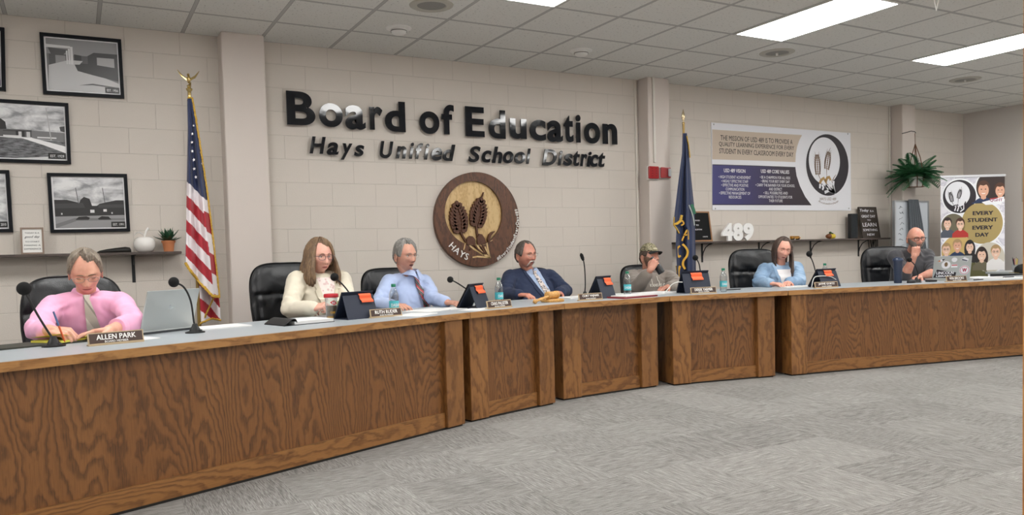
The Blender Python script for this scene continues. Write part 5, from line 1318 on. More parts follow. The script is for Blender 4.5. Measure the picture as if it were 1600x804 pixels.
# ---- ceiling fittings
M_det = mat('detector_white', 'e8e7e3', .45)
for i, (px_, py_, lb) in enumerate(((623, 44, 'white round smoke detector on the ceiling above the word Board'), (908, 79, 'white round smoke detector on the ceiling above the word Education'))):
    p = onz(px_, py_, CEIL); d = thing('smoke_detector', lb, 'smoke detector', p, 0, 'smoke detectors')
    MB().lathe([(0, 0), (.105, 0), (.103, -.006), (.085, -.012), (0, -.012)][::-1], 36).build('mounting_ring', M_det, d, smooth=True, angle=40)
    MB().lathe([(0, -.052), (.045, -.050), (.058, -.040), (.066, -.018), (.066, -.011), (0, -.011)], 36).build('sensor_head', M_det, d, smooth=True, angle=40)
    MB().lathe([(.0665, -.030), (.0675, -.026), (.0665, -.022)], 36, cap=(0, 0)).build('vent_slot', mat('vent_grey', '8a8985', .6), d)
for i, (px_, py_, lb) in enumerate(((674, 8, 'round ceiling speaker with grey grille at the top of the photo'), (1214, 82, 'round ceiling speaker with grey grille below the middle light panel'), (1508, 124, 'round ceiling speaker with grey grille below the right-hand light panel'))):
    p = onz(px_, py_, CEIL); d = thing('ceiling_speaker', lb, 'ceiling speaker', p, 0, 'round ceiling speakers')
    MB().lathe([(.105, -.003), (.112, -.010), (.150, -.010), (.163, -.004), (.165, 0)], 48, cap=(0, 0)).build('rim', mat('speaker_rim', 'b8b5ab', .6), d, smooth=True, angle=40)
    MB().lathe([(0, -.006), (.108, -.004)], 40, cap=(0, 0)).build('grille', mat('speaker_grille', '8f8d88', .7, bump=.8, bs=400), d)
    if i: MB().lathe([(0, -.03), (.010, -.028), (.012, -.006)], 12, cap=(0, 0)).build('centre_pin', M_det, d, smooth=True)
p = onz(1463, -8, CEIL); d = thing('ceiling_hanger', 'bent white wire hanger at the top edge of the ceiling', 'hanger', p)
MB().tube([V(-.08, 0, 0), V(-.03, 0, -.03), V(0, 0, -.115), V(.03, 0, -.03), V(.09, 0, 0)], .004, 6).build('wire', M_det, d)
# ================================================================== shelves and what stands on them
M_shelf = oak('grey_brown_shelf', True, 4.0, .3, '352c28', '4d423c', '5c504a', 2.0); M_iron = mat('black_bracket', '15161a', .5)
def shelf(name_label, x0, x1, z, brs, dep=.20, hook=True):
    t = thing('wall_shelf', name_label, 'shelf', (x0, DW, z)); MB().box(0, x1-x0, -dep, 0, -.020, 0, bev=.003).build('shelf_board', M_shelf, t)
    for bx in brs:
        u = bx-x0; mb = MB(); mb.box(u-.012, u+.012, -.006, 0, -.24, -.020); mb.box(u-.012, u+.012, -dep+.02, 0, -.026, -.020)
        if hook: mb.tube([V(u, -.003, -.20), V(u, -.02, -.13), V(u, -.06, -.07), V(u, -.12, -.035), V(u, -.17, -.026)], .006, 8)
        else: mb.box(u-.004, u+.004, -.10, -.004, -.10, -.02)
        mb.build('bracket', M_iron, t)
    return t
ZL = 1.243; ZR = 1.232
bl = [ony(207.5, 398, DW).x]; shelf('dark wooden wall shelf on the left, holding the white apple and the small plant', -2.2, ony(284, 393, DW-.2).x, ZL, [bl[0], bl[0]-1.3], .2, False)
brs = [ony(x, 380, DW).x for x in (1096.5, 1185.5, 1266, 1341)]
shelf('long dark wooden wall shelf on the right, holding the white number 489', 5.83, 9.55, ZR, brs)
ct = thing('cord_tangle', 'loop of dark cords hanging below the right end of the right shelf', 'cord', (9.38, DW-.05, ZR-.02))
for k in range(4): MB().tube([V(-.09+.05*k, 0, 0), V(-.10+.05*k, -.02, -.10-.02*k), V(-.06+.05*k, -.01, -.19), V(-.02+.04*k, 0, -.11), V(.01+.03*k, 0, 0)], .006, 6).build('cord', mat('cord_dark', '2c2926', .7), ct, smooth=True)
YS = DW-.11
def onshelf(px_, z, y=YS): # point on the shelf in this column
    d = ray(px_, 385); t = y/d.y; return V(d.x*t, y, z)
def lean_sign(name, label, cat, pxl, pxr, ztop_px, z, m_frame, m_face, lines, inkm, fw=.014, lean=8, group=None, y=YS, dark=False, sk=0):
    a = onshelf(pxl, z, y); b = onshelf(pxr, z, y); h = ony((pxl+pxr)/2, ztop_px, y+.02).z-z; w_ = b.x-a.x
    t = thing(name, label, cat, ((a.x+b.x)/2, y, z), 0, group); M = RX(radians(-lean)) ; X = w_/2; H_ = h/cos(radians(lean))
    mb = MB(); mb.box(-X, X, -.012, .006, 0, fw, M=M); mb.box(-X, X, -.012, .006, H_-fw, H_, M=M); mb.box(-X, -X+fw, -.012, .006, fw, H_-fw, M=M); mb.box(X-fw, X, -.012, .006, fw, H_-fw, M=M)
    mb.build('frame', m_frame, t); MB().box(-X+fw, X-fw, -.004, .004, fw, H_-fw, M=M).build('face', m_face, t)
    for s_, u, v, hh, ww, sh in lines: mb = MB(); add_text(mb, s_, u*X*2, v*H_, h=hh*H_, w=ww*2*X, shear=sh, bold=.012, M=M @ T(0, -.0048, 0) @ UP); mb.build('lettering', inkm, t)
    return t
M_inkd = mat('ink_dark', '2a2a2c', .6); M_paperw = mat('paper_white', 'ecebe8', .7, var=.02)
lean_sign('framed_sign', 'small wood-framed white sign with five lines of grey lettering on the left shelf', 'sign', 32.5, 69, 355.5, ZL, mat('thin_wood', '8a7668', .6, var=.15), M_paperw,
          [('TODAY IS A', 0, .80, .055, .62, 0), ('good day', 0, .645, .11, .66, .35), ('TO START', 0, .47, .055, .62, 0), ('MAKING A', 0, .335, .055, .70, 0), ('DIFFERENCE', 0, .20, .055, .72, 0)], M_inkd, .012)
sg = thing('sunglasses_case', 'flat black object lying on the left shelf beside the white apple', 'case', onshelf(178, ZL)+V(0, 0, 0))
MB().loft([[V(x, .03*cos(a)*k, max(0, .014*k+.020*sin(a)*k*(1+x*2))) for a in [2*pi*i/14 for i in range(14)]] for x, k in ((-.125, .15), (-.10, .6), (-.05, .9), (.02, 1.1), (.08, 1.2), (.11, 1.0), (.12, .6))]).build('case_shell', mat('matte_black', '15130f', .5), sg, smooth=True, angle=60)
ap = thing('ceramic_apple', 'white ceramic apple ornament on the left shelf', 'ornament', onshelf(226, ZL)); M_cer = mat('white_ceramic', 'f0eeea', .18, coat=.5)
MB().lathe([(0, 0), (.045, 0), (.062, .012), (.078, .045), (.080, .075), (.070, .103), (.048, .118), (.022, .116), (.006, .104)], 36).build('apple_body', M_cer, ap, smooth=True, angle=180)
MB().tube([V(0, 0, .10), V(.004, 0, .13), V(.016, 0, .165), V(.034, 0, .190)], [.007, .007, .008, .011], 12).build('stem', M_cer, ap, smooth=True)
mb = MB(); mb.grid(lambda u, v: V(-.005-.062*u, (v-.5)*.045*sin(pi*min(1, u*.95+.05)), .135+.022*sin(pi*u)-.012*abs(v-.5)), 12, 6, thick=.004); mb.build('leaf', M_cer, ap, smooth=True)
M_ter = mat('terracotta', 'c07a50', .75, var=.08, bump=.2); M_soil = mat('soil', '3a2a20', .95, bump=.8, bs=150)
M_suc = mat('succulent_green', '2c5238', .5, var=.3, vs=30, coat=.1)
pp = thing('potted_succulent', 'small spiky green succulent in a terracotta pot on the left shelf', 'plant', onshelf(263.5, ZL))
MB().lathe([(0, 0), (.036, 0), (.046, .070), (.052, .070), (.053, .088), (.048, .088), (.045, .080), (0, .078)], 28).build('pot', M_ter, pp, smooth=True, angle=30)
mb = MB(); rnd = random.Random(3)
for ring, (n_, el, L_) in enumerate(((9, 12, .12), (8, 38, .12), (6, 62, .11), (3, 82, .10))):
    for k in range(n_):
        a = 2*pi*(k+.5*(ring % 2))/n_+rnd.uniform(-.15, .15); e = radians(el+rnd.uniform(-6, 6)); l = L_*rnd.uniform(.85, 1.1); M = T(0, 0, .085) @ RZ(a) @ RY(-e)
        mb.loft([[V(l*t, w_*cos(q), .006*(1-t)*sin(q)+.010*t*t) for q in [2*pi*i/8 for i in range(8)]] for t, w_ in ((0, .010), (.25, .017), (.5, .018), (.75, .012), (.93, .004), (1, .0008))], M=M)
mb.build('leaves', M_suc, pp, smooth=True, angle=70)
# right shelf
bs_ = lean_sign('letter_board', 'black felt letter board in a wooden frame on the right shelf beside the blue flag', 'sign', 1076, 1113, 330, ZR, mat('thin_oak', '9a6f48', .5, var=.15), mat('black_felt', '0e0f11', .95, bump=.4, bs=300),
          [('GOOD', -.06, .70, .045, .26, 0), ('TO', -.06, .545, .045, .12, 0), ('ELDON', -.04, .40, .045, .30, 0), ('HAYS', .22, .16, .040, .20, 0)], M_pw, .016, 9)
M_num = mat('number_white', 'f3f3f2', .4)
for k, (ch, x0, x1, lb) in enumerate((('4', 1127, 1145.5, 'white freestanding number 4 on the right shelf'), ('8', 1144.5, 1161, 'white freestanding number 8 on the right shelf'), ('9', 1160, 1177.5, 'white freestanding number 9 on the right shelf'))):
    a = onshelf(x0, ZR); b = onshelf(x1, ZR); h = ony(x0, 348.5, YS).z-ZR; t = thing('number_ornament', lb, 'number', ((a.x+b.x)/2, YS, ZR), 0, 'white 489 numbers')
    mb = MB(); add_text(mb, ch, 0, h/2+.001, h=h, w=(b.x-a.x)*.93, bold=.055, ext=.013, M=UP, res=6)
    mb.build('number', M_num, t)
M_busy = mat('toy_bus_yellow', 'c98f33', .4); c_ = onshelf(1242.5, ZR); t = thing('toy_school_bus', 'tiny yellow toy school bus on the right shelf', 'toy', c_)
MB().box(-.072, .055, -.022, .022, .012, .045, bev=.004).box(.05, .078, -.019, .019, .012, .030, bev=.003).build('bus_body', M_busy, t)
mb = MB()
for k in range(5): mb.box(-.062+.024*k, -.045+.024*k, -.0228, .0228, .028, .040)
mb.build('windows', mat('toy_window', '3a3428', .3), t)
for sx in (-.045, .045):
    MB().lathe([(0, -.024), (.012, -.024), (.012, .024), (0, .024)], 14, M=T(sx, 0, .012) @ RX(pi/2)).build('wheel', M_iron, t, smooth=True, angle=40)
c_ = onshelf(1298, ZR); t = thing('pencil_ornament', 'small yellow and brown ornament with a green top on the right shelf', 'ornament', c_)
MB().lathe([(0, -.075), (.02, -.072), (.030, -.05), (.034, -.02), (0, -.02)], 24, M=T(0, 0, .034) @ RY(pi/2)).build('brown_end', mat('orn_brown', '6e4020', .4), t, smooth=True, angle=50)
MB().lathe([(0, -.02), (.031, -.02), (.033, .02), (.030, .06), (.018, .078), (0, .08)], 24, M=T(0, 0, .034) @ RY(pi/2)).build('yellow_body', mat('orn_yellow', 'd9bc3c', .4), t, smooth=True, angle=50)
mb = MB(); mb.ell((-.005, 0, .078), (.022, .015, .016)); mb.ell((.02, -.01, .068), (.018, .012, .010)); mb.build('green_top', mat('orn_green', '2c4a2a', .6), t, smooth=True)
a = onshelf(1328.5, ZR); b = onshelf(1341, ZR); h = ony(1334, 333.5, YS).z-ZR; t = thing('speaker_box', 'narrow upright black box on the right shelf beside the wooden sign', 'speaker', ((a.x+b.x)/2, YS+.02, ZR)); hw = (b.x-a.x)/2
MB().box(-hw*.8, hw*.8, -.03, .03, 0, h, bev=.006).build('cabinet', mat('box_black', '15181c', .5), t); MB().box(-hw*.65, hw*.65, -.033, -.03, .02, h-.02).build('front_grille', mat('grille_black', '1f2428', .8, bump=.8, bs=300), t)
lean_sign('wooden_sign', 'dark wooden sign with white lettering leaning at the end of the right shelf', 'sign', 1347.5, 1375, 323, ZR, mat('dark_plank', '3f3731', .8, var=.3, vs=30), mat('dark_plank', '3f3731', .8),
          [('Today', -.18, .88, .11, .50, .3), ('IS A', .24, .87, .06, .20, 0), ('GREAT DAY', 0, .70, .085, .78, 0), ('TO', 0, .575, .05, .20, 0), ('LEARN', 0, .43, .12, .78, 0), ('SOMETHING', 0, .26, .075, .80, 0), ('NEW', 0, .11, .075, .42, 0)], M_pw, .010, 9)

# ================================================================== corner: whiteboard, hanging plant, banner stand, side table
M_alu = mat('aluminium', 'a9adb0', .35, .8); YB = 6.60
P0 = ony(1396, 313, YB); P1 = ony(1449.5, 313.5, YB); wb = thing('whiteboard', 'grey-framed whiteboard standing in the corner behind the bald person', 'whiteboard', (P0.x, YB, 0), 0); Wb = P1.x-P0.x; Ht = P0.z
Mw = Matrix(((1, 0, 0, 0), (0, 1, 0, 0), (0, 0, 1, 0), (0, 0, 0, 1))); z0_ = .55
MB().box(.02, Wb-.02, -.012, .012, z0_+.02, Ht-.02).build('board', mat('board_white', 'b9bfc6', .25, coat=.3), wb)
MB().box(0, .02, -.018, .018, z0_, Ht).box(Wb-.02, Wb, -.018, .018, z0_, Ht).box(.02, Wb-.02, -.018, .018, Ht-.02, Ht).box(.02, Wb-.02, -.018, .018, z0_, z0_+.02).build('frame', M_alu, wb)
for x in (.03, Wb-.03): MB().box(x-.015, x+.015, -.015, .015, .06, z0_).box(x-.02, x+.02, -.28, .28, .03, .06).build('leg', M_alu, wb)
mb = MB(); rnd = random.Random(8)
for k in range(8):
    x = .07+rnd.uniform(0, .08); z = 1.62-.07*k; pts = [V(x+.018*i+rnd.uniform(-.004, .004), -.0135, z+rnd.uniform(-.018, .018)) for i in range(5)]; mb.tube(pts, .003, 5)
mb.build('marker_writing', mat('marker_grey', '6a6f76', .6), wb)
cl = thing('curtain_reflection', 'charcoal folds put on the corner whiteboard for a curtain reflected in it', 'reflection', (P0.x+Wb*.38, YB-.03, Ht))  # folds modelled on the board for a curtain reflected in it
def clf(u, v): return V(-.03+(.18+.22*v)*u+.02*v, -.012-.022*abs(sin(u*17+v*1.5))-.01*v, .012-v*.95)
MB().grid(clf, 60, 24, thick=.004).build('reflected_folds', cloth_mat('reflected_charcoal', '4f555b', .15, 500), cl, smooth=True, angle=60)
M_brass = mat('cord_brown', '6e4a30', .6)
ph = thing('hanging_plant', 'bushy green fern in a white pot hanging from the right pilaster', 'plant', (0, 0, 0)); YH = 6.62
pot = ony(1431, 292, YH); ph.location = pot; pr_ = .086
MB().lathe([(0, 0), (pr_*.80, 0), (pr_*1.0, .135), (pr_*.92, .135), (pr_*.85, .12), (0, .115)], 28).build('pot', mat('pot_white', 'f2f1ee', .4), ph, smooth=True, angle=30)
hk = ony(1429.5, 208, YH)-pot; mb = MB()
for k in range(4):
    a = pi/4+k*pi/2; c, s_ = cos(a)*pr_*1.15, sin(a)*pr_*1.15
    mb.tube([V(c*.8, s_*.8, -.006), V(c, s_, .135), V(c*.55, s_*.55, hk.z*.55), V(hk.x*.6, hk.y, hk.z*.80)], .006, 6)
mb.tube([V(hk.x*.6, hk.y, hk.z*.80), V(hk.x, hk.y, hk.z)], .004, 6)
for zz in (.0, .135):
    q = [V(pr_*1.14*cos(2*pi*k/20), pr_*1.14*sin(2*pi*k/20), zz) for k in range(21)]; mb.tube(q, .005, 6, cap=False)
mb.build('hanger_cords', M_brass, ph, smooth=True)
MB().tube([V(hk.x-.01, DW-.183-pot.y, hk.z+.02), V(hk.x-.005, .05, hk.z+.035), V(hk.x, 0, hk.z+.02), V(hk.x, -.012, hk.z)], .005, 6).build('wall_hook', M_iron, ph, smooth=True)
mb = MB(); rnd = random.Random(12)
def frond(mb, az, el, L_, droop, w_=.038, base=V(0, 0, .12)):
    d = V(cos(az), sin(az), 0); pts = []
    for k in range(11):
        t = k/10; pts.append(base+d*(L_*t*cos(el*(1-t*.3)))+V(0, 0, L_*(sin(el)*t-droop*t*t)))
    for i in range(10):
        a, b = pts[i], pts[i+1]; f = (b-a).normalized(); sd = f.cross(V(0, 0, 1)); sd = sd.normalized() if sd.length > .05 else V(1, 0, 0)
        mb.tube([a, b], [.0025, .002], 4, mi=0)
        for h_ in (0, .5):
            p = a.lerp(b, h_); t = (i+h_)/10; ww = w_*sin(pi*min(1, .12+t*.86))**.7*1.35
            for sg in (-1, 1):
                tip = p+sd*sg*ww+f*ww*.75+V(0, 0, -.012); m_ = p.lerp(tip, .5)+f*.012; m2 = p.lerp(tip, .5)-f*.010
                mb.add([p, m2, tip, m_+V(0, 0, .004)], [(0, 1, 2, 3)], 0)
for k in range(96):
    az = rnd.uniform(0, 2*pi); el = rnd.uniform(.05, 1.2); frond(mb, az, el, rnd.uniform(.24, .40), rnd.uniform(.15, .8), .062)
for px_, py_ in ((1398, 263), (1410, 245), (1425, 236), (1448, 240), (1470, 254), (1484, 290), (1478, 296), (1474, 275), (1403, 268)):
    e = ony(px_, py_, YH-.05)-pot; L_ = V(e.x, e.y, 0).length; dr = .45 if px_ > 1460 else .25
    Lr = math.hypot(L_, e.z-.12+dr*.3); frond(mb, atan2(e.y, e.x), atan2(e.z-.12+dr*Lr, L_), Lr*1.02, dr, .07)
M_fern = NT('fern_green'); _n = M_fern.noise(M_fern.obj(), 14, 3, .6); M_fern.l(M_fern.ramp(_n, [(.3, '1f4a33'), (.7, '4a8a5a')]), M_fern.b.inputs['Base Color']); M_fern.b.inputs['Roughness'].default_value = .5; M_fern = M_fern.m
mb.build('foliage', M_fern, ph)

# roll-up banner
RB = V(10.45, 6.22, 0); ryaw = -29
ru = thing('banner_stand', 'tall roll-up banner with photo circles and EVERY STUDENT EVERY DAY in the corner', 'banner', RB, radians(ryaw))
ta = ony(1518, 273, RB.y).z; RW = .85; RH = ta
M_marb = NT('pale_marble'); _n = M_marb.noise(M_marb.obj((1, 1, 1)), 5, 5, .65, 1.5); M_marb.l(M_marb.ramp(_n, [(.4, 'e4e3ea'), (.5, 'c3c2cf'), (.56, 'ecebf0')]), M_marb.b.inputs['Base Color']); M_marb.b.inputs['Roughness'].default_value = .5; M_marb = M_marb.m
MB().box(-RW/2, RW/2, -.002, .002, .08, RH-.02).build('printed_sheet', M_marb, ru)
MB().box(-RW/2-.01, RW/2+.01, -.012, .012, RH-.03, RH, bev=.004).build('top_rail', mat('rail_silver', 'c9cbd0', .3, .6), ru)
MB().box(-RW/2-.01, RW/2+.01, -.06, .06, 0, .09, bev=.02).build('base_case', mat('rail_silver', 'c9cbd0', .3, .6), ru)
MB().tube([V(0, .02, .05), V(0, .02, RH-.02)], .012, 8).build('support_pole', M_alu, ru)
def rb(zx, zy):                         # zoom pixels (x4.02 from 1440,260) -> sheet
    u = (zx-118)/(520-118)*RW-RW/2 + (zy-55)/620*.012*0; v = RH-(zy-50)/4.019/ (1232.8/10.45)*1.0
    return (u, v)
PXM = 4.019*(1232.8/10.50)
def ell(cx, cy, r, y, k=64, clip=None):
    c = rb(cx, cy); R_ = r/402*RW; out = [(c[0]+R_*cos(2*pi*i/k), c[1]+R_*1.0*sin(2*pi*i/k)) for i in range(k)]
    if clip: out = [(max(-RW/2+.001, min(RW/2-.001, x)), z) for x, z in out]
    return [V(x, y, min(z, RH-.031)) for x, z in out]
def disc(name, m, cx, cy, r, y, clip=True): mb = MB(); mb.add(ell(cx, cy, r, y, clip=clip), [list(range(64))]); return mb.build(name, m, ru)
M_khaki = mat('khaki_gold', 'a8945f', .5); M_ring = mat('ring_white', 'eceef2', .5); M_olive = mat('olive_dark', '5b5a35', .5)
SKN = mat('print_skin', 'd9a68c', .5); SKN2 = mat('print_skin_light', 'e5bfa8', .5); 
Mc = {k: mat('print_'+k, v, .5) for k, v in dict(brown='4a2c1d', hairb='2c1d17', blond='a98b62', navy='1f3358', blue='2a5fb8', red='b32f2a', grey='4f5563', tan='c8ab6a', cream='c9c3b5', white='e6e4e4', black='1b181b', dark='2f2220', olive='6a6450').items()}
disc('white_ring', M_ring, 236, 183, 113, -.0030); disc('logo_disc', M_ink, 236, 183, 104, -.0036); disc('logo_moon', M_bw, 224, 168, 78, -.0042)
mb = MB(); rmap = lambda u, v: V(u, -.0048, v)
flat_wheat(mb, rb(190, 215), rb(176, 155), .075, 7, rmap, 0); flat_wheat(mb, rb(228, 195), rb(243, 140), .075, 7, rmap, 0)
flat_strip(mb, [rb(190, 215), rb(200, 240)], .008, rmap, 0); flat_strip(mb, [rb(228, 195), rb(226, 232)], .008, rmap, 0); flat_strip(mb, [rb(243, 142), rb(250, 122)], .007, rmap, 0)
for pts in ([(190, 270), (200, 240), (214, 235)], [(215, 262), (222, 232), (232, 240)], [(262, 245), (275, 215)]): flat_strip(mb, [rb(*p) for p in pts], .022, rmap, 0, .6)
mb.build('logo_print', M_ink, ru); mb = MB()
for pts in ([(205, 272), (214, 245)], [(222, 275), (235, 235), (250, 262)], [(240, 278), (262, 262), (262, 232)]): mb = MB(); flat_strip(mb, [rb(*p) for p in pts], .018, lambda u, v: V(u, -.0050, v), 0, .6); mb.build('logo_leaf', M_bw, ru)
disc('white_ring', M_ring, 378, 353, 137, -.0032); disc('slogan_disc', M_khaki, 378, 353, 130, -.0038)
for s_, x, y, w_ in (('EVERY', 383, 290, 130), ('STUDENT', 380, 333, 188), ('EVERY', 381, 381, 130), ('DAY', 377, 426, 85)):
    mb = MB(); c = rb(x, y); add_text(mb, s_, c[0], c[1], h=.052, w=w_/402*RW, bold=.045, M=T(0, -.0046, 0) @ UP); mb.build('slogan_text', M_ink, ru)
def kid(cx, cy, r, cols, y, hair, skin, shirt, long=False, glasses=False):
    """printed portrait: shirt, hair, face, eyes, smile - flat shapes on the sheet"""
    def sh(name, pts, m, dy): mb = MB(); q = [rb(*p) for p in pts]; mb.add([V(max(-RW/2+.001, min(RW/2-.001, u)), y-dy, v) for u, v in q], [list(range(len(q)))]); mb.build(name, m, ru)
    E = lambda a, b, rx, ry, n=24, a0=0, a1=2*pi: [(a+rx*cos(a0+(a1-a0)*i/n), b+ry*sin(a0+(a1-a0)*i/n)) for i in range(n)]
    if long: sh('portrait_hair', E(cx, cy+r*.5, r*1.10, r*1.9), hair, .0001)
    sh('portrait_shirt', [(cx-r*1.6, cols), (cx-r*1.55, cy+r*1.9), (cx-r*.9, cy+r*1.35), (cx-.35*r, cy+r*1.1), (cx+.35*r, cy+r*1.1), (cx+r*.9, cy+r*1.35), (cx+r*1.55, cy+r*1.9), (cx+r*1.6, cols)], shirt, .0002)
    sh('portrait_neck', [(cx-r*.35, cy+r*.6), (cx+r*.35, cy+r*.6), (cx+r*.35, cy+r*1.25), (cx, cy+r*1.4), (cx-r*.35, cy+r*1.25)], skin, .0003)
    sh('portrait_hair', E(cx, cy-r*.25, r*.88, r*.98), hair, .0004); sh('portrait_face', E(cx, cy+r*.12, r*.72, r*.92), skin, .0005)
    sh('portrait_hair', [(cx-r*.75, cy-r*.25), (cx-r*.5, cy-r*.62), (cx, cy-r*.5), (cx+r*.45, cy-r*.66), (cx+r*.75, cy-r*.25), (cx+r*.6, cy-r*.95), (cx-r*.6, cy-r*.95)], hair, .0006)
    for sx in (-1, 1):
        sh('portrait_eye', E(cx+sx*r*.28, cy-.02*r, r*.10, r*.07, 10), Mc['dark'], .0007)
        if glasses: sh('portrait_glasses', E(cx+sx*r*.30, cy, r*.24, r*.18, 14)+E(cx+sx*r*.30, cy, r*.19, r*.13, 14)[::-1], Mc['dark'], .0008)
    sh('portrait_smile', [(cx-r*.30, cy+r*.48), (cx, cy+r*.52), (cx+r*.30, cy+r*.48), (cx+r*.16, cy+r*.64), (cx-r*.16, cy+r*.64)], mat('print_smile', 'f0e3dc', .5), .0007)
# photo circles
disc('white_ring', M_ring, 445, 130, 113, -.0032); disc('photo_circle', Mc['dark'], 445, 130, 104, -.0038)
kid(386, 142, 46, 222, -.0040, Mc['brown'], SKN, Mc['navy']); kid(490, 150, 40, 200, -.0042, Mc['brown'], SKN, Mc['red'])
mb = MB(); mb.add([V(*(lambda q: (q[0], -.0052, q[1]))(rb(*p))) for p in ((375, 222), (515, 190), (515, 215), (470, 238), (400, 240))], [range(5)]); mb.build('white_sash', M_ring, ru)
mb = MB(); c = rb(465, 212); add_text(mb, 'QGHT', c[0], c[1], h=.045, w=.17, bold=.03, M=T(0, -.0056, 0) @ UP); mb.build('sash_text', mat('print_pinkish', '9a5a78', .5), ru)
disc('white_ring', M_ring, 196, 365, 82, -.0033); disc('photo_circle', Mc['olive'], 196, 365, 75, -.0038)
kid(160, 350, 32, 440, -.0040, Mc['dark'], SKN2, Mc['grey']); kid(240, 355, 32, 440, -.0042, Mc['brown'], SKN2, Mc['red'], glasses=True)
disc('white_ring', M_ring, 226, 530, 112, -.0034); disc('photo_circle', Mc['tan'], 226, 530, 104, -.0039)
kid(222, 490, 34, 600, -.0041, Mc['blond'], SKN, Mc['navy']); kid(300, 500, 32, 600, -.0042, Mc['black'], SKN2, Mc['black'], long=True); kid(152, 512, 34, 610, -.0044, Mc['blond'], SKN2, Mc['blue'], glasses=True)
disc('white_ring', M_ring, 425, 570, 103, -.0034); disc('photo_circle', Mc['cream'], 425, 570, 95, -.0039)
kid(375, 552, 37, 650, -.0041, Mc['hairb'], SKN2, Mc['olive'], long=True); kid(463, 535, 37, 650, -.0043, Mc['blond'], SKN2, Mc['white'], glasses=True)
disc('white_ring', M_ring, 325, 690, 98, -.0034); disc('olive_circle', M_olive, 325, 690, 90, -.0039)

# side table in the corner with cup and bag
TB = V(9.95, 5.02, 0)
tb = thing('side_table', 'grey-topped table beyond the right end of the desk', 'table', (10.75, 5.45, 0), radians(0)); M_tleg = mat('table_leg', '2b2c2f', .4)
MB().box(-.62, .62, -.62, .42, .735, .762, bev=.006).build('tabletop', mat('table_grey', 'aeb4b6', .4), tb)
MB().box(-.58, .58, -.58, .38, .66, .735).build('apron', mat('table_apron', '5d6163', .6), tb)
for x in (-.55, .55):
    for y in (-.55, .35): MB().box(x-.02, x+.02, y-.02, y+.02, 0, .66).build('leg', M_tleg, tb)
def ontab(px_, py_): return onz(px_, py_, .762)
cpn = ony(1587, 423, 5.35); cpn.z = .762
cu = thing('pen_cup', 'clear cup of pens and pencils on the side table at the right edge', 'cup', cpn)
MB().loft([[V(r*cos(2*pi*k/20), r*sin(2*pi*k/20), z) for k in range(20)] for r, z in ((.03, 0), (.04, .10), (.037, .10), (.028, .005))], cap=(1, 1)).build('cup_body', mat('cup_clear', 'cfd2d4', .2, alpha=.6), cu, smooth=True, angle=40)
for k, (a, col) in enumerate(((-.5, '1d2330'), (-.15, 'b0404a'), (.2, 'c9a94a'), (.5, '30343a'), (.35, 'd8c14a'), (-.35, '39404c'))):
    pn = thing('pen', ['dark pen leaning left in the pen cup', 'red pen in the pen cup', 'yellow pencil standing in the pen cup', 'dark pen leaning right in the pen cup', 'bright yellow pencil leaning right in the pen cup', 'grey pen in the pen cup, second from left'][k], 'pen', cpn+V(a*.02, .005*(k % 3-1), .006), 0, 'pens in the cup')
    MB().tube([V(0, 0, 0), V(a*.09, .01*(k % 2), .15+.01*(k % 3))], .004, 8).build('barrel', mat('pen_'+col, col, .4), pn, smooth=True); MB().tube([V(a*.09, .01*(k % 2), .15+.01*(k % 3)), V(a*.095, .01*(k % 2), .162+.01*(k % 3))], [.004, .0015], 8).build('tip', M_iron, pn)
c_ = ony(1601, 426, 5.2); c_.z = .762; hb = thing('cap_on_table', 'black cap with a tan brim lying on the side table at the right edge', 'cap', c_, radians(-40))
MB().loft([[V(r*1.1*cos(2*pi*k/28), r*sin(2*pi*k/28), z) for k in range(28)] for r, z in ((.095, 0), (.100, .03), (.090, .07), (.060, .10), (.02, .112), (.002, .113))]).build('crown', mat('cap_dark', '16181b', .8, bump=.4, bs=400), hb, smooth=True, angle=60)
mb = MB(); mb.grid(lambda u, v: V(-.09-.075*v*sin(pi*(.15+.7*u)), (u-.5)*.17, .010+.004*v), 14, 6, thick=.004); mb.build('brim', mat('brim_tan', 'a3925c', .7), hb, smooth=True)

# open wooden door leaf at the right edge of the frame
d0 = ray(1598.4, 402); d0 = V(d0.x, d0.y, 0).normalized()*2.45; rdir = V(d0.y, -d0.x, 0).normalized()
dr = bpy.data.objects.new('door_1', None); C.objects.link(dr); dr.location = (d0.x, d0.y, 0); dr.rotation_euler = (0, 0, atan2(rdir.y, rdir.x)); struct(dr)
MB().box(0, .86, 0, .045, .008, 2.9).build('door_leaf', oak('door_wood', False, 21.0, .5, '9a5f2c', 'c08040', 'cc8f50'), dr)
MB().tube([V(.80, -.05, 1.02), V(.70, -.05, 1.02)], .011, 10).tube([V(.80, 0, 1.02), V(.80, -.05, 1.02)], .011, 10).build('door_handle', M_pin, dr, smooth=True)
for z in (.3, 1.3, 2.55): MB().box(-.003, .002, .008, .037, z-.045, z+.045).build('hinge', M_pin, dr)
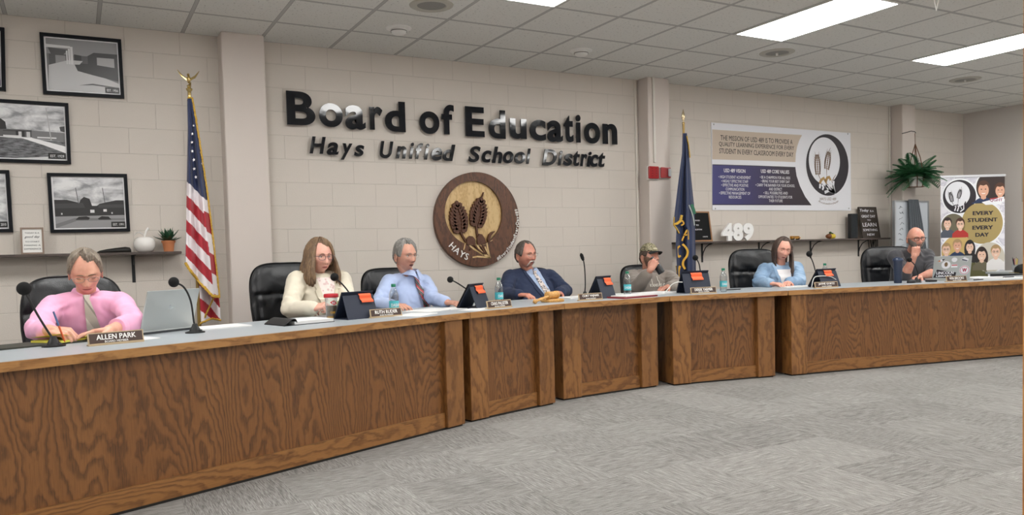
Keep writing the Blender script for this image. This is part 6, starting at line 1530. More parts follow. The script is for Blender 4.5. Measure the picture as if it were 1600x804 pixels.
# ================================================================== flags
M_gold_f = NT('gold_fringe'); _n = M_gold_f.noise(M_gold_f.obj((400, 400, 60)), 1.0, 2, .6); M_gold_f.l(M_gold_f.ramp(_n, [(.35, 'a87c1c'), (.65, 'e8bf4a')]), M_gold_f.b.inputs['Base Color']); M_gold_f.b.inputs['Roughness'].default_value = .6; M_gold_f.bump(_n, .9, .005); M_gold_f = M_gold_f.m
M_brs = mat('polished_brass', 'c9b176', .22, .95); M_pole = mat('pole_gold', '9c8048', .35, .5)
M_fr = cloth_mat('flag_red', 'a81e2e', .06, 400, .6, .1); M_fw = cloth_mat('flag_white', 'e6dfe2', .04, 400, .6, .1); M_fb = cloth_mat('flag_blue', '202c52', .1, 400, .6, .1); M_star = mat('star_white', 'f2f0f2', .6)
YF_ = 6.42
def lerp_tab(tab, v):
    for (a, x), (b, y) in zip(tab, tab[1:]):
        if v <= b: t = (v-a)/(b-a) if b > a else 0; return x+(y-x)*t
    return tab[-1][1]
fl = thing('flag', 'american flag with gold fringe hanging in folds from a pole left of the pilaster', 'flag', (0, 0, 0))
top = ony(297, 152, YF_); fl.location = (top.x, YF_, 0); Of = V(top.x, YF_, 0)
def fp(px_, py_, dy=0): return ony(px_, py_, YF_+dy)-Of
MB().tube([V(0, .03, .05), V(0, .03, top.z)], .014, 14).build('pole', M_pole, fl, smooth=True)
MB().lathe([(0, 0), (.16, 0), (.17, .02), (.08, .05), (.03, .09), (.022, .12), (0, .12)], 30, M=T(0, .03, 0)).build('floor_base', M_brs, fl, smooth=True, angle=50)
e0 = fp(297, 151).z; M0 = T(0, .03, e0)
fin = MB().lathe([(.014, -.03), (.020, -.025), (.016, -.015), (.013, 0), (.013, .045), (.022, .055), (.024, .065), (.012, .075), (.017, .088), (.006, .098), (0, .10)], 20, M=M0).build('pole_finial', M_brs, fl, smooth=True, angle=50)
mb = MB(); mb.ell((0, 0, .135), (.014, .018, .032), M=M0); mb.ell((-.004, -.012, .168), (.009, .012, .009), M=M0); mb.tube([V(-.006, -.020, .168), V(-.010, -.030, .163)], [.004, .001], 6, M=M0)
mb.tube([V(.008, .008, .115), V(.014, .02, .09)], [.010, .004], 8, M=M0)
for sx in (-1, 1):
    for k in range(6):
        t = k/5; mb.tube([V(sx*.008, .004, .128+.012*t), V(sx*(.035+.012*t), .008, .150+.014*t), V(sx*(.050+.028*t), .010, .150+.055*t)], [.006, .0075, .002], 6, M=M0, flat=.5)
mb.build('eagle', M_brs, fin, smooth=True)
LT_ = [(152, 293), (200, 294), (285, 292.5), (350, 291), (410, 289.5)]
RT_ = [(152, 300), (170, 303.5), (210, 310), (300, 324), (390, 335), (462, 343)]
def hem_y(u): return 410+(462-410)*min(1, u*1.25)**.9 if u < .8 else 462+6*(u-.8)
def main_xy(u, v):
    y = 152+(hem_y(u)-152)*v; xl = lerp_tab(LT_, min(y, 410)); xr = lerp_tab(RT_, y)
    return xl+(xr-xl)*u, y
def main_s(u, v):
    x, y = main_xy(u, v); k = min(1, (y-150)/120)
    d = -.050-.05*k*(sin(u*9.5+v*1.2)*.6+.25*sin(u*21-v*3))-.03*k*u*0
    return fp(x, y, d)
def cant(x, y):                         # the union: blue above the slanted line
    return y < 284+(x-293)*1.0 and y < 312
def band(x, y):
    c = y-(284+(x-291)*1.06)
    if x > lerp_tab(RT_, y)-(9 if y > 305 else 0) and y > 300: c2 = (y-300)-(x-320)*.6; return 1 if int(c2/30) % 2 == 0 else 0
    k = int(c//19.5) if c > 0 else 0; return 1 if k % 2 == 0 else 0   # 1 white, 0 red
def mf(u, v):
    x, y = main_xy(u, v)
    if cant(x, y): return 2
    return band(x, y)
MB().grid(main_s, 96, 300, thick=.003, mfn=mf).build('flag_cloth', [M_fr, M_fw, M_fb], fl, smooth=True, angle=180)
bv = BVHTree.FromPolygons([main_s(i/40, j/120) for j in range(121) for i in range(41)], [(j*41+i, j*41+i+1, j*41+i+42, j*41+i+41) for j in range(120) for i in range(40)])
mb = MB()
for x, y, r in ((300.5, 209, 2.6), (300, 222, 2.6), (300.5, 236, 2.8), (303, 249.5, 2.9), (303.5, 263.5, 2.9), (306, 276.5, 2.9), (311, 222, 2.2), (316, 255, 2.4), (316, 268, 2.3), (307.5, 196, 2.0), (302.5, 196, 2.2)):
    pts = []; c_h = bv.ray_cast(fp(x, y, -.3), V(0, 1, 0))[0] or fp(x, y, -.06)
    for k in range(10):
        a = pi/2+2*pi*k/10+.2; rr = r*(1 if k % 2 == 0 else .42); q = fp(x+rr*cos(a)*.9, y-rr*sin(a), c_h.y-.010); pts.append(q)
    mb.add(pts, [list(range(10))])
mb.build('stars', M_star, fl)
# rear layer hanging lower, and the right-hand stripes
def rear(u, v):
    y = 400+(lerp_tab([(0, 506), (.35, 500), (.6, 497), (1, 500)], u)-400)*v; xl = lerp_tab([(0, 305), (1, 311)], v); xr = lerp_tab([(0, 336), (1, 345.5)], v); x = xl+(xr-xl)*u
    return fp(x, y, .045-.03*sin(u*8))
MB().grid(rear, 50, 90, thick=.003, mfn=lambda u, v: 1 if int((v*5.2-u*2.2+9)) % 2 else 0).build('rear_fold', [M_fr, M_fw], fl, smooth=True, angle=180)
def fringe(name, pts, r=.010):
    mb = MB(); P_ = [Vector(p) for p in pts]; out = []
    for i in range(len(P_)-1):
        for k in range(8): out.append(P_[i].lerp(P_[i+1], k/8))
    out.append(P_[-1]); mb.tube([p+V(noise.noise(p*90)*.003, -.004, noise.noise(p*80+V(5, 0, 0))*.003) for p in out], [r*(1+.25*noise.noise(p*120)) for p in out], 8, flat=.6)
    return mb.build(name, M_gold_f, fl, smooth=True)
fringe('gold_fringe', [main_s(1, v/20) for v in range(21)], .009); fringe('gold_fringe', [main_s(u/16, 1) for u in range(17)], .013); fringe('gold_fringe', [rear(u/10, 1) for u in range(11)], .013)
fringe('gold_fringe', [fp(335, 462, .0), fp(329, 475, .02), fp(322, 490, .02), fp(317, 503, .03)], .009); fringe('gold_fringe', [main_s(u/6*.9, .002) for u in range(7)], .008)
# state flag
YK = 6.50; tk = ony(1071, 208, YK); kf = thing('flag', 'dark blue state flag with gold letters on a spear-topped pole beside the middle pilaster', 'flag', (tk.x, YK, 0)); Ok = V(tk.x, YK, 0)
def kp(px_, py_, dy=0): return ony(px_, py_, YK+dy)-Ok
MB().tube([V(0, .03, .05), V(0, .03, tk.z+.12)], .014, 14).build('pole', M_pole, kf, smooth=True)
MB().lathe([(0, 0), (.16, 0), (.17, .02), (.08, .05), (.03, .09), (.022, .12), (0, .12)], 30, M=T(0, .03, 0)).build('floor_base', M_brs, kf, smooth=True, angle=50)
MB().lathe([(.016, .0), (.016, .10), (.020, .11), (.010, .12), (.008, .13), (.024, .165), (.020, .20), (.008, .24), (0, .265)], 16, M=T(0, .03, tk.z+.0), sy=.5).build('spear_finial', mat('spear_silver', 'b9a98a', .25, .9), kf, smooth=True, angle=60)
KL = [(208, 1067), (240, 1066), (290, 1059.5), (340, 1053.5), (352, 1052.5), (356, 1057), (380, 1056), (470, 1060)]
KR = [(208, 1073), (230, 1075), (290, 1081), (330, 1085.5), (400, 1087), (470, 1088)]
def ks(u, v):
    y = 208+(470-208)*v; xl = lerp_tab(KL, y); xr = lerp_tab(KR, y); x = xl+(xr-xl)*u; k = min(1, (y-205)/90)
    return kp(x, y, -.02-.045*k*(sin(u*10+1.2)*.7+.3*sin(u*23+v*2)))
MB().grid(ks, 90, 200, thick=.003).build('flag_cloth', cloth_mat('state_flag_blue', '1c2b50', .15, 400, .6, .1), kf, smooth=True, angle=180)
bvk = BVHTree.FromPolygons([ks(i/40, j/120) for j in range(121) for i in range(41)], [(j*41+i, j*41+i+1, j*41+i+42, j*41+i+41) for j in range(120) for i in range(40)])
def onk(x, y, off=.006):
    q = kp(x, y, -.4); h_ = bvk.ray_cast(q, V(0, 1, 0)); return (h_[0] if h_[0] else kp(x, y, -.05))+V(0, -off, 0)
M_gl = mat('flag_gold', 'd0a032', .6)
def kstrip(name, pts, w_, m): 
    mb = MB(); L_, R_ = [], []
    for _ in range(3): pts = [pts[0]]+[((a[0]*w1+b[0]*(1-w1)), (a[1]*w1+b[1]*(1-w1))) for a, b in zip(pts, pts[1:]) for w1 in (.75, .25)]+[pts[-1]]
    for i, (x, y) in enumerate(pts):
        a = pts[max(0, i-1)]; b = pts[min(len(pts)-1, i+1)]; dx, dy = b[0]-a[0], b[1]-a[1]; l = math.hypot(dx, dy) or 1
        L_.append(onk(x-dy/l*w_/2, y+dx/l*w_/2)); R_.append(onk(x+dy/l*w_/2, y-dx/l*w_/2))
    mb.add(L_+R_, [(i, i+1, len(L_)+i+1, len(L_)+i) for i in range(len(L_)-1)]); return mb.build(name, m, kf)
kstrip('gold_letter', [(1065, 376), (1069, 366), (1074, 357), (1074.5, 366), (1075, 374)], 2.4, M_gl); kstrip('gold_letter', [(1067, 368), (1075, 366)], 1.8, M_gl)
kstrip('gold_letter', [(1066, 381), (1071, 386), (1074.5, 392), (1073, 400), (1067, 407), (1066, 414), (1070, 420)], 3.4, M_gl)
kstrip('gold_letter', [(1062, 384), (1057.5, 387), (1057, 395), (1060, 402), (1063, 399)], 3.0, M_gl); kstrip('gold_letter', [(1065, 344), (1069, 349), (1064, 352)], 2.2, M_gl)
kstrip('gold_letter', [(1062, 415), (1059, 425), (1061, 440)], 3.2, M_gl)
kstrip('seal_arc', [(1076, 320), (1080, 330), (1083.5, 342), (1084.5, 352)], 1.6, mat('seal_pale', 'a9b0a8', .7)); kstrip('seal_green', [(1080, 319), (1083, 326), (1085, 334)], 4.5, mat('seal_green', '2d6a50', .7))
def kfr(pts, r=.009):
    mb = MB(); P_ = [Vector(p) for p in pts]; out = [P_[i].lerp(P_[i+1], k/6) for i in range(len(P_)-1) for k in range(6)]+[P_[-1]]
    mb.tube(out, [r*(1+.25*noise.noise(p*120)) for p in out], 8, flat=.6); mb.build('gold_fringe', M_gold_f, kf, smooth=True)
kfr([ks(0, .50+.05*k) for k in range(2)]+[ks(0, .54)], .011); kfr([kp(1052.5, 350, -.06), kp(1058, 349, -.07), kp(1063, 345, -.07), kp(1065, 336, -.07)], .015); kfr([kp(1053, 343, -.05), kp(1053.5, 352, -.06), kp(1058, 358, -.07), kp(1061, 364, -.07)], .013)
kfr([kp(1073, 212, -.03), kp(1076, 228, -.03), kp(1078, 246, -.04)], .011); kfr([kp(1057, 415, -.04), kp(1058.5, 432, -.04), kp(1060, 452, -.04)], .014)

# ================================================================== on the desk
def seg_of(p):
    for i in range(5):
        a, b = Vector(TV[i]), Vector(TV[i+1]); d = (b-a).normalized(); s_ = (Vector((p.x, p.y))-a).dot(d)
        if s_ < (b-a).length or i == 4: return i
def dk(px_, off, py_=460):
    """point on the desk top in this image column, off metres behind the front edge"""
    r_ = ray(px_, py_); d2 = Vector((r_.x, r_.y))
    for i in range(5):
        a, b = Vector(TV[i]), Vector(TV[i+1]); t = (a.dot(nrm[i])+off)/d2.dot(nrm[i]); p = d2*t; s_ = (p-a).dot((b-a).normalized())
        if (s_ <= (b-a).length+ (0 if i < 4 else 9)) : return V(p.x, p.y, HT)
def segyaw(px_): 
    p = dk(px_, .1); i = seg_of(p); d = unit(TV[i], TV[i+1]); return atan2(d.y, d.x)
def dz_(px_, py_): return onz(px_, py_, HT)
M_mic = mat('mic_black', '101112', .45); M_foam = mat('mic_foam', '0c0c0d', .95, bump=1.0, bs=500)
def mic(label, base, path, head, hr, off=None, long=False):
    b = dz_(*base) if off is None else dk(base[0], off, base[1]); t = thing('gooseneck_microphone', label, 'microphone', b, 0, 'gooseneck desk microphones'); y = b.y
    sc_ = .05
    MB().lathe([(0, 0), (.052, 0), (.052, .006), (.030, .012), (.022, .030), (.018, .034), (.012, .05), (0, .052)], 28, sy=.85).build('base', M_mic, t, smooth=True, angle=40)
    MB().lathe([(0, .010), (.008, .010), (.008, .018), (0, .019)], 12, M=T(.026, -.022, 0)).build('mute_button', mat('mic_button', '3a3d40', .4), t)
    P_ = [V(0, 0, .045)]+[ony(x, yy, y)-b for x, yy in path]; e = ony(*head, y)-b
    # smooth the neck
    C_ = P_+[e]; out = []
    for i in range(len(C_)-1):
        p0, p1, p2, p3 = C_[max(0, i-1)], C_[i], C_[i+1], C_[min(len(C_)-1, i+2)]
        for k in range(6):
            q = k/6; out.append(.5*((2*p1)+(p2-p0)*q+(2*p0-5*p1+4*p2-p3)*q*q+(3*p1-p0-3*p2+p3)*q**3))
    out.append(C_[-1]); MB().tube(out, .0052, 10).build('gooseneck', M_mic, t, smooth=True)
    dv = (e-P_[-1]).normalized()
    if long: MB().tube([e-dv*.05, e-dv*.03, e, e+dv*.015], [.010, .015, .015, .006], 14).build('windscreen', M_foam, t, smooth=True)
    else: MB().ell(e, (hr, hr, hr), 24, 16).build('windscreen', M_foam, t, smooth=True)
    return t
mic('desk microphone with a round black windscreen left of the person in the pink shirt', (84, 541), [(80, 525), (62, 497), (47, 470)], (37.5, 450.5), .032)
mic('desk microphone standing in front of the open silver laptop', (305, 519.5), [(303, 503), (298, 470), (287, 448)], (271.5, 440.5), .028)
mic('desk microphone in front of the first tablet, beside the red-lidded tumbler', (552.5, 495), [(551, 480), (548, 462), (537, 446)], (522.5, 432.5), .0265)
mic('desk microphone whose neck crosses the second tablet, by the man in the light blue shirt', (752, 477.5), [(745, 463), (727, 450), (713, 441)], (703.5, 436.5), .024)
mic('slim upright desk microphone beside the wooden gavel', (914, 461), [(914.5, 445), (914, 425), (912, 408)], (908.5, 398), .02, off=.50, long=True)
mic('desk microphone behind the fourth tablet, by the blue flag', (1095, 447), [(1095, 432), (1093, 415), (1090, 407)], (1086.5, 402.5), .026, off=.52)
mic('desk microphone behind the fifth tablet, right of the denim shirt', (1276, 440), [(1275, 428), (1271, 412), (1267, 402)], (1264.5, 396.5), .028, off=.42)
mic('desk microphone in front of the bald person, beside the dark tumbler', (1432, 439), [(1434.5, 428), (1430, 415), (1425, 409)], (1421, 405.5), .024, off=.30)
M_npb = mat('nameplate_brown', '3d261d', .35); M_nph = mat('nameplate_holder', 'c0a987', .4); M_npw = mat('nameplate_letter', 'f4f2ee', .5)
def plate(l1, l2, pl, pr, h, label, off=None, w=None):
    a, b = dz_(*pl), dz_(*pr)
    if off is not None: a, b = dk(pl[0], off, pl[1]), dk(pr[0], off, pr[1])
    c = (a+b)/2; L_ = w or (b-a).length; yaw = atan2(b.y-a.y, b.x-a.x); t = thing('nameplate', label, 'nameplate', c, yaw, 'desk nameplates'); X = L_/2; M = RX(radians(-12))
    MB().box(-X, X, -.010, .030, 0, .008, bev=.002).box(-X, X, -.004, .004, .004, h, M=M).build('holder', M_nph, t)
    MB().box(-X+.006, X-.006, -.0065, -.003, .010, h-.005, M=M).build('brown_plate', M_npb, t)
    mb = MB(); add_text(mb, l1, 0, h*.62, h=h*.40, w=X*1.42, bold=.022, M=M @ T(0, -.0070, 0) @ UP); add_text(mb, l2, 0, h*.26, h=h*.16, w=X*.85, bold=.015, M=M @ T(0, -.0070, 0) @ UP); mb.build('plate_lettering', M_npw, t)
plate('ALLEN PARK', 'BOARD MEMBER', (138, 541), (225, 533), .062, 'brown desk nameplate in front of the person in the pink shirt')
plate('RUTH RUDER', 'BOARD VICE PRESIDENT', (579, 497), (628, 493), .056, 'brown desk nameplate in front of the water bottle by the first tablet')
plate('CRAIG PALLISTER', 'BOARD MEMBER', (760, 480), (801, 477), .058, 'brown desk nameplate on a pale strip below the man in the navy jacket', off=.10, w=.235)
plate('CURT VAJNAR', 'BOARD PRESIDENT', (906, 467), (940, 464), .056, 'brown desk nameplate beside the slim upright microphone and third tablet', off=.14, w=.235)
plate('DEREK YARMER', 'BOARD MEMBER', (1077, 459), (1122, 455), .056, 'brown desk nameplate in front of the fourth tablet', off=.13, w=.25)
plate('JAYME GOETZ', 'BOARD MEMBER', (1271, 449), (1312, 448), .056, 'brown desk nameplate in front of the fifth tablet', off=.13, w=.25)
plate('KEN BROOKS', 'BOARD MEMBER', (1478, 441), (1512, 438), .056, 'brown desk nameplate in front of the stickered laptop', off=.14, w=.25)
# tablets in folio stands
M_fol = mat('navy_folio', '1c2437', .55, bump=.15, bs=300); M_scr = mat('tablet_dark', '0b0c10', .2); M_note = mat('orange_note', 'f2683c', .7)
def tablet(label, nlabel, pxc, off, w_, h_, dyaw, nu=(.12, .62), py_=460, splay=.10, lean=16, cut=False):
    p = dk(pxc, off, py_); yaw = segyaw(pxc)+radians(dyaw); t = thing('tablet', label, 'tablet', p, yaw, 'tablets in navy folio stands'); X = w_/2
    # front flap: desk near the viewer up to the ridge; tablet: ridge back down to the desk on the far side
    def quadbox(mb, a, b, xw0, xw1, th):
        d = (Vector(b)-Vector(a)).normalized(); n_ = V(0, -d.z, d.y).normalized()
        if n_.y > 0: n_ = -n_
        vs = [V(-xw0, *a[1:]), V(xw0, *a[1:]), V(xw1, *b[1:]), V(-xw1, *b[1:])]; vs2 = [q-n_*th for q in vs]
        mb.add(vs+vs2, [(0, 1, 2, 3), (7, 6, 5, 4), (0, 4, 5, 1), (1, 5, 6, 2), (2, 6, 7, 3), (3, 7, 4, 0)])
        return n_
    top = V(0, .0, h_); foot = V(0, splay, .004); mid = foot.lerp(top, .90)
    mb = MB(); n_ = quadbox(mb, tuple(foot), tuple(top), X, X, .010); mb.build('tablet_body', M_scr, t)
    mb = MB(); quadbox(mb, (0, foot.y-.012, foot.z+.001), (0, top.y-.011, top.z+.004), X+.004, X+.004, .004); mb.build('folio_back', M_fol, t)
    mb = MB(); quadbox(mb, (0, -.062, .003), (0, mid.y-.018, mid.z), X+.003, X+.003, .004); mb.build('folio_flap', M_fol, t)
    MB().box(-X, X, -.062, splay, 0, .004).build('folio_base', M_fol, t)
    MB().lathe([(0, 0), (.006, 0), (.006, .002), (0, .002)], 14, M=T(X*.82, top.y-.004, h_-.018) @ RX(pi/2)).build('camera_lens', mat('lens_black', '050506', .1), t)
    nt = thing('paper_note', nlabel, 'note', p, yaw, 'orange notes on the tablets'); d = (top-foot).normalized(); n2 = V(0, -d.z, d.y).normalized(); n2 = -n2 if n2.y > 0 else n2
    u0, u1 = nu; x0, x1 = -X+w_*u0, -X+w_*u1
    fl_ = V(0, -.062, .003)-top; d = -fl_.normalized(); n2 = V(0, -d.z, d.y).normalized(); n2 = -n2 if n2.y > 0 else n2; q0 = V(0, mid.y-.018, mid.z)+n2*.005+d*.004; 
    def nf(u, v): 
        s_ = -v*h_*.36; lift = .004*sin(v*9)+.004*v; return V(x0+(x1-x0)*u+.010*v, 0, 0)+q0+d*s_+n2*lift
    MB().grid(nf, 8, 14, thick=.0012).build('note_sheet', M_note, nt, smooth=True)
tablet('navy folio tablet stand in front of the person in the cream blazer', 'orange paper note on the first tablet, by the cream blazer', 559, .36, .225, .168, -4, (.50, .90), 490)
tablet('navy folio tablet stand beside the hand of the person in light blue', 'orange paper note on the second tablet, crossed by the microphone neck', 744, .32, .215, .172, 22, (.30, .85), 475)
tablet('navy folio tablet stand between the slim microphone and the capped person', 'orange paper note on the third tablet, by the slim microphone', 943, .30, .175, .178, 12, (.42, .92), 462)
tablet('navy folio tablet stand by the blue flag, behind a nameplate', 'orange paper note on the fourth tablet, by the blue flag', 1086, .30, .255, .190, -2, (.30, .72), 455)
tablet('navy folio tablet stand right of the person in the denim shirt', 'orange paper note on the fifth tablet, right of the denim shirt', 1291, .28, .250, .165, 12, (.28, .70), 445)
# bottles of water
M_pet = bpy.data.materials.new('clear_plastic'); M_pet.use_nodes = True; _t = M_pet.node_tree; _t.nodes.clear(); _o = _t.nodes.new('ShaderNodeOutputMaterial'); _mx = _t.nodes.new('ShaderNodeMixShader'); _a = _t.nodes.new('ShaderNodeBsdfTransparent'); _b = _t.nodes.new('ShaderNodeBsdfGlossy'); _lw = _t.nodes.new('ShaderNodeLayerWeight')
_a.inputs[0].default_value = (.86, .90, .92, 1); _b.inputs['Roughness'].default_value = .12; _lw.inputs[0].default_value = .35; _mr = _t.nodes.new('ShaderNodeMath'); _mr.operation = 'MULTIPLY_ADD'; _mr.inputs[1].default_value = .75; _mr.inputs[2].default_value = .10
_t.links.new(_lw.outputs['Facing'], _mr.inputs[0]); _t.links.new(_mr.outputs[0], _mx.inputs[0]); _t.links.new(_a.outputs[0], _mx.inputs[1]); _t.links.new(_b.outputs[0], _mx.inputs[2]); _t.links.new(_mx.outputs[0], _o.inputs[0])
M_teal = mat('label_teal', '4fb9c4', .4); M_capg = mat('cap_green', '1f7a5c', .4)
def bottle(label, p, yaw):
    t = thing('water_bottle', label, 'bottle', p, yaw, 'plastic water bottles'); prof = [(.0, .002), (.024, 0), (.031, .006), (.032, .02), (.030, .026), (.032, .032), (.030, .04), (.0315, .046), (.0315, .098), (.030, .104), (.032, .110), (.030, .116), (.032, .123), (.0305, .130), (.031, .138), (.026, .155), (.016, .178), (.0125, .185), (.0125, .196)]
    MB().lathe(prof, 30, cap=(0, 1)).build('bottle_body', M_pet, t, smooth=True, angle=50)
    MB().lathe([(.0322, .048), (.0324, .050), (.0324, .096), (.0322, .098)], 30, cap=(0, 0)).build('label_sleeve', M_teal, t, smooth=True)
    MB().lathe([(0, .190), (.0148, .190), (.0152, .193), (.0152, .207), (.0140, .210), (0, .210)], 24).build('cap', M_capg, t, smooth=True, angle=40)
    vs, fs = text_data('DASANI', .02, 0, 0, 1.0, 2); x0 = min(v[0] for v in vs); x1 = max(v[0] for v in vs); y1 = max(v[1] for v in vs); mb = MB()
    mb.add([V(.0328*sin((v[0]-(x0+x1)/2)/(x1-x0)*2.3), -.0328*cos((v[0]-(x0+x1)/2)/(x1-x0)*2.3), .062+v[1]/y1*.020) for v in vs], fs); mb.build('label_text', M_pw, t)
bottle('green-capped water bottle in front of the person in light blue', dk(616, .30, 488), .2)
bottle('green-capped water bottle in front of the navy jacket', dk(780, .34, 470), .5)
bottle('green-capped water bottle in front of the person in the cap', dk(980.5, .36, 457), -.3)
bottle('green-capped water bottle between the fourth tablet and the denim shirt', dk(1130.5, .22, 455), .1)
bottle('green-capped water bottle mostly hidden behind the fifth tablet', dk(1289, .62, 440), .1)
# tumbler
tm = thing('tumbler', 'clear tumbler with a red lid, red emblem and tea tag beside the first tablet', 'tumbler', dz_(518.5, 497.5), .1)
MB().lathe([(0, .001), (.030, 0), (.034, .01), (.041, .135), (.043, .14)], 30, cap=(0, 0)).build('clear_wall', M_pet, tm, smooth=True, angle=60)
MB().lathe([(0, .006), (.028, .006), (.0355, .085), (0, .085)], 28).build('inner_drink', mat('tea_brown', '8c7a66', .3), tm, smooth=True, angle=50)
MB().lathe([(.0312, .006), (.0325, .018), (0, .018), (0, .006)], 28, cap=(0, 0)).build('gold_band', mat('team_gold', 'e0a330', .5), tm, smooth=True)
MB().lathe([(0, .138), (.046, .138), (.047, .142), (.047, .156), (.043, .162), (0, .163)], 30).build('lid', mat('lid_red', 'b81f2c', .35), tm, smooth=True, angle=40)
def wrap(mb, vs, fs, w_, h_, zc, R_, ang=0):
    x0 = min(v[0] for v in vs); x1 = max(v[0] for v in vs); y0 = min(v[1] for v in vs); y1 = max(v[1] for v in vs); o = []
    for v in vs:
        a = ((v[0]-(x0+x1)/2)/(x1-x0))*w_/R_+ang; z = zc+(v[1]-(y0+y1)/2)/(y1-y0)*h_; r = R_; o.append(V(r*sin(a), -r*cos(a), z))
    mb.add(o, fs)
mb = MB(); wrap(mb, [(-1, .25, 0), (-.2, .9, 0), (.55, .8, 0), (1.1, -.3, 0), (.2, -.9, 0), (-.5, -.4, 0)], [range(6)], .048, .030, .104, .0425); mb.build('red_emblem', mat('team_red', 'c0202e', .5), tm)
mb = MB(); vs, fs = text_data('KC', .03, 0, 0, 1, 2); wrap(mb, vs, fs, .022, .014, .105, .0432); mb.build('emblem_letters', M_pw, tm)
mb = MB(); vs, fs = text_data('CHIEFS', .03, 0, 0, 1, 2); wrap(mb, vs, fs, .046, .013, .042, .0402); mb.build('team_word', mat('team_gold', 'e0a330', .5), tm)
MB().box(.018, .040, -.0465, -.0455, .090, .115).build('tea_tag', mat('tag_yellow', 'd3cf9a', .6), tm)
# gavel and block
gp = dk(863, .26, 467); gy = segyaw(863); gb = thing('sound_block', 'round light wooden block under the gavel', 'sound block', gp, gy); M_gav = oak('gavel_wood', True, 6.0, .5, '9a6a30', 'cf9a50', 'dcae68', 4.0)
MB().lathe([(0, 0), (.090, 0), (.094, .004), (.094, .016), (.088, .022), (.070, .023), (0, .023)], 44).build('block', M_gav, gb, smooth=True, angle=30)
gv = thing('gavel', 'light wooden gavel with a turned head, resting on its round block', 'gavel', gp+V(0, 0, .023), gy)
MB().lathe([(0, -.072), (.024, -.072), (.030, -.066), (.031, -.045), (.026, -.040), (.030, -.034), (.026, -.026), (.027, -.012), (.029, 0), (.027, .012), (.026, .026), (.030, .034), (.026, .040), (.031, .045), (.030, .066), (.024, .072), (0, .072)], 32, M=T(0, 0, .030) @ RZ(radians(8)) @ RY(pi/2)).build('gavel_head', M_gav, gv, smooth=True, angle=35)
h1 = V(-.255, -.060, -.004); h0 = V(-.02, -.010, .030); dd = (h1-h0); L_ = dd.length; Mh = Matrix.Translation(h0) @ V(0, 0, 1).rotation_difference(dd).to_matrix().to_4x4()
MB().lathe([(0, 0), (.009, 0), (.009, .03), (.012, .04), (.009, .05), (.011, .10), (.013, .16), (.010, .21), (.009, .22), (.016, .232), (.018, .245), (.012, .258), (0, .262)], 22, M=Mh).build('handle', M_gav, gv, smooth=True, angle=50)
# laptops
M_lap = mat('laptop_silver', 'b9bdbc', .38, .45, coat=.1); M_lapd = mat('laptop_edge', '34383b', .4)
a, b = dz_(219.5, 523.5), dz_(301.5, 514); hv = (b-a); hv.z = 0; LW = hv.length; yaw = atan2(hv.y, hv.x)
lp = thing('laptop', 'open silver laptop seen from behind, right of the person in the pink shirt', 'laptop', a, yaw)
MB().box(0, LW, 0, .235, .004, .020, bev=.003).build('keyboard_base', M_lap, lp); MB().box(.02, LW-.02, .04, .20, .020, .0215).build('keyboard', mat('keys_dark', '1d1f21', .5), lp)
MB().box(.01, LW-.01, -.002, .012, .0, .012).build('rubber_foot', M_lapd, lp)
LHt = .232; Ml = T(0, 0, .018) @ RX(radians(19))
MB().box(0, LW, 0, .007, 0, LHt, M=Ml, bev=.003).build('screen_lid', M_lap, lp); MB().box(.01, LW-.01, .007, .009, .012, LHt-.008, M=Ml).build('screen', M_scr, lp)
mb = MB(); add_text(mb, 'hp', LW*.50, LHt*.56, h=.030, w=.036, shear=.3, M=Ml @ T(0, -.0006, 0) @ UP); mb.build('maker_mark', mat('mark_bright', 'd9dcdc', .2, .8), lp)
pc = dk(1486, .36, 438); lp2 = thing('laptop', 'open grey laptop with a lid covered in stickers, at the right end', 'laptop', pc, segyaw(1486)+radians(-26)); LW2 = .355; Ml2 = T(-LW2/2, 0, .018) @ RX(radians(14)); LH2 = .235
MB().box(-LW2/2, LW2/2, 0, .235, 0, .018, bev=.003).build('keyboard_base', M_lap, lp2); MB().box(0, LW2, 0, .007, 0, LH2, M=Ml2, bev=.003).build('screen_lid', M_lap, lp2); MB().box(.01, LW2-.01, .007, .009, .012, LH2-.008, M=Ml2).build('screen', M_scr, lp2)
def stk(pts, m, lay=1): mb = MB(); mb.add([V(u*LW2, -.0004*lay, v*LH2) for u, v in pts], [list(range(len(pts)))], 0, Ml2); return mb.build('sticker', m, lp2)
EL = lambda cx, cy, rx, ry, n=26: [(cx+rx*cos(2*pi*k/n), cy+ry*sin(2*pi*k/n)) for k in range(n)]
stk([(.02, .06), (.60, .02), (.62, .28), (.10, .42)], M_ink); stk(EL(.33, .62, .12, .17), M_pw); stk(EL(.33, .64, .045, .10), mat('stk_brown', '7a6248', .5), 2)
stk([(.47, .50), (.64, .50), (.63, .64), (.47, .64)], M_pw); stk([(.48, .58), (.63, .58), (.63, .62), (.48, .62)], mat('team_red', 'c0202e', .5), 2)
stk(EL(.83, .38, .135, .20), M_pw); stk(EL(.83, .38, .125, .185), mat('stk_pink', 'c98a98', .5), 2); stk(EL(.83, .38, .105, .155), M_pw, 3)
stk([(.10, .78), (.22, .90), (.30, .85), (.16, .74)], M_pw); stk([(.09, .78), (.16, .84), (.18, .76)], mat('stk_orange', 'c07030', .5), 2); stk([(.20, .88), (.30, .88), (.24, .80)], M_inkd, 2)
stk(EL(.54, .84, .075, .10), M_pw); stk([(.70, .82), (.88, .74), (.92, .86), (.80, .95)], M_pw); stk([(.72, .82), (.87, .76), (.89, .80), (.75, .87)], Mc['grey'], 2)
mb = MB(); add_text(mb, 'LINCOLN', .32*LW2, .27*LH2, h=.030, w=.165, bold=.04, M=Ml2 @ T(0, -.0016, 0) @ UP); add_text(mb, 'LIBRARY', .30*LW2, .13*LH2, h=.020, w=.15, bold=.04, M=Ml2 @ T(0, -.0016, 0) @ UP); mb.build('sticker_text', M_pw, lp2)
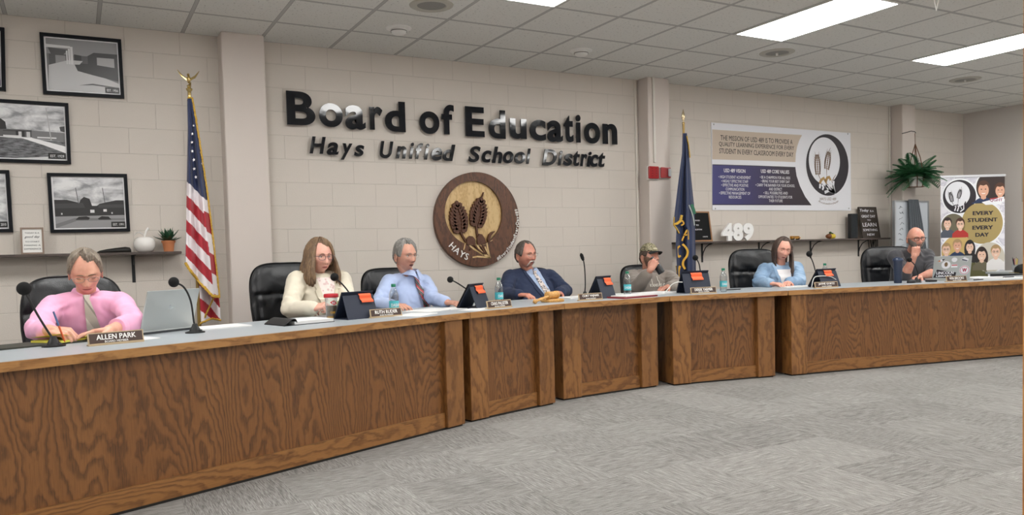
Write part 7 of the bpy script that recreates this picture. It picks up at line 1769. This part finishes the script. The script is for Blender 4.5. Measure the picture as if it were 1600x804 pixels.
mb = MB(); add_text(mb, 'W', .83*LW2, .38*LH2, h=.038, w=.042, bold=.05, M=Ml2 @ T(0, -.0022, 0) @ UP); mb.build('sticker_text', mat('stk_crimson', 'a81840', .5), lp2)
# papers, pads, folders
def sheet(name, label, cat, pts, th, m, z=0.0, group=None, curl=0.0, parts=None, name_part='sheet'):
    Q = [dz_(*p) for p in pts]; c = sum(Q, V(0, 0, 0))/len(Q); t = thing(name, label, cat, (c.x, c.y, HT+z), 0, group)
    MB().prism([(p.x-c.x, p.y-c.y) for p in Q], 0, th).build(name_part, m, t); return t
def rect(name, label, cat, px_, off, w_, l_, dyaw, th, m, z=0.0, group=None, name_part='sheet', py_=460):
    p = dk(px_, off, py_); t = thing(name, label, cat, (p.x, p.y, HT+z), segyaw(px_)+radians(dyaw), group); MB().box(-w_/2, w_/2, -l_/2, l_/2, 0, th).build(name_part, m, t); return t
M_paper = mat('paper', 'e0e0df', .75, var=.02)
f_ = rect('folder', 'dark folder lying under the yellow pad at the left', 'folder', 48, .645, .44, .22, 2, .008, mat('folder_dark', '3a3b33', .7), name_part='cover', py_=535)
f_ = rect('notepad', 'yellow legal pad under the writing hand', 'notepad', 104, .655, .19, .25, -66, .010, mat('pad_yellow', 'd9cf52', .7, var=.05), .009, name_part='pad_block', py_=528)
MB().box(-.095, .095, .11, .125, .010, .0125).build('binding', mat('pad_binding', 'b8a83a', .7), f_)
mb = MB(); mb.grid(lambda u, v: V(-.095+.19*u, -.125+.24*v, .011+.035*(1-v)**2*(.4+.6*u)), 10, 16, thick=.0008); mb.build('curled_page', mat('pad_yellow', 'd9cf52', .7), f_, smooth=True)
rect('paper_sheet', 'white paper between the pink-shirted person and the silver laptop', 'paper', 196, .47, .22, .28, 6, .003, M_paper, group='papers on the desk', py_=520)
rect('paper_sheet', 'white papers right of the silver laptop, below the pilaster', 'paper', 343, .66, .30, .22, -6, .006, M_paper, group='papers on the desk', py_=508)
ph_ = thing('phone', 'phone in a brown case lying by the hand of the person in pink', 'phone', dk(154, .52, 520)+V(0, 0, 0), .5); MB().box(-.035, .035, -.075, .075, 0, .012, bev=.005).build('phone_case', mat('case_brown', '6a5a42', .6), ph_); MB().box(-.031, .031, -.070, .070, .012, .0128).build('phone_screen', M_scr, ph_)
# pen held by the writing hand
pw = OR(88, 512, PERSON1.j['WL'], .10); pn = thing('pen', 'blue and orange pen held by the person in the pink shirt', 'pen', (pw.x, pw.y, HT+.012)); q1 = OR(83.5, 486.5, pw, .12)-V(pw.x, pw.y, HT+.012)
q0 = V(.035, -.05, .002); MB().tube([q0, q0.lerp(q1, .08), q0.lerp(q1, .55)], [.0008, .0042, .0045], 10).build('barrel', mat('pen_orange', 'e2683a', .4), pn, smooth=True); MB().tube([q0.lerp(q1, .55), q1], .0046, 10).build('pen_cap', mat('pen_blue', '5b6f9c', .4), pn, smooth=True)
nb = rect('notebook', 'open black notebook with white pages before the cream blazer', 'notebook', 468, .42, .34, .24, -4, .004, M_iron, name_part='back_cover', py_=495)
MB().box(-.10, .165, -.115, .115, .004, .022).build('pages', M_paper, nb)
mb = MB(); mb.grid(lambda u, v: V(-.17+.085*u+.02*sin(pi*u), -.12+.24*v, .006+.034*sin(pi*u*.9)), 14, 4, thick=.003); mb.build('curled_cover', mat('cover_black', '1d1e20', .5), nb, smooth=True)
for k, (x, o, w2, l2, a, th, z, lb) in enumerate(((672, .42, .34, .24, 10, .004, 0, 'white papers nearest the red striped tie'), (716, .40, .30, .21, -8, .003, 0, 'loose white papers in front of the second tablet'), (648, .20, .26, .20, 20, .003, 0, 'loose white papers beside the nameplate near the light blue shirt'), (742, .16, .22, .16, 24, .003, 0, 'loose white papers left of the nameplate near the gavel'),
                              (900, .52, .30, .21, 4, .010, 0, 'stack of white papers behind the slim microphone'), (1022, .42, .34, .22, 6, .014, 0, 'thick white papers in front of the grey sweatshirt'), (965, .50, .16, .12, 0, .012, 0, 'small white notepad left of the third water bottle'), (1240, .48, .34, .20, 4, .006, 0, 'white papers in front of the denim shirt'))):
    rect('paper_sheet', lb, 'paper', x, o, w2, l2, a, th, M_paper, z, 'papers on the desk')
rd = rect('folder', 'white papers on a dark red folder in front of the third water bottle', 'folder', 988, .16, .40, .20, 6, .012, mat('folder_red', '7c1722', .5), name_part='cover'); MB().box(-.16, .19, -.08, .09, .012, .020).build('papers', M_paper, rd)
rt_ = dk(1148, .42, 450); pn = thing('pen', 'black pen lying behind the fourth water bottle', 'pen', rt_, segyaw(1148), None); MB().tube([V(-.09, 0, .006), V(.06, 0, .006)], .005, 10).build('barrel', M_iron, pn, smooth=True); MB().tube([V(.06, 0, .006), V(.09, 0, .006)], [.005, .001], 10).build('tip', M_pin, pn)
tt = thing('tumbler', 'tall dark navy tumbler in front of the bald person', 'tumbler', dk(1403, .34, 440)); M_nt = mat('tumbler_navy', '1c2a42', .4, coat=.2)
MB().lathe([(0, 0), (.034, 0), (.036, .01), (.044, .215), (.043, .22), (0, .22)], 30).build('cup_body', M_nt, tt, smooth=True, angle=40)
MB().lathe([(0, .218), (.050, .218), (.051, .224), (.047, .236), (.040, .246), (0, .247)], 30).build('lid', mat('lid_navy', '2a3b57', .3, coat=.3), tt, smooth=True, angle=40); MB().box(-.030, .012, -.012, .012, .246, .254, bev=.003).build('slider', mat('lid_navy', '2a3b57', .3), tt)
ms = thing('computer_mouse', 'small black computer mouse beside the dark tumbler', 'mouse', dk(1424, .26, 440)); mb = MB(); mb.loft([[V(.055*k*cos(a), .032*k*sin(a), z) for a in [2*pi*i/20 for i in range(20)]] for k, z in ((1, 0), (1.02, .010), (.92, .024), (.6, .033), (.1, .036))]); mb.build('mouse_shell', M_iron, ms, smooth=True, angle=60)
mb = MB(); mb.tube([V(0, -.014, .0335), V(0, -.004, .036), V(0, .006, .0355)], .003, 8); mb.build('scroll_wheel', mat('wheel_grey', '5a5c60', .5), ms)
wa = thing('wallet', 'small dark object on the desk left of the stickered laptop', 'wallet', dk(1455, .30, 439), segyaw(1455)); MB().box(-.05, .05, -.03, .03, 0, .018, bev=.006).build('wallet_body', M_iron, wa)
rect('paper_sheet', 'stack of white papers right of the stickered laptop', 'paper', 1530, .36, .34, .26, 4, .022, M_paper, group='papers on the desk')
rect('paper_sheet', 'white papers under the pens near the right edge', 'paper', 1572, .34, .34, .24, -6, .004, M_paper, group='papers on the desk')
for k, (x, o, z, dy, lb) in enumerate(((1530, .22, .0, 6, 'black pen on the desk below the white stack at the right'), (1561, .30, .004, 2, 'black pen lying on white papers near the right edge'), (1577, .36, .004, -4, 'second black pen on white papers, closest to the right edge'))):
    p = dk(x, o, 436); pn = thing('pen', lb, 'pen', (p.x, p.y, HT+z), segyaw(x)+radians(dy), 'black pens at the right end'); MB().tube([V(-.08, 0, .006), V(.055, 0, .006)], .0055, 10).build('barrel', M_iron, pn, smooth=True); MB().tube([V(.055, 0, .006), V(.075, 0, .006)], [.0055, .001], 10).build('tip', M_pin, pn)
for lab, pts, y in (('white charging cord arching to the left of the fourth tablet', [(1036, 451), (1045, 450), (1050, 444), (1058, 440.5), (1066, 440.5)], .24), ('white charging cord arching over the fifth tablet', [(1268, 441), (1272, 434), (1282, 431), (1298, 432), (1308, 438)], .20)):
    p = dk(pts[0][0], y, 450); Q = [ony(a_, b_, p.y)-p for a_, b_ in pts]; Q[0].z = .004; out = []
    for i in range(len(Q)-1):
        p0, p1, p2, p3 = Q[max(0, i-1)], Q[i], Q[i+1], Q[min(len(Q)-1, i+2)]
        for k in range(6): q = k/6; out.append(.5*((2*p1)+(p2-p0)*q+(2*p0-5*p1+4*p2-p3)*q*q+(3*p1-p0-3*p2+p3)*q**3))
    out.append(Q[-1]); t = tag(MB().tube([p_ for p_ in out], .004, 8).build('charging_cord', mat('cord_white', 'dcdcd8', .5), None, smooth=True, loc=p), lab, 'cord')
